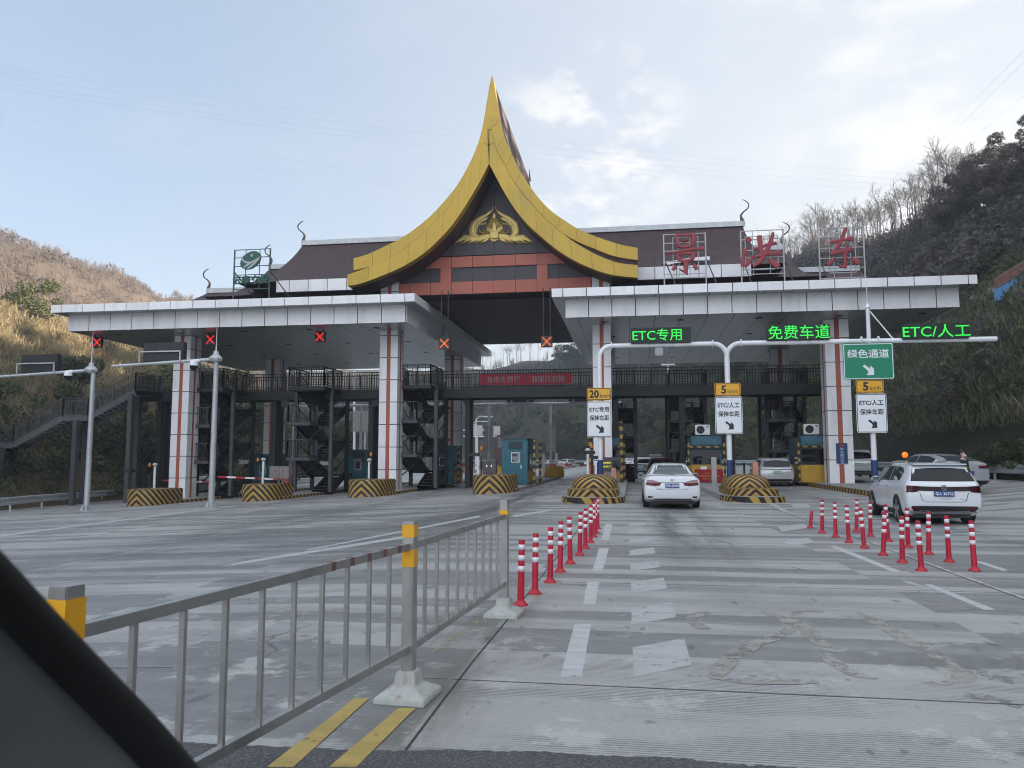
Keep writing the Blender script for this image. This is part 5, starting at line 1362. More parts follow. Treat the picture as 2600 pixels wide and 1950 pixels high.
# ---------------------------------------------------------------- toll booths
def booth(x, y, zg, w_, d_, h, label, style):
    t = thing('toll_booth', label, 'toll booth', (x, y, zg), group='teal toll booths on the islands')
    hw = w_ / 2
    if style == 'back':      # seen from its door end
        MB().box(-hw, hw, 0, d_, 0, h).build('body', teal, t, bevel=.02)
        MB().box(-hw - .04, hw + .04, -.04, d_ + .04, h + .002, h + .07).build('roof', tealdark, t)
        dr = MB().box(-.38, .46, -.03, 0, .1, 1.98).build('door', teal, t, bevel=.008)
        f = MB().box(-.2, .28, -.05, -.031, 1.28, 1.86).build('door_window', whitepaint, dr); MB().box(-.16, .24, -.056, -.05, 1.32, 1.82).build('pane', glassl, f)
        MB().box(.36, .40, -.09, -.03, .92, 1.14).build('handle', chrome, dr)
        v = MB().box(-.38, .46, -.03, -.002, 2.06, 2.5)
        vb_ = v.build('vent', tealdark, t); s_ = MB()
        for i in range(7): s_.box(-.34 + i * .115, -.28 + i * .115, -.05, -.03, 2.1, 2.46)
        s_.build('louvre', blackm, vb_)
        for sx in (-1, 1):
            a, b = (hw, hw + .015) if sx > 0 else (-hw - .015, -hw)
            MB().box(a, b, .5, d_ - .3, 1.05, 1.9).build('side_window', glassl, t)
            MB().box(a * 1.0, a + sx * .22 if sx > 0 else a - .2, .35, d_ - .2, .85, .93).build('counter', kerbm, t)
            MB().box(a - (0 if sx < 0 else 0), b + (.012 if sx > 0 else 0), .45, d_ - .3, .12, .84).build('side_panel', ymat, t)
        for yy in (.1, d_ + .2): MB().tube([(hw + .38, yy, 0), (hw + .38, yy, 2.55)], .075, 10).build('hazard_post', bands, t)
    else:                    # seen from its window end, facing the traffic
        MB().box(-hw, hw, 0, d_, 0, 1.0).build('base_panel', ymat, t, bevel=.01)
        MB().box(-hw, hw, .02, d_, 1.003, h).build('body', teal if style == 'face' else tealdark, t, bevel=.015)
        MB().box(-hw + .1, hw - .1, -.01, .018, 1.04, 1.86).build('front_window', glassd, t)
        MB().box(-hw, hw, -.06, .016, 1.90, 1.98).build('sill', tealdark, t)
        sc = MB().box(-hw + .04, hw - .04, -.22, .016, 2.12, h + .05).build('display_box', teal, t, bevel=.015)
        g = NT('landscape_panel_%d' % int(x * 10), .4); tc_ = g.n('ShaderNodeTexCoord').outputs['Object']; s_ = g.n('ShaderNodeSeparateXYZ'); g.l(tc_, s_.inputs[0])
        zz = g.math('ADD', s_.outputs[2], g.math('MULTIPLY', g.noise(g.scale(tc_, (1, 1, 3)), 2.5), .18))
        c = g.mix(g.rng(zz, 2.26, 2.34), (.012, .03, .022), (.03, .12, .17)); c = g.mix(g.math('MULTIPLY', g.rng(g.noise(g.scale(tc_, (1, 1, 4)), 3), .5, .65), g.rng(zz, 2.4, 2.5)), c, (.1, .2, .24)); g.l(c, g.b.inputs['Base Color'])
        MB().box(-hw + .24, hw - .2, -.235, -.221, 2.2, h - .02).build('picture_panel', g.m, sc)
        MB().box(-hw - .012, -hw, .35, d_ - .5, 1.05, 1.85).build('side_window', glassl, t); MB().box(hw, hw + .012, .35, d_ - .5, 1.05, 1.85).build('side_window', glassl, t)
        for sx in (-1, 1): MB().tube([(sx * (hw + .12), -.32, 0), (sx * (hw + .12), -.32, 2.5)], .07, 10).build('hazard_post', bands, t)
        o = MB().box(-hw - .1, hw + .1, -.37, -.27, 2.0, 2.1).build('hazard_beam', kerbm, t)
    return t
booth(-6.7, 44.6, gz(-6.7) + .22, 1.5, 2.9, 2.62, 'teal toll booth with a windowed door standing alone under the gable', 'back')
booth(-26.1, 52.2, gz(-26) + .22, 1.5, 2.9, 2.6, 'teal toll booth behind the first stair tower, half hidden', 'back')
booth(-19.0, 52.2, gz(-19) + .22, 1.5, 2.9, 2.6, 'teal toll booth right of the middle stair tower', 'back')
booth(-12.9, 52.2, gz(-13) + .22, 1.5, 2.9, 2.6, 'teal toll booth beside the rear column left of the gable opening', 'back')
booth(-1.3, 48.6, .22, 1.5, 2.6, 2.6, 'teal toll booth behind the column with the 20 km/h sign', 'face')
booth(4.35, 46.9, .22, 1.8, 2.9, 2.62, 'teal and yellow toll booth with a red cloth table in front', 'face')
booth(10.75, 46.7, .22, 2.3, 3.0, 2.62, 'teal and yellow toll booth beside the column with the blue banner', 'dark')
def ac_unit(x, y, z, label):
    t = thing('air_conditioner', label, 'air conditioner', (x, y, z), group='air conditioners on the booth roofs')
    MB().box(-.42, .42, 0, .32, .06, .66).build('casing', whitepaint, t, bevel=.02)
    o = MB().lathe([(.235, 0), (.235, .012)], (0, 0, 0), 24).build('fan_grille', blackm, t); o.rotation_euler = (R(90), 0, 0); o.location = (-.12, -.002, .36)
    for q in (.05, .1, .15, .2):
        pass
    MB().box(.22, .34, -.006, 0, .5, .58).build('badge', redp, t); MB().box(-.36, -.28, .02, .3, 0, .06).box(.28, .36, .02, .3, 0, .06).build('feet', blackm, t)
ac_unit(4.2, 47.0, 2.92, 'white air conditioner on the roof of the booth with the red table')
ac_unit(10.35, 46.9, 2.92, 'white air conditioner on the roof of the rightmost booth')
# small table under a red printed cloth
ta = P(1800, 1210, 46.0); t = thing('information_table', 'small table under a red cloth with gold lettering in front of a booth', 'table', (ta.x, 46.0, .22), world=False)
MB().box(-.72, .72, -.3, .3, .7, .74).build('table_top', redp, t)
V = []; Fc = []; pl = []
for i in range(60):
    a = i / 60
    side = int(a * 4); q = a * 4 - side
    c = [(-.75, -.33), (.75, -.33), (.75, .33), (-.75, .33), (-.75, -.33)]; x = c[side][0] + (c[side + 1][0] - c[side][0]) * q; y = c[side][1] + (c[side + 1][1] - c[side][1]) * q
    k = 1 + .09 * math.sin(i * 2.1); V += [(x, y, .745), (x * (1.03 + .03 * math.sin(i * 2.1)), y * (1.05 + .12 * math.sin(i * 2.1)), .03)]
for i in range(60): j = (i + 1) % 60; Fc.append((2 * i, 2 * i + 1, 2 * j + 1, 2 * j))
Fc.append(tuple(2 * i for i in range(60)))
cl_ = MB().add(V, Fc).build('cloth', clothred, t, smooth=60)
gl = mat('gold_print', (.5, .3, .1), .7)
for z, s_, w0 in ((.52, '点亮归途', .55), (.37, '温暖回家路在行动', 1.1), (.22, '青年志愿服务', .75)):
    lettering(s_, .14, gl, cl_, (0, -.40 - (.5 - z) * .04, z), fit=(w0, .1))
for x, h, m_, nm, lab in ((-.3, .16, whitepaint, 'paper_box', 'white box standing on the red cloth table'), (.08, .3, stain, 'flask', 'steel flask on the red cloth table, nearer the white box'), (.36, .28, stain, 'flask', 'steel flask on the red cloth table, farther from the white box')):
    mb = MB()
    if nm == 'flask': mb.lathe([(.05, 0), (.05, h * .75), (.03, h * .8), (.03, h)], (0, 0, 0), 14)
    else: mb.box(-.17, .17, -.1, .1, 0, h)
    o = mb.build(nm, m_, None); o.location = (ta.x + x, 46.0 - .1, .22 + .747); tag(o, lab, nm.replace('_', ' '))
bl = MB().box(-.13, .13, -.05, .05, 0, 1.45).build('steel_post', stain, None, bevel=.012); q = P(1814, 1238, 41.0); bl.location = (q.x, 41.0, .215); tag(bl, 'square stainless post standing before the red cloth table', 'post')

# ---------------------------------------------------------------- lane equipment
def barrier_arm(x, y, zg, L, sgn, label, ang=2.0):
    t = thing('barrier_gate', label, 'barrier gate', (x, y, zg), group='red and white barrier arms')
    MB().box(-.17, .17, -.14, .14, 0, .98).build('cabinet', mat('cabinet_orange', (.36, .09, .05), .5, 0, .12, 3), t, bevel=.02)
    n = 7; a = MB(); b = MB(); s_ = math.sin(R(ang))
    for i in range(n):
        p, q = Vector((sgn * (.1 + L * i / n), -.17, .88 + L * i / n * s_)), Vector((sgn * (.1 + L * (i + 1) / n), -.17, .88 + L * (i + 1) / n * s_))
        (a if i % 2 else b).bar(p, q, .05, .1)
    ar = a.build('arm', reflw, t); b.build('red_band', redp, ar)
    return t
barrier_arm(-27.0, 47.0, gz(-27) + .22, 3.2, -1, 'red and white barrier arm left of the leftmost column')
barrier_arm(-20.6, 44.2, gz(-20.6) + .22, 4.2, -1, 'red and white barrier arm beside the grey cabinet')
barrier_arm(-13.4, 55.3, gz(-13) + .22, 5.0, -1, 'red and white barrier arm right of the middle stair tower')
barrier_arm(-6.8, 53.6, gz(-7) + .22, 5.2, -1, 'red and white barrier arm left of the grey double cabinet')
barrier_arm(-1.9, 56.0, .22, 3.9, -1, 'red and white barrier arm across the lane right of the teal booth', 0)
def post_light(x, y, zg, label, h=1.55, beacon=True):
    t = thing('traffic_light', label, 'traffic light', (x, y, zg), group='small black signal boxes on posts')
    MB().tube([(0, 0, 0), (0, 0, h)], .045, 8).build('post', blackm, t)
    MB().box(-.25, .25, -.08, .08, h, h + .46).build('signal_box', blackm, t, bevel=.02)
    MB().lathe([(.15, 0), (.15, .02)], (0, 0, 0), 16).build('lens', glassd, t); c = t.children[-1]; c.rotation_euler = (R(90), 0, 0); c.location = (0, -.081, h + .23)
    if beacon: MB().lathe([(.07, 0), (.07, .12), (.04, .2), (.01, .22)], (0, 0, h + .46), 12).build('beacon', amber, t)
def slim_post(x, y, zg, label, h=2.1):
    t = thing('sensor_post', label, 'sensor post', (x, y, zg), group='slim white sensor posts')
    MB().tube([(0, 0, 0), (0, 0, h)], .07, 10).build('post', whitepaint, t)
    MB().lathe([(.05, 0), (.12, .04), (.16, .1), (.13, .14), (.09, .2)], (0, 0, h), 12).build('sensor_head', galv, t)
def on(px, py, Y): p = P(px, py, Y); return p.x, Y
IZ = lambda x: gz(x) + .215
for px, Y, lab in ((379, 41.9, 'black signal box on a post atop the far left striped bumper'), (654, 42.0, 'black signal box on a post left of the grey cabinet'), (941, 42.0, 'black signal box on a post left of the gable column'), (1222, 40.0, 'black signal box on a post before the grey double cabinet')):
    x = P(px, 1200, Y).x; post_light(x, Y, IZ(x), lab)
x = P(1503, 1180, 40.5).x; post_light(x, 40.5, .22, 'black signal box behind the left domed bumper, farther left', 1.45)
x = P(1518, 1185, 38.5).x; post_light(x, 38.5, .22, 'black round-lensed signal behind the left domed bumper', 1.2, False)
x = P(1889, 1170, 36.0).x; post_light(x, 36.0, .22, 'black round-lensed signal behind the right domed bumper', 1.2, False)
for px, Y, lab in ((393, 42.2, 'slim white sensor post atop the far left striped bumper'), (668, 42.2, 'slim white sensor post left of the grey cabinet'), (937, 43.5, 'slim white sensor post left of the gable column'), (1214, 40.8, 'slim white sensor post left of the grey double cabinet'), (1493, 39.5, 'slim white sensor post behind the left domed bumper')):
    x = P(px, 1200, Y).x; slim_post(x, Y, IZ(x), lab, 2.0 if px < 900 else 1.7)
def cabinet(px0, py0, px1, py1, Y, label, m_):
    a, b = P(px0, py1, Y), P(px1, py0, Y); x = (a.x + b.x) / 2; zg = IZ(x); t = thing('equipment_cabinet', label, 'cabinet', (x, Y, zg), group='equipment cabinets on the islands')
    hw = (b.x - a.x) / 2; z0, z1 = a.z - zg, b.z - zg
    MB().box(-hw, hw, 0, .5, z0, z1).build('body', m_, t, bevel=.02); MB().box(-.01, .01, -.006, 0, z0 + .05, z1 - .05).build('door_gap', blackm, t)
    for sx in (-.35, .35): MB().box(sx * hw - .03, sx * hw + .03, -.02, 0, (z0 + z1) / 2, (z0 + z1) / 2 + .12).build('handle', chrome, t)
    MB().tube([(-.12, .25, 0), (-.12, .25, z0)], .06, 8).tube([(.12, .25, 0), (.12, .25, z0)], .06, 8).build('legs', greymetal, t)
cabinet(683, 1184, 734, 1215, 41.6, 'grey double cabinet on legs in front of the middle stair tower', mat('cabinet_mauve', (.2, .165, .165), .5, .2, .12, 2))
cabinet(1225, 1169, 1259, 1203, 41.2, 'dark grey double cabinet on legs beside the lone teal booth', mat('cabinet_grey', (.095, .085, .09), .5, .2, .12, 2))
for px, Y, h, lab in ((726, 43.5, 1.05, 'orange-red post box at the foot of the middle stair tower'), (1241, 41.6, .85, 'orange-red box below the dark grey double cabinet'), (1500, 41.0, 1.05, 'orange-red box behind the left domed bumper')):
    x = P(px, 1200, Y).x; o = MB().box(-.2, .2, -.15, .15, 0, h).build('control_box', mat('cabinet_orange', (.36, .09, .05)), None, bevel=.02); o.location = (x, Y, IZ(x)); tag(o, lab, 'control box', 'orange-red control boxes')
for px, Y, h, lab in ((1558, 37.0, .95, 'salmon painted post behind the left domed bumper'), (1918, 33.6, 1.25, 'salmon painted post behind the right domed bumper')):
    x = P(px, 1200, Y).x; o = MB().box(-.11, .11, -.11, .11, 0, h).build('guard_post', mat('salmon_paint', (.5, .235, .16), .6), None, bevel=.02); o.location = (x, Y, IZ(x)); tag(o, lab, 'post', 'salmon posts')
# fee display with yellow LED rows
a, b = P(1527, 1197, 40.0), P(1576, 1161, 40.0); t = thing('fee_display', 'grey fee display with yellow LED rows behind the left domed bumper', 'display', ((a.x + b.x) / 2, 40, .22), world=True)
MB().box(a.x, b.x, 40, 40.35, a.z, b.z).build('housing', greysteel, t, bevel=.02); MB().box(a.x + .05, a.x + .5, 39.985, 40, a.z + .1, b.z - .14).build('screen', ledbox, t); MB().box(b.x - .38, b.x - .05, 39.985, 40, a.z + .12, b.z - .14).build('card_reader', glassd, t)
lettering('云南高速', .1, ledy, t, (a.x + .275, 39.975, b.z - .28), fit=(.4, .09)); lettering('05:30 57', .1, ledy, t, (a.x + .275, 39.975, a.z + .25), fit=(.4, .08))
MB().lathe([(.045, 0), (.045, .01)], (0, 0, 0), 12).build('green_lamp', ledg, t); c = t.children[-1]; me = c.data; me.transform(Matrix.Translation(Vector((b.x - .62, 39.98, b.z - .06)) - Vector(t['_o'])) @ Matrix.Rotation(R(90), 4, 'X') @ Matrix.Translation(Vector(t['_o'])))
MB().box((a.x + b.x) / 2 - .3, (a.x + b.x) / 2 + .3, 40.05, 40.3, .2, a.z - .002).build('pedestal', greymetal, t)
for px, Y, z1, lab in ((1499, 42.5, 2.6, 'black and yellow banded post left of the column with the 20 km/h sign'), (1578, 43.5, 3.4, 'black and yellow banded post right of the column with the 20 km/h sign'), (1129, 53.5, 7.2, 'tall black and yellow banded post beside the rear column')):
    x = P(px, 1150, Y).x; o = MB().tube([(0, 0, 0), (0, 0, z1)], .1 if z1 < 5 else .11, 10).build('hazard_post', bands, None, smooth=40); o.location = (x, Y, IZ(x)); tag(o, lab, 'hazard post', 'black and yellow banded posts')
# blue banner hung on the right-hand column
a, b = P(2124, 1177, 44.98), P(2151, 1125, 44.98); t = thing('column_banner', 'small blue vertical banner with white characters on the rightmost column', 'banner', ((a.x + b.x) / 2, 44.98, a.z), world=True)
MB().box(a.x, b.x, 44.955, 44.985, a.z, b.z).build('cloth', mat('banner_blue', (.012, .05, .15), .6), t)
for i, ch in enumerate('军车通行免费'): lettering(ch, .2, mat('banner_white_letter', (.5, .55, .62), .6), t, ((a.x + b.x) / 2 + .0, 44.95, b.z - .33 - i * .155), fit=(.2, .135))
o = MB().lathe([(.1, 0), (.1, .008)], (0, 0, 0), 16).build('round_emblem', redp, t); o.data.transform(Matrix.Translation(Vector(((a.x + b.x) / 2, 44.95, b.z - .13)) - Vector(t['_o'])) @ Matrix.Rotation(R(90), 4, 'X') @ Matrix.Translation(Vector(t['_o'])))

# ---------------------------------------------------------------- white sign gantry on the right
GY = 32.7
gan = thing('sign_gantry', 'white pipe gantry spanning the right lanes with LED boards on its beam', 'gantry', (3.97, GY, .2), world=True)
px_ = [-1.28, 3.97, 9.55]; bz = 6.36; r_ = .1
def bend(cx, cz, r, a0, a1, n=8): return [(cx + r * math.cos(R(a0 + (a1 - a0) * i / n)), GY, cz + r * math.sin(R(a0 + (a1 - a0) * i / n))) for i in range(n + 1)]
for k, x in enumerate(px_):
    z0 = IZ(x)
    MB().tube([(x, GY, z0), (x, GY, 1.55)], .125 if k else .11, 14).build('pole_foot', bluepaint, gan, smooth=40)
    p = MB()
    if k == 0: p.tube([(x, GY, 1.55), (x, GY, bz - .5)] + bend(x + .5, bz - .5, .5, 180, 90)[1:], r_, 14)
    elif k == 1:
        p.tube([(x, GY, 1.55), (x, GY, bz - .55)], r_ * 1.1, 14)
        p.tube([(x, GY, bz - .6)] + bend(x - .55, bz - .55, .55, 0, 90), r_, 14).tube([(x, GY, bz - .6)] + bend(x + .55, bz - .55, .55, 180, 90), r_, 14)
    else: p.tube([(x, GY, 1.55), (x, GY, 7.7)], [r_ * 1.1, r_ * .75], 14)
    p.build('pole', whitepaint, gan, smooth=40)
MB().tube([(px_[0] + .5, GY, bz), (px_[1] - .55, GY, bz)], r_, 14).tube([(px_[1] + .55, GY, bz), (14.3, GY, bz - .05)], r_, 14).build('beam', whitepaint, gan, smooth=40)
fl = MB()
for x in (px_[0] + .52, px_[1] - .57, px_[1] + .57, px_[2] - .3, px_[2] + .35): fl.tube([(x - .02, GY, bz), (x + .02, GY, bz)], .17, 14)
fl.build('flange', whitepaint, gan)
MB().lathe([(.12, 0), (.06, .12), (.015, .2), (.01, .95)], (px_[2], GY, 7.7), 10).build('lightning_rod', whitepaint, gan); MB().tube([(px_[2] + .08, GY, 7.55), (px_[2] + .95, GY, bz)], .03, 8).build('stay', whitepaint, gan)
def led(px0, py0, px1, py1, txt, label, fit):
    a, b = P(px0, py1, GY - .2), P(px1, py0, GY - .2); t = thing('led_sign', label, 'LED sign', ((a.x + b.x) / 2, GY, a.z), group='green LED boards on the right gantry', world=True)
    MB().box(a.x, b.x, GY - .2, GY + .05, a.z, b.z).build('housing', ledbox, t, bevel=.01); MB().box(a.x + .03, b.x - .03, GY - .205, GY - .2, a.z + .03, b.z - .03).build('screen', mat('led_screen', (.006, .02, .012), .6), t)
    c = P(fit[0], fit[1], GY - .2); lettering(txt, .5, ledg, t, (c.x, GY - .215, c.z), fit=(fit[2], fit[3]), bold=.0, extrude=.003)
    MB().box((a.x + b.x) / 2 - .5, (a.x + b.x) / 2 - .44, GY - .1, GY, bz, a.z + .02).box((a.x + b.x) / 2 + .44, (a.x + b.x) / 2 + .5, GY - .1, GY, bz, a.z + .02).build('bracket', greymetal, t)
led(1602, 829, 1755, 872, 'ETC专用', 'green LED board reading ETC专用 on the gantry', (1668, 850, 2.02, .5))
led(1948, 822, 2107, 864, '免费车道', 'green LED board reading 免费车道 on the gantry', (2028, 843, 2.4, .56))
led(2293, 818, 2459, 862, 'ETC/人工', 'green LED board reading ETC/人工 at the gantry end', (2377, 840, 2.5, .52))
def arrow(t, cx, y, cz, s, m):
    pts = [(-.5, .42), (-.36, .56), (.16, .06), (.16, .5), (.5, .18), (.5, -.56), (-.24, -.56), (.02, -.28), (-.14, -.26), (0, -.1)]
    pts = [(-.56, .34), (-.38, .52), (.12, .1), (.12, .40), (.46, .14), (.46, -.5), (-.22, -.5), (-.04, -.24), (-.14, -.0)]
    MB().prism([(cx + x * s, cz + z * s) for x, z in pts], y - .006, y - .001).build('arrow', m, t)
def sign(name, label, px0, py0, px1, py1, m, rim, rimw, Y=GY - .17, grp=None, tilt=0):
    a, b = P(px0, py1, Y), P(px1, py0, Y); cx, cz, w_, h_ = (a.x + b.x) / 2, (a.z + b.z) / 2, b.x - a.x, b.z - a.z
    t = thing(name, label, 'road sign', (cx, Y, cz), group=grp)
    MB().prism(rrect(0, 0, w_, h_, .07), 0, .03).build('panel', m, t); MB().prism(rrect(0, 0, w_ - .04, h_ - .04, .06), -.004, -.0005).build('border', rim, t); MB().prism(rrect(0, 0, w_ - .04 - rimw * 2, h_ - .04 - rimw * 2, .05), -.008, -.0045).build('field', m, t)
    MB().box(-.18, .18, .03, .12, h_ * .25, h_ * .25 + .05).box(-.18, .18, .03, .12, -h_ * .3, -h_ * .3 + .05).build('clamp', greymetal, t)
    return t, w_, h_
for (x0, y0, x1, y1), s_, lab in (((1490, 984, 1551.5, 1017), '20', 'yellow 20 km/h plate on the left gantry pole'), ((1815, 972, 1880, 1006), '5', 'yellow 5 km/h plate on the middle gantry pole'), ((2174, 964, 2243, 998), '5', 'yellow 5 km/h plate under the green sign')):
    t, w_, h_ = sign('speed_plate', lab, x0, y0, x1, y1, signy, signk, .028, grp='yellow speed plates')
    lettering(s_, .4, signk, t, (-.2 if s_ == '20' else -.16, -.010, 0), fit=(.4 if s_ == '20' else .21, .34), bold=.014); lettering('km/h', .3, signk, t, (.25 if s_ == '20' else .2, -.010, -.07), fit=(.40, .17), bold=.0)
for (x0, y0, x1, y1), s_, lab in (((1491, 1018.5, 1552.5, 1110), 'ETC专用', 'white lane sign reading ETC专用 on the left gantry pole'), ((1817, 1006.5, 1884, 1102), 'ETC/人工', 'white lane sign reading ETC/人工 on the middle gantry pole'), ((2177, 999, 2250, 1099), 'ETC/人工', 'white lane sign reading ETC/人工 below the green sign')):
    t, w_, h_ = sign('lane_sign', lab, x0, y0, x1, y1, signw, signk, .025, grp='white lane signs on the gantry poles')
    lettering(s_, .3, signk, t, (0, -.010, h_ * .27), fit=(w_ * .80, .225), bold=.008); lettering('保持车距', .3, signk, t, (0, -.010, h_ * .035), fit=(w_ * .79, .235), bold=.005); arrow(t, 0.03, -.008, -h_ * .27, .33, signk)
t, w_, h_ = sign('green_lane_sign', 'large green sign reading 绿色通道 with a white arrow on the right gantry pole', 2143, 870, 2267, 964, signg, signw, .03)
lettering('绿色通道', .4, signw, t, (0, -.010, h_ * .21), fit=(w_ * .83, .36), bold=.006); arrow(t, .0, -.008, -h_ * .24, .42, signw)
c = P(1673, 893, GY); t = thing('roadside_reader', 'grey reader box hanging below the ETC专用 board', 'lane reader', (c.x, GY, c.z))
MB().box(-.17, .17, -.12, .12, -.2, .17).build('housing', mat('reader_grey', (.3, .31, .33), .5), t, bevel=.03); MB().bar((-.08, 0, .15), (-.08, 0, .46), .03).bar((.08, 0, .15), (.08, 0, .46), .03).build('bracket', greymetal, t)

# the same kind of gantry behind the gate, seen from behind
BG = 68.0
def back_gantry(xs_, ends, label):
    t = thing('sign_gantry', label, 'gantry', (xs_[0], BG, 0), group='white pipe gantries behind the gate', world=True)
    for x in xs_: MB().tube([(x, BG, gz(x)), (x, BG, 6.3)], .12, 10).build('pole', whitepaint, t, smooth=40)
    MB().tube([(ends[0], BG, 6.4), (ends[1], BG, 6.4)], .11, 10).build('beam', whitepaint, t, smooth=40)
    for x in xs_:
        if x < -19: continue
        b_ = MB().box(x - .42, x + .42, BG - .1, BG - .06, 3.9, 4.5).build('sign_back', signback, t); MB().box(x - .42, x + .42, BG - .1, BG - .06, 2.1, 3.88).build('sign_back', signback, t)
        for z in (2.4, 3.0, 3.6, 4.05, 4.35): MB().box(x - .34, x + .34, BG - .13, BG - .101, z, z + .05).build('strap', galv, b_)
    for x in ends[2]:
        MB().box(x - 1.2, x + 1.2, BG - .3, BG, 6.55, 7.3).build('board_back', ledbox, t)
        f = MB(); f.bar((x - .72, BG - .4, 6.5), (x - .72, BG - .4, 7.05), .07); f.bar((x + .72, BG - .4, 6.5), (x + .72, BG - .4, 7.05), .07); f.bar((x - .72, BG - .4, 7.05), (x + .72, BG - .4, 7.05), .07); f.build('board_frame', whitepaint, t)
    return t
back_gantry([-18.2, -12.55, -7.0, -1.4], (-18.2, -.8, (-15.3, -9.7, -4.2)), 'white pipe gantry with sign backs behind the gate, seen under the gable')
back_gantry([-31, -24.5], (-33, -20.5, (-28, -22)), 'white pipe gantry with sign backs behind the middle stair tower')
b_ = P(905, 1060, 72); t = thing('road_sign', 'pale back of a large sign on a pole behind the second booth', 'road sign', (b_.x, 72, 0), world=True)
a, c = P(896, 1096, 72), P(957, 1043, 72); MB().box(a.x, c.x, 71.9, 71.96, a.z, c.z).build('panel_back', signback, t); MB().tube([((a.x + c.x) / 2, 72.1, -1), ((a.x + c.x) / 2, 72.1, c.z)], .1, 8).build('pole', whitepaint, t)

# ---------------------------------------------------------------- galvanised poles with message boards on the left
def arm_pole(px, py, topy, armx, army, bx0, by0, bx1, by1, camx, camy, label, lab2, lab3):
    p = G(px, py); Y = p.y; top = P(px + 12, topy, Y); t = thing('camera_pole', label, 'pole', p, group='galvanised poles on the left', world=True)
    h = top.z - p.z
    MB().tube([p, p + Vector((0, 0, h))], [.15, .115], 16).build('mast', galv, t, smooth=40)
    MB().lathe([(.12, -.08), (.3, 0), (.34, .12), (.3, .2), (.14, .34), (.12, .5)], top, 8).build('flange', galv, t); MB().tube([top + Vector((0, 0, .5)), top + Vector((0, 0, .75)), top + Vector((0, 0, 2.2))], [.05, .03, .01], 6).build('lightning_rod', galv, t)
    ft = MB().box(p.x - .26, p.x + .26, Y - .26, Y + .26, p.z - .02, p.z + .03)
    for i in range(8):
        a = i * math.pi / 4; ft.add([p + Vector((math.cos(a) * .14, math.sin(a) * .14, .35)), p + Vector((math.cos(a) * .3, math.sin(a) * .3, .03)), p + Vector((math.cos(a) * .14 - math.sin(a) * .02, math.sin(a) * .14 + math.cos(a) * .02, .03))], [(0, 1, 2)])
    ft.build('base_plate', galv, t)
    e = P(armx, army, Y); s_ = top + Vector((0, 0, .1)); MB().tube([s_, e], [.09, .07], 12).build('arm', galv, t, smooth=40)
    a, b = P(bx0, by1, Y), P(bx1, by0, Y); v = thing('message_board', lab2, 'message board', ((a.x + b.x) / 2, Y, a.z), group='blank message boards on the left poles', world=True)
    MB().box(a.x, b.x, Y - .02, Y + .28, a.z, b.z).build('housing', ledbox, v, bevel=.02)
    z = (a.z * .55 + b.z * .45) + .05; f = MB()
    za = s_.lerp(e, .4).z
    for x in (a.x - .12, b.x - .12): f.bar((x, Y - .12, za), (x, Y - .12, z), .06)
    f.bar((a.x - .12, Y - .12, z), (b.x - .12, Y - .12, z), .06); f.build('bracket', galv, v)
    q = P(camx, camy, Y - .15); cm = thing('dome_camera', lab3, 'camera', q, group='white dome cameras'); cm.scale = (1.55,) * 3
    MB().lathe([(.02, .17), (.1, .15), (.13, .05), (.13, -.02)], (0, 0, 0), 16).build('housing', whitepaint, cm, smooth=50); MB().lathe([(.12, -.02), (.115, -.08), (.07, -.15), (.02, -.17)], (0, 0, 0), 16).build('dome', glassd, cm, smooth=50); MB().cbox((.1, .06, .15), .16, .1, .08).build('bracket', whitepaint, cm)
arm_pole(219, 1296, 945, -60, 961, 52, 899, 148, 947, 173, 953, 'galvanised steel pole with a long arm near the left edge', 'blank black message board on the far left pole arm', 'white dome camera on the far left pole arm')
arm_pole(536, 1288, 917, 285, 930, 363, 868, 468, 918, 492, 927, 'galvanised steel pole with an arm before the leftmost clad column', 'blank black message board in front of the leftmost clad column', 'white dome camera before the leftmost clad column')

# ---------------------------------------------------------------- guard rails
def guard_rail(pts, label, posts=4.0, z=.0, rot=1):
    t = thing('guard_rail', label, 'guard rail', pts[0], group='steel guard rails', world=True)
    pts = [Vector(p) for p in pts]; prof = [(-.22, .0), (-.18, .06), (-.09, .06), (-.04, 0), (.04, 0), (.09, .06), (.18, .06), (.22, 0)]
    V = []; Fc = []; n = len(prof)
    for i, p in enumerate(pts):
        d = (pts[min(i + 1, len(pts) - 1)] - pts[max(i - 1, 0)]); d.z = 0; d.normalize(); nn = Vector((d.y, -d.x, 0)) * rot
        for a, b in prof: V.append(p + Vector((0, 0, .6 + z + a)) + nn * (b + .1))
        for a, b in reversed(prof): V.append(p + Vector((0, 0, .6 + z + a)) + nn * (b + .092))
    m2 = 2 * n
    for i in range(len(pts) - 1):
        for j in range(m2): Fc.append((i * m2 + j, i * m2 + (j + 1) % m2, (i + 1) * m2 + (j + 1) % m2, (i + 1) * m2 + j))
    MB().add(V, Fc).build('beam', galv, t)
    ps = resample(pts, int(sum((b - a).length for a, b in zip(pts, pts[1:])) / posts) + 1)
    for p in ps: MB().tube([p - Vector((0, 0, .5)), p + Vector((0, 0, .78 + z))], .065, 8).build('post', galv, t)
gl_ = [G(-160, 1322), G(68, 1293), G(307, 1268)]; dv = (gl_[2] - gl_[1]); dv.z = 0; dv.normalize()
q = gl_[2] + dv * 9; q2 = Vector((-33.6, q.y + 14, gz(-33.6))); q.z = gz(q.x)
guard_rail(resample([gl_[0], gl_[1], gl_[2], q, q2, Vector((-34, 100, gz(-34)))], 30), 'galvanised guard rail along the left edge below the stairs')
guard_rail(resample([Vector((18.0, 22, .5)), Vector((18.0, 40, .5)), Vector((18.4, 75, .5)), Vector((17.2, 105, .45)), Vector((9, 137, .2)), Vector((-13, 170, .1)), Vector((-47, 202, .1))], 50), 'galvanised guard rail along the right edge before the bushes', rot=-1)
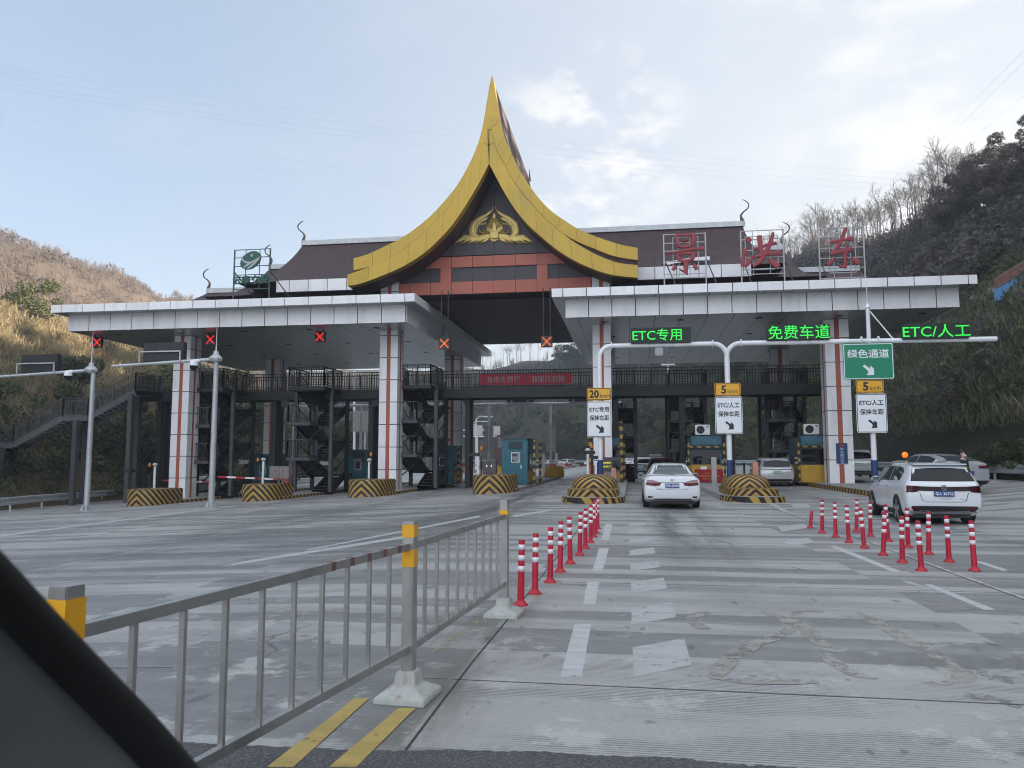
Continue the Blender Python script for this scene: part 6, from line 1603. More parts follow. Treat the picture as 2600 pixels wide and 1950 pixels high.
guard_rail([Vector((-46, 62, .9)), Vector((-40, 80, .4)), Vector((-40, 100, .2))], 'pale guard rail on the bank beyond the left stairs')

# ---------------------------------------------------------------- bollards
def make_bollard():
    t = thing('bollard', None, None)
    MB().lathe([(.0, 0), (.041, 0), (.0385, .35), (.036, .72), (.034, .735), (.0, .735)], (0, 0, 0), 20).build('post', bollred, t, smooth=40)
    MB().lathe([(.085, 0), (.085, .01), (.075, .022), (.055, .04), (.046, .055), (.042, .06)], (0, 0, 0), 20).build('foot', redp, t, smooth=40)
    for z in (.385, .505, .625): MB().lathe([(.0395 - (z - .35) * .0068, z), (.0391 - (z - .35) * .0068, z + .06)], (0, 0, 0), 20).build('reflective_band', reflw, t, smooth=True)
    return t
bol = make_bollard(); first = [True]
def put_bollard(px, py, label, grp, tx=0, ty=0):
    p = G(px, py); o = bol if first[0] else copy_tree(bol); first[0] = False
    o.location = p; o.rotation_euler = (R(ty), R(tx), random.uniform(0, 6)); tag(o, label, 'bollard', grp)
ordn = ['first', 'second', 'third', 'fourth', 'fifth', 'sixth', 'seventh', 'eighth', 'ninth', 'tenth', 'eleventh']
for k, (px, py) in enumerate(((1322, 1537), (1358, 1508), (1397, 1479), (1422, 1452), (1448, 1431), (1472, 1410), (1486, 1393), (1499, 1378), (1508, 1364), (1513, 1354), (1518, 1343))):
    put_bollard(px, py, 'red bollard with white bands, %s from the steel fence in the left row' % ordn[k], 'left row of red bollards', -1.2 + random.uniform(-.8, .4), random.uniform(-1, 1))
for k, (px, py) in enumerate(((972, 552), (865, 506), (757, 464), (652, 425), (565, 393), (490, 363), (414, 339))):
    put_bollard(1900 + .4522 * px, 1200 + .4522 * py, 'red bollard with white bands, %s from the camera in the right-hand near row' % ordn[k], 'near row of red bollards on the right', -2 + random.uniform(-2, 1), random.uniform(-1.5, 1.5))
for k, (px, py) in enumerate(((1271, 552), (1128, 502), (1014, 459), (898, 422), (787, 387), (687, 359), (607, 335))):
    put_bollard(1900 + .4522 * px, 1200 + .4522 * py, 'red bollard with white bands, %s from the camera in the row beside the crossover' % ordn[k], 'far row of red bollards on the right', -2.5 + random.uniform(-2, 1), random.uniform(-1.5, 1.5))
p = G(1900 + .4522 * 348, 1200 + .4522 * 312); t = thing('bollard_stump', 'broken red bollard stump at the far end of the right rows', 'bollard', p); t.rotation_euler = (0, R(6), 0)
MB().lathe([(0, 0), (.042, 0), (.038, .36), (.026, .41), (0, .4)], (0, 0, 0), 16).build('post', bollred, t, smooth=40); MB().lathe([(.085, 0), (.085, .01), (.07, .022), (.045, .055)], (0, 0, 0), 16).build('foot', redp, t)
# ---------------------------------------------------------------- steel fence in the foreground
f3 = Vector((-1.36, 8.30, 0)); f2 = Vector((-1.57, 5.42, 0)); r_ = ray(170, 1500); tt = (1.2 - H) / r_.z; f1 = Vector((0, 0, H)) + r_ * tt; f1.z = 0
f0 = f1 + (f1 - f2).normalized() * 2.8
fence = thing('steel_fence', 'stainless steel barrier fence with yellow-banded posts in the left foreground', 'fence', f2, world=True)
d12 = (f3 - f2).normalized()
def fpost(p, d):
    a = math.atan2(d.y, d.x); o = MB().cbox((p.x, p.y, .62), .085, .085, 1.2, a).build('post', stain, fence, bevel=.004)
    
    n_ = int(round(p.y * 10))
    if p is f1: MB().cbox((p.x, p.y, 1.10), .090, .090, .15, a).build('reflective_band', refly, o)
    elif p is f2: MB().cbox((p.x, p.y, 1.155), .090, .090, .09, a).build('reflective_band', refly, o); MB().cbox((p.x, p.y, .965), .090, .090, .12, a).build('reflective_band', refly, o)
    else: MB().cbox((p.x, p.y, 1.085), .090, .090, .05, a).build('reflective_band', refly, o)
    s_ = MB(); m = Matrix.Rotation(a, 3, 'Z'); V = []
    for hx, hy, z in ((.20, .185, .0), (.195, .18, .04), (.085, .08, .10), (.07, .068, .19)):
        for sx, sy in ((-1, -1), (1, -1), (1, 1), (-1, 1)): V.append(m @ Vector((sx * hx, sy * hy, z)) + p)
    Fc = [(3, 2, 1, 0), (12, 13, 14, 15)]
    for i in range(3):
        for j in range(4): Fc.append((4 * i + j, 4 * i + (j + 1) % 4, 4 * i + 4 + (j + 1) % 4, 4 * i + 4 + j))
    s_.add(V, Fc).build('foot', castwhite, fence, bevel=.006)
def fpanel(a, b):
    d = (b - a).normalized(); a2, b2 = a + d * .045, b - d * .045; u = Vector((0, 0, 1)); m = MB()
    m.bar(a2 + u * 1.045, b2 + u * 1.045, .038, .048); m.bar(a2 + u * .335, b2 + u * .335, .038, .048)
    n = 10
    for i in range(1, n): q = a2.lerp(b2, i / n); m.bar(q + u * .358, q + u * 1.022, .025)
    m.build('panel', stain, fence)
    return m
for p, d in ((f1, f2 - f1), (f2, d12), (f3, d12)): fpost(p, d.normalized())
fpanel(f0, f1); fpanel(f1, f2); fpanel(f2, f3)
sm_ = MB()
for i in range(5): q = f1.lerp(f2, .62 + i * .075); sm_.bar(q + Vector((0, 0, 1.046)), q + (f2 - f1).normalized() * .05 + Vector((0, 0, 1.046)), .040, .050)
sm_.build('red_scuff', mat('red_scuff', (.17, .085, .085), .6), fence)

# ---------------------------------------------------------------- far street furniture
for k, (px, py, hx, hy, Y, lab) in enumerate(((1182, 1155, 1200, 1078, 150, 'white street lamp, farthest of three beyond the gate'), (1199, 1160, 1225, 1070, 125, 'white street lamp, middle one of three beyond the gate'), (1209, 1166, 1234, 1058, 100, 'white street lamp, nearest of three beyond the gate'))):
    a = P(px, 1170, Y); a.z = 0; b = P(px, hy + 8, Y); c = P(hx, hy, Y); t = thing('street_lamp', lab, 'street lamp', a, group='white street lamps beyond the gate', world=True)
    MB().tube([a, b, b.lerp(c, .35) + Vector((0, 0, .35)), c], [.13, .08, .06, .05], 8).build('pole', whitepaint, t, smooth=40); MB().cbox(c + Vector((.4, 0, -.02)), 1.0, .35, .12).build('lamp_head', whitepaint, t)
for px, py0, Y, lab in ((1696, 1003, 95, 'tall white lamp post standing behind the queue of cars'), (900, 945, 85, 'tall white lamp post behind the second booth')):
    a = P(px, 1150, Y); a.z = 0; b = P(px, py0 - 75, Y); t = thing('lamp_post', lab, 'street lamp', a, world=True); MB().tube([a, b], [.16, .1], 10).build('pole', whitepaint, t, smooth=40); MB().cbox(b + Vector((0, 0, .1)), 1.6, .5, .16).build('lamp_head', whitepaint, t)
t = thing('road_sign_frame', 'distant road sign frame with pale panels left of the street lamps', 'road sign', P(1200, 1160, 170), world=True)
for a_, b_ in (((1184, 1105), (1225, 1080)), ((1252, 1104), (1270, 1082))):
    a, b = P(*a_, 170), P(*b_, 170); MB().box(a.x, b.x, 170, 170.1, a.z, b.z).build('panel_back', signback, t)
a, b = P(1168, 1108, 170.3), P(1262, 1092, 170.3); m = MB().bar((a.x, 170.3, a.z), (b.x, 170.3, a.z), .3).bar((a.x, 170.3, b.z), (b.x, 170.3, b.z), .3); m.tube([(P(1210, 1100, 170).x, 170.4, 0), (P(1210, 1100, 170).x, 170.4, b.z + 1)], .25, 8); m.build('frame', whitepaint, t)
t = thing('slogan_sign', 'dark upright sign with pale round letters right of the street lamps', 'sign', P(1268, 1160, 120), world=True)
a, b = P(1256, 1140, 120), P(1276, 1108, 120); a.z = 0; MB().box(a.x, b.x, 120, 120.3, a.z, b.z).build('board', mat('sign_maroon', (.06, .03, .035), .6), t); lettering('5 0 H 0', .6, logogrey, t, ((a.x + b.x) / 2 + .3, 119.97, P(1268, 1124, 120).z), rot=(90, 0, 0), fit=(.7, 1.6))
def wbarrier(px0, py0, px1, py1, n, Y0, label):
    t = thing('plastic_barrier', label, 'barrier', P(px0, py0, Y0), world=True)
    a, b = G(px0, py0), G(px1, py1); r1 = MB(); r2 = MB()
    for i in range(n):
        p = a.lerp(b, i / n); q = a.lerp(b, (i + .9) / n)
        for z in range(4): (r1 if (i + z) % 2 else r2).bar(p + Vector((0, 0, .12 + .24 * z)), q + Vector((0, 0, .12 + .24 * z)), .3, .22)
    r1.build('red_block', redp, t); r2.build('white_block', reflw, t)
wbarrier(1170, 1205, 1212, 1199, 7, 70, 'red and white checked plastic barrier left of the dark grey cabinet')
wbarrier(1422, 1191, 1452, 1186, 5, 70, 'red and white checked plastic barrier right of the lone teal booth')
bf = thing('crowd_barrier', 'low grey barrier fence with white plates crossing the far road', 'fence', P(1420, 1172, 95), world=True)
a, b = G(1415, 1180), G(1492, 1184); m = MB(); pl_ = MB()
for i in range(13):
    p = a.lerp(b, i / 12); m.bar(p, p + Vector((0, 0, 1.1)), .06)
    if i < 12 and i % 2: q = a.lerp(b, (i + .45) / 12); pl_.cbox(q + Vector((0, -.06, .6)), .5, .04, .7)
for z in (.15, 1.05): m.bar(a + Vector((0, 0, z)), b + Vector((0, 0, z)), .05)
m.build('rail', greymetal, bf); pl_.build('plate', reflw, bf)
for px, py, Y, lab in ((1267, 1192, 50, 'yellow water-filled drum behind the lone teal booth'), (1408, 1186, 62, 'yellow bumper block at the far end of the booth island'), (948, 1197, 62, 'yellow drum left of the gable column')):
    p = P(px, py, Y); p.z = IZ(p.x); o = MB().lathe([(.75, 0), (.8, .2), (.72, .7), (.4, 1.05), (.05, 1.1)], (0, 0, 0), 16).build('crash_cushion', ymat, None, smooth=50); o.location = p; tag(o, lab, 'crash cushion', 'yellow crash cushions')
for px, Y, h, lab in ((1381, 64, 1.9, 'stainless square post right of the lone teal booth, left of the pair'), (1413, 64, 1.9, 'stainless square post right of the lone teal booth, right of the pair')):
    x = P(px, 1190, Y).x; o = MB().box(-.12, .12, -.12, .12, 0, h).build('steel_post', stain, None, bevel=.01); o.location = (x, Y, IZ(x)); tag(o, lab, 'post', 'steel posts')

# ---------------------------------------------------------------- vehicles
def loft(st, sub=5):
    """closed body from stations (y, half width, bottom, belt, top, half top width), mirrored"""
    S = []
    for i in range(len(st) - 1):
        p0, p1, p2, p3 = [np.array(st[j], float) for j in (max(i - 1, 0), i, i + 1, min(i + 2, len(st) - 1))]
        m1, m2 = (p2 - p0) / 2, (p3 - p1) / 2
        h = p2[0] - p1[0]; a1 = h / max(p2[0] - p0[0], 1e-6) * 2; a2 = h / max(p3[0] - p1[0], 1e-6) * 2
        m1, m2 = m1 * a1, m2 * a2
        for k in range(sub):
            t = k / sub; S.append((2 * t ** 3 - 3 * t * t + 1) * p1 + (t ** 3 - 2 * t * t + t) * m1 + (-2 * t ** 3 + 3 * t * t) * p2 + (t ** 3 - t * t) * m2)
    S.append(np.array(st[-1], float))
    V = []; Fc = []
    for y, hw, zb, ze, zt, tw in S:
        zm = zb + (ze - zb) * .5
        half = [(0, zb), (.74 * hw, zb), (.9 * hw, zb + .025), (.965 * hw, zb + .09), (.99 * hw, zb + (ze - zb) * .3), (hw, zm), (.995 * hw, zb + (ze - zb) * .72), (.975 * hw, ze - .045), (.945 * hw, ze),
                (.945 * hw + (tw - .945 * hw) * .45, ze + (zt - ze) * .47), (tw + (.945 * hw - tw) * .1, ze + (zt - ze) * .86), (tw * .95, ze + (zt - ze) * .945), (tw * .8, ze + (zt - ze) * .985), (tw * .4, zt), (0, zt + .004)]
        ring = [(x, y, z) for x, z in half] + [(-x, y, z) for x, z in reversed(half[1:-1])]
        V += ring
    n = len(ring)
    for i in range(len(S) - 1):
        for j in range(n): Fc.append((i * n + j, i * n + (j + 1) % n, (i + 1) * n + (j + 1) % n, (i + 1) * n + j))
    Fc.append(tuple(range(n))); Fc.append(tuple((len(S) - 1) * n + j for j in range(n)))
    return V, Fc
class Car:
    def __init__(s, name, label, cat, st, paint, wheels, group=None, wr=.32, rimm=None, hw=.88):
        s.t = thing(name, label, cat, group=group); V, Fc = loft(st)
        b = MB().add(V, Fc).build('body', paint, s.t, smooth=38)
        bm = bmesh.new(); bm.from_mesh(b.data); s.bvh = BVHTree.FromBMesh(bm); bm.free()
        s.hw = hw; s.st = st; s.body = b
        for y in wheels:
            for sx in (-1, 1):
                x = sx * (hw - .10)
                arch = MB(); o = []
                for k in range(25):
                    a = R(-8 + 196 * k / 24); o.append((y + (wr + .055) * math.cos(a), wr + (wr + .055) * math.sin(a)))
                s.side([p for p in o[:13]], [(p[0], max(.16, wr - .1)) for p in o[:13]], 'wheel_arch', blackm, sx, .004, 12, 6)
                s.side([p for p in o[12:]], [(p[0], max(.16, wr - .1)) for p in o[12:]], 'wheel_arch', blackm, sx, .004, 12, 6)
                w_ = MB().lathe([(wr - .11, -.1), (wr - .03, -.11), (wr, -.085), (wr, .085), (wr - .03, .11), (wr - .11, .1)], (0, 0, 0), 28).build('wheel', rubber, s.t, smooth=40)
                rm = MB().lathe([(wr - .11, -.085), (wr - .105, .085)], (0, 0, 0), 24)
                rm.build('rim_barrel', blackm, w_)
                sp = MB()
                for k in range(5):
                    a = 2 * math.pi * k / 5; c_, s_ = math.cos(a), math.sin(a)
                    sp.add([(c_ * .03 - s_ * .05, s_ * .03 + c_ * .05, .112), (c_ * .03 + s_ * .05, s_ * .03 - c_ * .05, .112), (c_ * (wr - .085) + s_ * .06, s_ * (wr - .085) - c_ * .06, .109), (c_ * (wr - .085) - s_ * .06, s_ * (wr - .085) + c_ * .06, .109)], [(0, 1, 2, 3)])
                sp.lathe([(.055, .08), (.05, .105)], (0, 0, 0), 14)
                sp.build('rim', rimm or alloy, w_)
                w_.location = (x, y, wr); w_.rotation_euler = (0, R(90) * sx, 0)
        # dark underside so that nothing shows through below
        MB().box(-hw + .22, hw - .22, st[0][0] + .25, st[-1][0] - .3, .16, .34).build('underbody', blackm, s.t)
    def hit(s, o, d): return s.bvh.ray_cast(Vector(o), Vector(d))
    def sheet(s, top, bot, name, m, fo, off, n, k, parent=None):
        top = resample([(a, b, 0) for a, b in top], n + 1); bot = resample([(a, b, 0) for a, b in bot], n + 1); V = []; ok = []
        for i in range(n + 1):
            for j in range(k + 1):
                p = top[i].lerp(bot[i], j / k); o, d = fo(p.x, p.y); h = s.hit(o, d)
                V.append(h[0] - Vector(d) * off if h[0] else None)
        Fc = []
        for i in range(n):
            for j in range(k):
                q = (i * (k + 1) + j, i * (k + 1) + j + 1, (i + 1) * (k + 1) + j + 1, (i + 1) * (k + 1) + j)
                if all(V[a] is not None for a in q): Fc.append(q)
        if not Fc: return None
        V = [v if v is not None else Vector((0, 1, .5)) for v in V]
        me = bpy.data.meshes.new(name); me.from_pydata(V, [], Fc); me.update()
        bm = bmesh.new(); bm.from_mesh(me); bmesh.ops.delete(bm, geom=[v for v in bm.verts if not v.link_faces], context='VERTS'); bm.to_mesh(me); bm.free()
        return link(name, me, m, parent or s.t, 40)
    def rear(s, top, bot, name, m, off=.006, n=14, k=6, parent=None): return s.sheet(top, bot, name, m, lambda x, z: ((x, -3, z), (0, 1, 0)), off, n, k, parent)
    def front(s, top, bot, name, m, off=.006, n=14, k=6, parent=None): return s.sheet(top, bot, name, m, lambda x, z: ((x, 9, z), (0, -1, 0)), off, n, k, parent)
    def side(s, top, bot, name, m, sx, off=.006, n=12, k=6, parent=None): return s.sheet(top, bot, name, m, lambda y, z: ((sx * 3, y, z), (-sx, 0, 0)), off, n, k, parent)
    def both(s, top, bot, name, m, off=.006, n=10, k=5):
        for sx in (-1, 1): s.rear([(sx * x, z) for x, z in top], [(sx * x, z) for x, z in bot], name, m, off, n, k)
    def sides(s, top, bot, name, m, off=.006, n=12, k=5):
        for sx in (-1, 1): s.side(top, bot, name, m, sx, off, n, k)
    def ry(s, x, z):
        h = s.hit((x, -3, z), (0, 1, 0)); return h[0].y if h[0] else 0
    def plate(s, z, m, txt, y=None, w_=.44, h_=.14):
        y = s.ry(0, z) - .02 if y is None else y
        p = MB().box(-w_ / 2, w_ / 2, y - .012, y, z - h_ / 2, z + h_ / 2).build('number_plate', m, s.t, bevel=.004)
        if txt: lettering(txt, .1, reflw, p, (0, y - .017, z), fit=(w_ * .9, h_ * .66), bold=.002, extrude=.002)
    def mirrors(s, y, z, m=None):
        for sx in (-1, 1):
            h = s.hit((sx * 3, y, z - .03), (-sx, 0, 0)); x = h[0].x if h[0] else sx * s.hw * .9
            o = MB().cbox((x + sx * .14, y - .03, z), .22, .13, .15).build('mirror', m or s.body.data.materials[0], s.t, bevel=.04)
            MB().bar((x - sx * .02, y + .02, z - .05), (x + sx * .07, y, z - .04), .05).build('stalk', blackm, o); MB().box(x + sx * .05 if sx > 0 else x - .23, x + .23 if sx > 0 else x - .05, y - .099, y - .096, z - .055, z + .055).build('mirror_glass', glassl, o)
def crossover_st(L, hw, h, belt=1.02):
    return [(0, hw * .90, .44, .80, .98, hw * .84), (.03, hw * .955, .36, .88, 1.04, hw * .86), (.10, hw * .985, .31, belt, 1.14, hw * .82), (.22, hw * .995, .28, belt, 1.36, hw * .735), (.36, hw, .2, belt, h - .04, hw * .70), (.62, hw, .2, belt, h, hw * .71), (L * .35, hw, .2, belt - .02, h + .01, hw * .72), (L * .52, hw, .2, belt - .03, h - .01, hw * .70), (L * .62, hw, .2, belt - .04, h - .17, hw * .66), (L * .70, hw, .2, belt - .05, 1.12, hw * .66), (L * .78, hw * .99, .2, belt - .07, 1.01, hw * .72), (L * .9, hw * .96, .21, .88, .95, hw * .72), (L * .97, hw * .86, .24, .74, .82, hw * .66), (L, hw * .70, .32, .62, .68, hw * .55)]
def sedan_st(L, hw, h, belt=.98):
    return [(0, hw * .86, .42, .70, .82, hw * .72), (.03, hw * .93, .32, .82, .99, hw * .74), (.09, hw * .97, .285, .92, 1.05, hw * .75), (.25, hw * .99, .25, .97, 1.075, hw * .76), (.55, hw, .18, belt, 1.09, hw * .745), (.72, hw, .18, belt, 1.14, hw * .70), (1.0, hw, .18, belt, 1.29, hw * .635), (1.35, hw, .18, belt, h - .045, hw * .60), (1.75, hw, .18, belt, h, hw * .60), (L * .46, hw, .18, belt - .01, h + .005, hw * .61), (L * .56, hw, .18, belt - .02, h - .06, hw * .60), (L * .66, hw, .18, belt - .03, h - .31, hw * .60), (L * .72, hw, .18, belt - .05, .99, hw * .66), (L * .85, hw * .98, .19, .86, .92, hw * .7), (L * .95, hw * .88, .22, .72, .8, hw * .62), (L, hw * .68, .3, .58, .66, hw * .5)]
# white crossover, nearest car on the right
c = Car('crossover', 'white crossover with black roof-level glass and a full-width dark lamp bar, nearest on the right', 'car', crossover_st(4.2, .88, 1.52), carwhite, (.84, 3.42), wr=.335, hw=.88)
c.rear([(-.64, 1.37), (-.3, 1.40), (0, 1.405), (.3, 1.40), (.64, 1.37)], [(-.735, 1.08), (-.3, 1.075), (0, 1.075), (.3, 1.075), (.735, 1.08)], 'rear_window', glassd)
MB().box(-.62, .62, .20, .52, 1.475, 1.51).build('spoiler', carwhite, c.t, bevel=.012)
c.both([(.56, .955), (.7, .965), (.87, .97)], [(.60, .82), (.7, .805), (.87, .80)], 'tail_lamp', mat('tail_lamp_smoked', (.045, .004, .006), .2, 0, .3, 9, coat=.2, spec=.3), .012)
c.rear([(-.6, .955), (-.3, .945), (0, .94), (.3, .945), (.6, .955)], [(-.6, .845), (-.36, .835), (0, .84), (.36, .835), (.6, .845)], 'lamp_bar', blackm, .010)
c.rear([(-.46, .915), (0, .898), (.46, .915)], [(-.46, .905), (0, .888), (.46, .905)], 'lamp_strip', taillamp, .014)
c.rear([(-.87, .465), (-.5, .47), (0, .47), (.5, .47), (.87, .465)], [(-.80, .33), (-.5, .32), (0, .32), (.5, .32), (.80, .33)], 'lower_bumper', blackm, .010)
c.rear([(-.55, .36), (-.4, .355), (0, .35), (.4, .355), (.55, .36)], [(-.60, .33), (-.42, .335), (0, .335), (.42, .335), (.60, .33)], 'silver_trim', alloy, .016)
c.both([(.55, .43), (.77, .435)], [(.55, .385), (.73, .38)], 'reflector', taillamp, .014)
c.rear([(-.56, .80), (-.545, .80)], [(-.5, .60), (-.485, .60)], 'tailgate_joint', blackm, .004, 2, 8); c.rear([(.545, .80), (.56, .80)], [(.485, .60), (.5, .60)], 'tailgate_joint', blackm, .004, 2, 8); c.rear([(-.5, .605), (-.4, .575), (.4, .575), (.5, .605)], [(-.5, .595), (-.4, .565), (.4, .565), (.5, .595)], 'tailgate_joint', blackm, .004, 20, 1)
c.plate(.775, platebl, '粤A 36T52', w_=.46)
ye = c.ry(0, .9) - .02; e = MB()
for k in range(24):
    a0, a1 = 2 * math.pi * k / 24, 2 * math.pi * (k + 1) / 24; e.bar((.068 * math.cos(a0), ye, .915 + .068 * math.sin(a0)), (.068 * math.cos(a1), ye, .915 + .068 * math.sin(a1)), .012)
for p, q in (((-.028, .978), (0, .925)), ((.028, .978), (0, .925)), ((-.058, .94), (-.026, .86)), ((-.026, .86), (0, .915)), ((0, .915), (.026, .86)), ((.026, .86), (.058, .94))): e.bar((p[0], ye, p[1]), (q[0], ye, q[1]), .012)
e.build('emblem', chrome, c.t)
lettering('T-CROSS', .05, chrome, c.t, (0, c.ry(0, .64) - .006, .645), fit=(.3, .025), extrude=.001); lettering('280TSI', .04, chrome, c.t, (.42, c.ry(.42, .64) - .006, .645), fit=(.16, .022), extrude=.001)
c.sides([(.62, 1.30), (.8, 1.40), (1.15, 1.43), (1.62, 1.44)], [(.72, 1.09), (.9, 1.075), (1.2, 1.07), (1.62, 1.06)], 'side_window', glassl)
c.sides([(1.68, 1.44), (2.2, 1.42), (2.5, 1.36)], [(1.68, 1.06), (2.2, 1.05), (2.72, 1.04)], 'side_window', glassl)
c.front([(-.55, 1.42), (0, 1.45), (.55, 1.42)], [(-.66, 1.1), (0, 1.1), (.66, 1.1)], 'windscreen', glassd)
c.sides([(1.17, .34), (2.0, .33), (3.1, .34)], [(1.17, .2), (2.0, .2), (3.1, .2)], 'sill_cladding', blackm, .006)
for yy in (1.65, 2.72): c.sides([(yy - .004, 1.02), (yy + .004, 1.02)], [(yy - .004, .36), (yy + .004, .36)], 'door_joint', blackm, .003, 1, 8)
for yy in (1.5, 2.5):
    for sx in (-1, 1): MB().bar((sx * .88, yy, .93), (sx * .88, yy + .2, .93), .03, .035).build('door_handle', carwhite, c.t, bevel=.008)
for sx in (-1, 1): MB().tube([(sx * .60, .55, 1.49), (sx * .61, .75, 1.555), (sx * .62, 1.6, 1.575), (sx * .61, 2.1, 1.55), (sx * .6, 2.25, 1.49)], .018, 8).build('roof_rail', chrome, c.t, smooth=40)
c.mirrors(2.72, 1.07); MB().bar((-.02, .6, 1.53), (-.0, .45, 1.60), .03).build('antenna_fin', carwhite, c.t)
p = G(2401, 1334); c.t.location = p; c.t.rotation_euler = (0, 0, R(-3.0))
# white sedan waiting in the lane
def make_sedan(label, plate_txt, detailed=True, paint=carwhite, name='sedan', grp=None):
    c = Car(name, label, 'car', sedan_st(4.85, .915, 1.465), paint, (1.02, 3.80), wr=.335, hw=.915, group=grp)
    c.rear([(-.545, 1.385), (-.3, 1.405), (0, 1.41), (.3, 1.405), (.545, 1.385)], [(-.70, 1.115), (-.35, 1.105), (0, 1.10), (.35, 1.105), (.70, 1.115)], 'rear_window', glassl)
    for sx in (-1, 1):
        l = c.rear([(sx * .40, .865), (sx * .62, .935), (sx * .80, .94)], [(sx * .40, .858), (sx * .6, .855), (sx * .82, .85)], 'tail_lamp', lampclear, .012, 10, 4)
        c.rear([(sx * .34, .85), (sx * .6, .85), (sx * .835, .848)], [(sx * .40, .755), (sx * .6, .745), (sx * .83, .775)], 'tail_lamp', taillamp, .012, 10, 4)
    if detailed:
        c.rear([(-.40, .862), (0, .872), (.40, .862)], [(-.40, .848), (0, .858), (.40, .848)], 'chrome_strip', greymetal, .010, 14, 1)
        c.both([(.63, .41), (.79, .42)], [(.63, .36), (.77, .36)], 'reflector', taillamp, .010, 5, 2)
        c.rear([(-.56, .75), (-.55, .75)], [(-.48, .63), (-.47, .63)], 'boot_joint', blackm, .004, 1, 6); c.rear([(.55, .75), (.56, .75)], [(.47, .63), (.48, .63)], 'boot_joint', blackm, .004, 1, 6); c.rear([(-.48, .63), (0, .625), (.48, .63)], [(-.48, .62), (0, .615), (.48, .62)], 'boot_joint', blackm, .004, 20, 1)
        c.rear([(-.62, .335), (0, .34), (.62, .335)], [(-.6, .30), (0, .30), (.6, .30)], 'lower_bumper', blackm, .008, 14, 3)
        ye = c.ry(0, .94) - .012; e = MB()
        def oval(cx, cz, rx, rz):
            for k in range(20):
                a0, a1 = 2 * math.pi * k / 20, 2 * math.pi * (k + 1) / 20; e.bar((cx + rx * math.cos(a0), ye, cz + rz * math.sin(a0)), (cx + rx * math.cos(a1), ye, cz + rz * math.sin(a1)), .011)
        oval(0, .925, .066, .042); oval(0, .925, .022, .040); oval(0, .942, .046, .017); e.build('emblem', chrome, c.t)
        lettering('CAMRY', .04, chrome, c.t, (-.40, c.ry(-.4, .67) - .008, .672), fit=(.16, .028), extrude=.001); lettering('2.0G', .04, chrome, c.t, (.40, c.ry(.4, .67) - .008, .672), fit=(.12, .026), extrude=.001)
    c.plate(.755, platebl, plate_txt)
    c.sides([(.95, 1.16), (1.25, 1.32), (1.6, 1.375), (2.05, 1.385)], [(.85, 1.035), (1.25, 1.03), (1.6, 1.025), (2.05, 1.02)], 'side_window', glassl)
    c.sides([(2.12, 1.385), (2.6, 1.36), (2.85, 1.28)], [(2.12, 1.02), (2.6, 1.01), (3.15, 1.0)], 'side_window', glassl)
    c.front([(-.5, 1.38), (0, 1.41), (.5, 1.38)], [(-.62, 1.04), (0, 1.04), (.62, 1.04)], 'windscreen', glassd)
    c.mirrors(3.0, 1.03)
    for yy in (1.45, 2.5):
        for sx in (-1, 1): MB().bar((sx * .915, yy, .93), (sx * .915, yy + .2, .93), .025, .03).build('door_handle', chrome, c.t)
    return c
sed = make_sedan('white sedan with red tail lamps and a blue plate waiting between the domed bumpers', '川A 06F00')
sed.t.location = G(1708, 1293)
# pale grey people carrier with a light bar, in the lane right of the right dome
def make_mpv(label, paint, grp=None, plate=None, name='people_carrier', txt='', lightbar=False):
    c = Car(name, label, 'car', crossover_st(4.75, .95, 1.62, 1.05), paint, (.95, 3.85), wr=.36, hw=.95, group=grp)
    c.rear([(-.66, 1.46), (0, 1.50), (.66, 1.46)], [(-.76, 1.13), (0, 1.11), (.76, 1.13)], 'rear_window', glassd)
    c.rear([(-.90, 1.02), (-.5, 1.01), (0, 1.0), (.5, 1.01), (.90, 1.02)], [(-.90, .965), (-.5, .965), (0, .965), (.5, .965), (.90, .965)], 'lamp_bar', taillamp, .012)
    c.rear([(-.9, .43), (0, .43), (.9, .43)], [(-.82, .33), (0, .32), (.82, .33)], 'lower_bumper', blackm, .010)
    c.rear([(-.93, .56), (0, .53), (.93, .56)], [(-.93, .50), (0, .48), (.93, .50)], 'bumper_crease', alloy, .006)
    c.plate(.80, plate or platebl, txt)
    c.sides([(.6, 1.36), (.9, 1.47), (1.3, 1.51), (1.9, 1.52)], [(.75, 1.12), (1.0, 1.1), (1.3, 1.1), (1.9, 1.09)], 'side_window', glassl)
    c.sides([(1.97, 1.52), (2.5, 1.5), (2.8, 1.42)], [(1.97, 1.09), (2.5, 1.08), (3.05, 1.07)], 'side_window', glassl)
    c.front([(-.6, 1.5), (0, 1.54), (.6, 1.5)], [(-.72, 1.14), (0, 1.14), (.72, 1.14)], 'windscreen', glassd)
    c.front([(-.62, .80), (-.42, .80)], [(-.62, .66), (-.42, .66)], 'headlamp', lampclear, .012, 5, 3); c.front([(.42, .80), (.62, .80)], [(.42, .66), (.62, .66)], 'headlamp', lampclear, .012, 5, 3); c.front([(-.4, .74), (.4, .74)], [(-.4, .46), (.4, .46)], 'grille', blackm, .010, 8, 3)
    for sx in (-1, 1): MB().tube([(sx * .66, .6, 1.58), (sx * .67, .8, 1.65), (sx * .68, 2.4, 1.66), (sx * .66, 2.7, 1.6)], .018, 8).build('roof_rail', greymetal, c.t, smooth=40)
    c.mirrors(3.05, 1.12)
    return c
mp = make_mpv('silver people carrier with thin red light bar and green plate', carsilver, plate=plategr, txt='粤A D06653')
mp.t.location = G(1975, 1236)
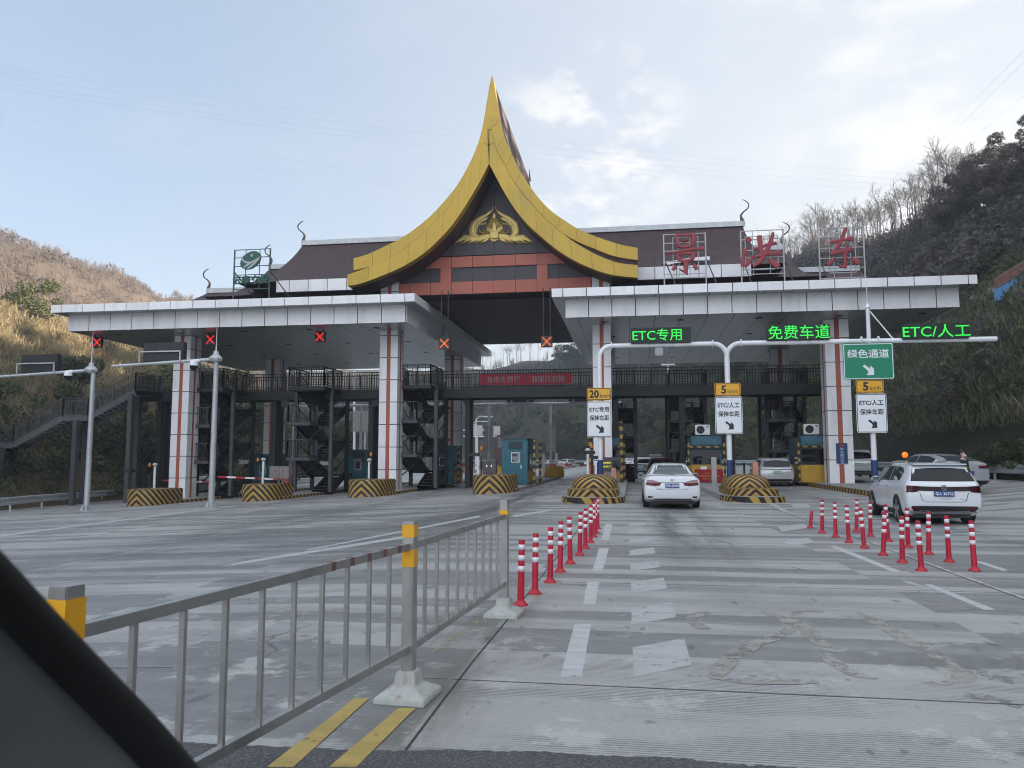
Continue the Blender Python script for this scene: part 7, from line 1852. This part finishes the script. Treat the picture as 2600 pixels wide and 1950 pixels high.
def put(src, label, px, py, rz, paint=None, sc=1.0, group='cars beyond the toll lanes', loc=None):
    o = copy_tree(src.t); o['label'] = label; o['group'] = group
    if loc is None: loc = G(px, py)
    o.location = loc; o.rotation_euler = (0, 0, R(rz)); o.scale = (sc,) * 3
    if paint:
        for ch in o.children:
            if ch.data and ch.data.materials and ch.data.materials[0] in (carwhite, carsilver) and ch.name.split('.')[0] in ('body', 'mirror', 'spoiler'):
                ch.material_slots[0].link = 'OBJECT'; ch.material_slots[0].material = paint
    o.name = src.t.name.split('.')[0]
    return o
put(mp, 'dark plum car queuing directly ahead of the white sedan', 1683, 1229, 0, carplum)
put(mp, 'white off-roader with a dark rear window, second ahead of the white sedan', 1640, 1208, -2, carwhite)
put(mp, 'white tall car farther up the queue, left behind the off-roader', 1629, 1192, -3, carwhite, loc=(.9, 92, 0))
put(mp, 'dark van near the head of the queue', 1663, 1184, -3, cardark, 1.25, loc=(3.4, 112, 0))
put(sed, 'white sedan far off at the left of the queue', 1598, 1181, 2, loc=(-.3, 124, 0))
put(sed, 'white sedan far off at the right of the queue', 1696, 1181, -4, loc=(6.4, 122, .02))
put(mp, 'white estate far off at the right of the queue beside the dark stair tower', 1722, 1181, -3, carwhite, loc=(7.9, 108, .04))
put(mp, 'dark silver off-roader half hidden behind the column with the blue banner', 2183, 1214, -3, carsilver)
put(mp, 'dark car facing the camera behind the leftmost clad column', 520, 1250, 180, cardark)
put(mp, 'grey car facing the camera right of the lone teal booth', 1371, 1190, 182, cardark)
put(mp, 'grey car crossing far away right of the lone teal booth, leftmost of two', 1406, 1168, 150, carsilver, loc=P(1406, 1168, 165) * 1.0)
put(mp, 'grey car crossing far away left of the 20 km/h sign, right of two', 1455, 1167, 150, carsilver, loc=P(1455, 1168, 155) * 1.0)
for o in SC.objects:
    if o.get('label', '').startswith('grey car crossing'): o.location.z = gz(o.location.x)
fb = Car('fastback', 'silver fastback car partly hidden behind the white crossover', 'car', [(0, .84, .42, .82, .95, .76), (.03, .9, .3, .9, 1.07, .78), (.1, .93, .22, .98, 1.11, .78), (.4, .94, .2, 1.02, 1.2, .72), (.9, .945, .2, 1.02, 1.34, .66), (1.5, .945, .2, 1.0, 1.44, .62), (2.1, .945, .2, .99, 1.47, .62), (2.7, .94, .2, .97, 1.42, .61), (3.3, .94, .2, .95, 1.12, .62), (3.6, .93, .2, .92, 1.0, .68), (4.3, .9, .2, .85, .9, .68), (4.75, .8, .24, .7, .76, .6), (4.85, .62, .32, .56, .62, .5)], carsilver, (1.0, 3.85), wr=.345, hw=.945)
fb.rear([(-.5, 1.40), (0, 1.43), (.5, 1.40)], [(-.64, 1.17), (0, 1.17), (.64, 1.17)], 'rear_window', glassl); fb.both([(.42, .98), (.86, 1.0)], [(.46, .88), (.88, .87)], 'tail_lamp', taillamp, .012); fb.rear([(-.86, .40), (0, .40), (.86, .40)], [(-.84, .22), (0, .22), (.84, .22)], 'lower_bumper', blackm, .008)
fb.plate(.70, platebl, ''); fb.sides([(.9, 1.24), (1.4, 1.36), (2.05, 1.40)], [(.8, 1.06), (1.4, 1.05), (2.05, 1.03)], 'side_window', glassl); fb.sides([(2.12, 1.40), (2.6, 1.36), (2.9, 1.26)], [(2.12, 1.03), (2.6, 1.01), (3.2, .99)], 'side_window', glassl); fb.front([(-.5, 1.4), (0, 1.43), (.5, 1.4)], [(-.62, 1.0), (0, 1.0), (.62, 1.0)], 'windscreen', glassd); fb.mirrors(3.1, 1.05)
fb.t.location = G(2462, 1246); fb.t.rotation_euler = (0, 0, R(14))
# orange beacon glowing just above the crossover's roof line
p = P(2297.5, 1155, 33); t = thing('warning_beacon', 'round glowing orange warning light on a post beyond the white crossover', 'warning light', (p.x, 33, gz(p.x)), world=True)
MB().tube([(p.x, 33, gz(p.x)), (p.x, 33, p.z - .1)], .04, 8).build('post', darksteel, t)
o = MB().lathe([(.03, -.04), (.10, -.03), (.12, 0), (.10, .03), (.03, .04)], (0, 0, 0), 20).build('lamp', mat('beacon_lit', (.8, .2, .02), .4, emit=(1.0, .13, .01), estr=.28), t, smooth=60)
o.data.transform(Matrix.Translation(Vector((p.x, 33, p.z)) - Vector(t['_o'])) @ Matrix.Rotation(R(90), 4, 'X') @ Matrix.Translation(Vector(t['_o'])))

# ---------------------------------------------------------------- attendant beside the fastback
def skin_mesh(name, chains, m, parent, levels=2, root=0):
    """one continuous surface grown round connected bones: chains of (x, y, z, radius); shared joints are welded"""
    V = []; E = []; Rr = []; idx = {}
    for ch in chains:
        prev = None
        for x, y, z, r in ch:
            k = (round(x, 3), round(y, 3), round(z, 3))
            if k not in idx: idx[k] = len(V); V.append((x, y, z)); Rr.append(r)
            if prev is not None and prev != idx[k]: E.append((prev, idx[k]))
            prev = idx[k]
    me = bpy.data.meshes.new(name); me.from_pydata(V, E, []); o = bpy.data.objects.new(name, me); COL.objects.link(o)
    o.modifiers.new('s', 'SKIN'); sb = o.modifiers.new('d', 'SUBSURF'); sb.levels = sb.render_levels = levels
    for i, sv_ in enumerate(me.skin_vertices[0].data): sv_.radius = (Rr[i], Rr[i]); sv_.use_root = (i == root)
    dg = bpy.context.evaluated_depsgraph_get(); m2 = bpy.data.meshes.new_from_object(o.evaluated_get(dg)); m2.name = name
    bpy.data.objects.remove(o); return link(name, m2, m, parent, True)
skinm = mat('skin', (.5, .3, .22), .55, 0, .05, 20); hairm = mat('hair_black', (.012, .011, .012), .45, 0, .2, 30); uni = mat('uniform_navy', (.018, .024, .045), .8, 0, .15, 12); vestm = mat('vest_lime', (.42, .62, .06), .6, 0, .08, 12); maskm = mat('mask_blue', (.5, .62, .72), .7)
pp = G(2450, 1262); pe = thing('person', 'attendant in dark uniform, lime vest and pale face mask standing beside the silver fastback', 'person', pp, R(28))
Lg = lambda s: [(0, 0, .92, .135), (s * .09, 0, .84, .10), (s * .10, -.01, .48, .062), (s * .105, .02, .10, .042), (s * .11, -.10, .05, .04)]
Am = lambda s: [(0, 0, 1.40, .10), (s * .17, 0, 1.38, .068), (s * .23, .01, 1.10, .045), (s * .22, -.12, .88, .033), (s * .215, -.17, .82, .028)]
body = skin_mesh('body', [[(0, 0, .92, .135), (0, 0, 1.1, .115), (0, 0, 1.27, .13), (0, 0, 1.40, .10), (0, -.005, 1.49, .052), (0, -.015, 1.57, .075), (0, -.01, 1.65, .088), (0, 0, 1.71, .065)], Lg(-1), Lg(1), Am(-1), Am(1)], skinm, pe)
for s in (-1, 1):   # five separate fingers and a thumb closing lightly
    for k in range(4):
        x0 = s * .215 + (k - 1.5) * .018; L = (.035, .04, .038, .03)[k]
        skin_mesh('finger', [[(x0, -.185, .80, .009), (x0, -.20, .80 - L, .008), (x0, -.195, .80 - L * 1.8, .007)]], skinm, body, 1)
    skin_mesh('thumb', [[(s * .19, -.18, .815, .010), (s * .175, -.205, .79, .009), (s * .172, -.21, .77, .008)]], skinm, body, 1)
skin_mesh('uniform', [[(0, 0, .93, .15), (0, 0, 1.1, .128), (0, 0, 1.27, .143), (0, 0, 1.405, .112), (0, -.005, 1.455, .06)], [(0, 0, .93, .15)] + [(x, y, z, r + .014) for x, y, z, r in Lg(-1)[1:4]], [(0, 0, .93, .15)] + [(x, y, z, r + .014) for x, y, z, r in Lg(1)[1:4]], [(0, 0, 1.405, .112)] + [(x, y, z, r + .012) for x, y, z, r in Am(-1)[1:4]], [(0, 0, 1.405, .112)] + [(x, y, z, r + .012) for x, y, z, r in Am(1)[1:4]]], uni, pe)
skin_mesh('vest', [[(0, 0, 1.0, .15), (0, 0, 1.12, .142), (0, 0, 1.27, .155), (0, .0, 1.36, .135)], [(0, 0, 1.27, .155), (-.12, 0, 1.40, .075)], [(0, 0, 1.27, .155), (.12, 0, 1.40, .075)]], vestm, pe)
hr = skin_mesh('hair', [[(0, .05, 1.54, .09), (0, .045, 1.66, .125), (0, .0, 1.755, .10)], [(0, .045, 1.66, .125), (0, .16, 1.71, .07)], [(0, .0, 1.755, .10), (0, -.07, 1.74, .055)]], hairm, pe)
skin_mesh('face_mask', [[(0, -.085, 1.535, .06), (0, -.10, 1.58, .075), (0, -.10, 1.615, .05)]], maskm, pe, 1)
for s in (-1, 1):
    MB().lathe([(.001, -.007), (.009, -.004), (.011, 0), (.009, .004), (.001, .007)], (s * .032, -.092, 1.648), 10).build('eye', hairm, body); MB().lathe([(.004, -.028), (.014, -.02), (.017, .01), (.008, .028)], (s * .088, .005, 1.63), 8).build('ear', skinm, body)
for s in (-1, 1): MB().cbox((s * .11, -.05, .035), .085, .24, .07).build('shoe', blackm, pe, bevel=.025)

# ---------------------------------------------------------------- window pillar of the vehicle the picture is taken from
def D_(x, y, d):
    r = ray(x, y); m = cam.rotation_euler.to_matrix(); return Vector((0, 0, H)) + r * d
seal_px = [(-140, 1360, .50), (-40, 1452, .54), (100, 1600, .60), (235, 1738, .66), (345, 1850, .71), (455, 1975, .76), (560, 2110, .82)]
pil = thing('car_pillar', 'black rubber seal and grey trim of the window pillar beside the camera', 'car pillar', D_(235, 1738, .66), world=True)
sp_ = smoothline([D_(x, y, d) for x, y, d in seal_px], 40)
MB().tube(sp_, [.0155 + .0045 * i / 39 for i in range(40)], 16).build('window_seal', mat('seal_rubber', (.006, .006, .007), .8), pil, smooth=True)
V = []; Fc = []
cams = cam.rotation_euler.to_matrix(); rx, uy = cams @ Vector((1, 0, 0)), cams @ Vector((0, 1, 0)); bk = cams @ Vector((0, 0, 1))
for i, p in enumerate(sp_):
    for j in range(9):
        t_ = j / 8; q = p + (-rx * .72 - uy * .70) * (.012 + .17 * t_) + bk * (.02 * math.sin(t_ * 1.6) + .10 * t_ * t_) ; V.append(q)
for i in range(39):
    for j in range(8): a = i * 9 + j; Fc.append((a, a + 1, a + 10, a + 9))
tr_ = MB().add(V, Fc).build('trim', mat('trim_grey', (.14, .145, .15), .7, 0, .1, 20), pil, smooth=True)
md = tr_.modifiers.new('thickness', 'SOLIDIFY'); md.thickness = .006

# ---------------------------------------------------------------- the valley's winter haze
hz = MB().box(-420, 420, -90, 620, -22, 92).build('haze', None, None)
tag(hz, None, None, kind='stuff')
hm = bpy.data.materials.new('haze'); hm.use_nodes = True; ht = hm.node_tree; ht.nodes.clear()
ho = ht.nodes.new('ShaderNodeOutputMaterial'); hv = ht.nodes.new('ShaderNodeVolumePrincipled')
hv.inputs['Color'].default_value = (.86, .91, 1.0, 1); hv.inputs['Density'].default_value = .0009; hv.inputs['Anisotropy'].default_value = .25
ht.links.new(hv.outputs[0], ho.inputs['Volume']); hz.data.materials.append(hm)
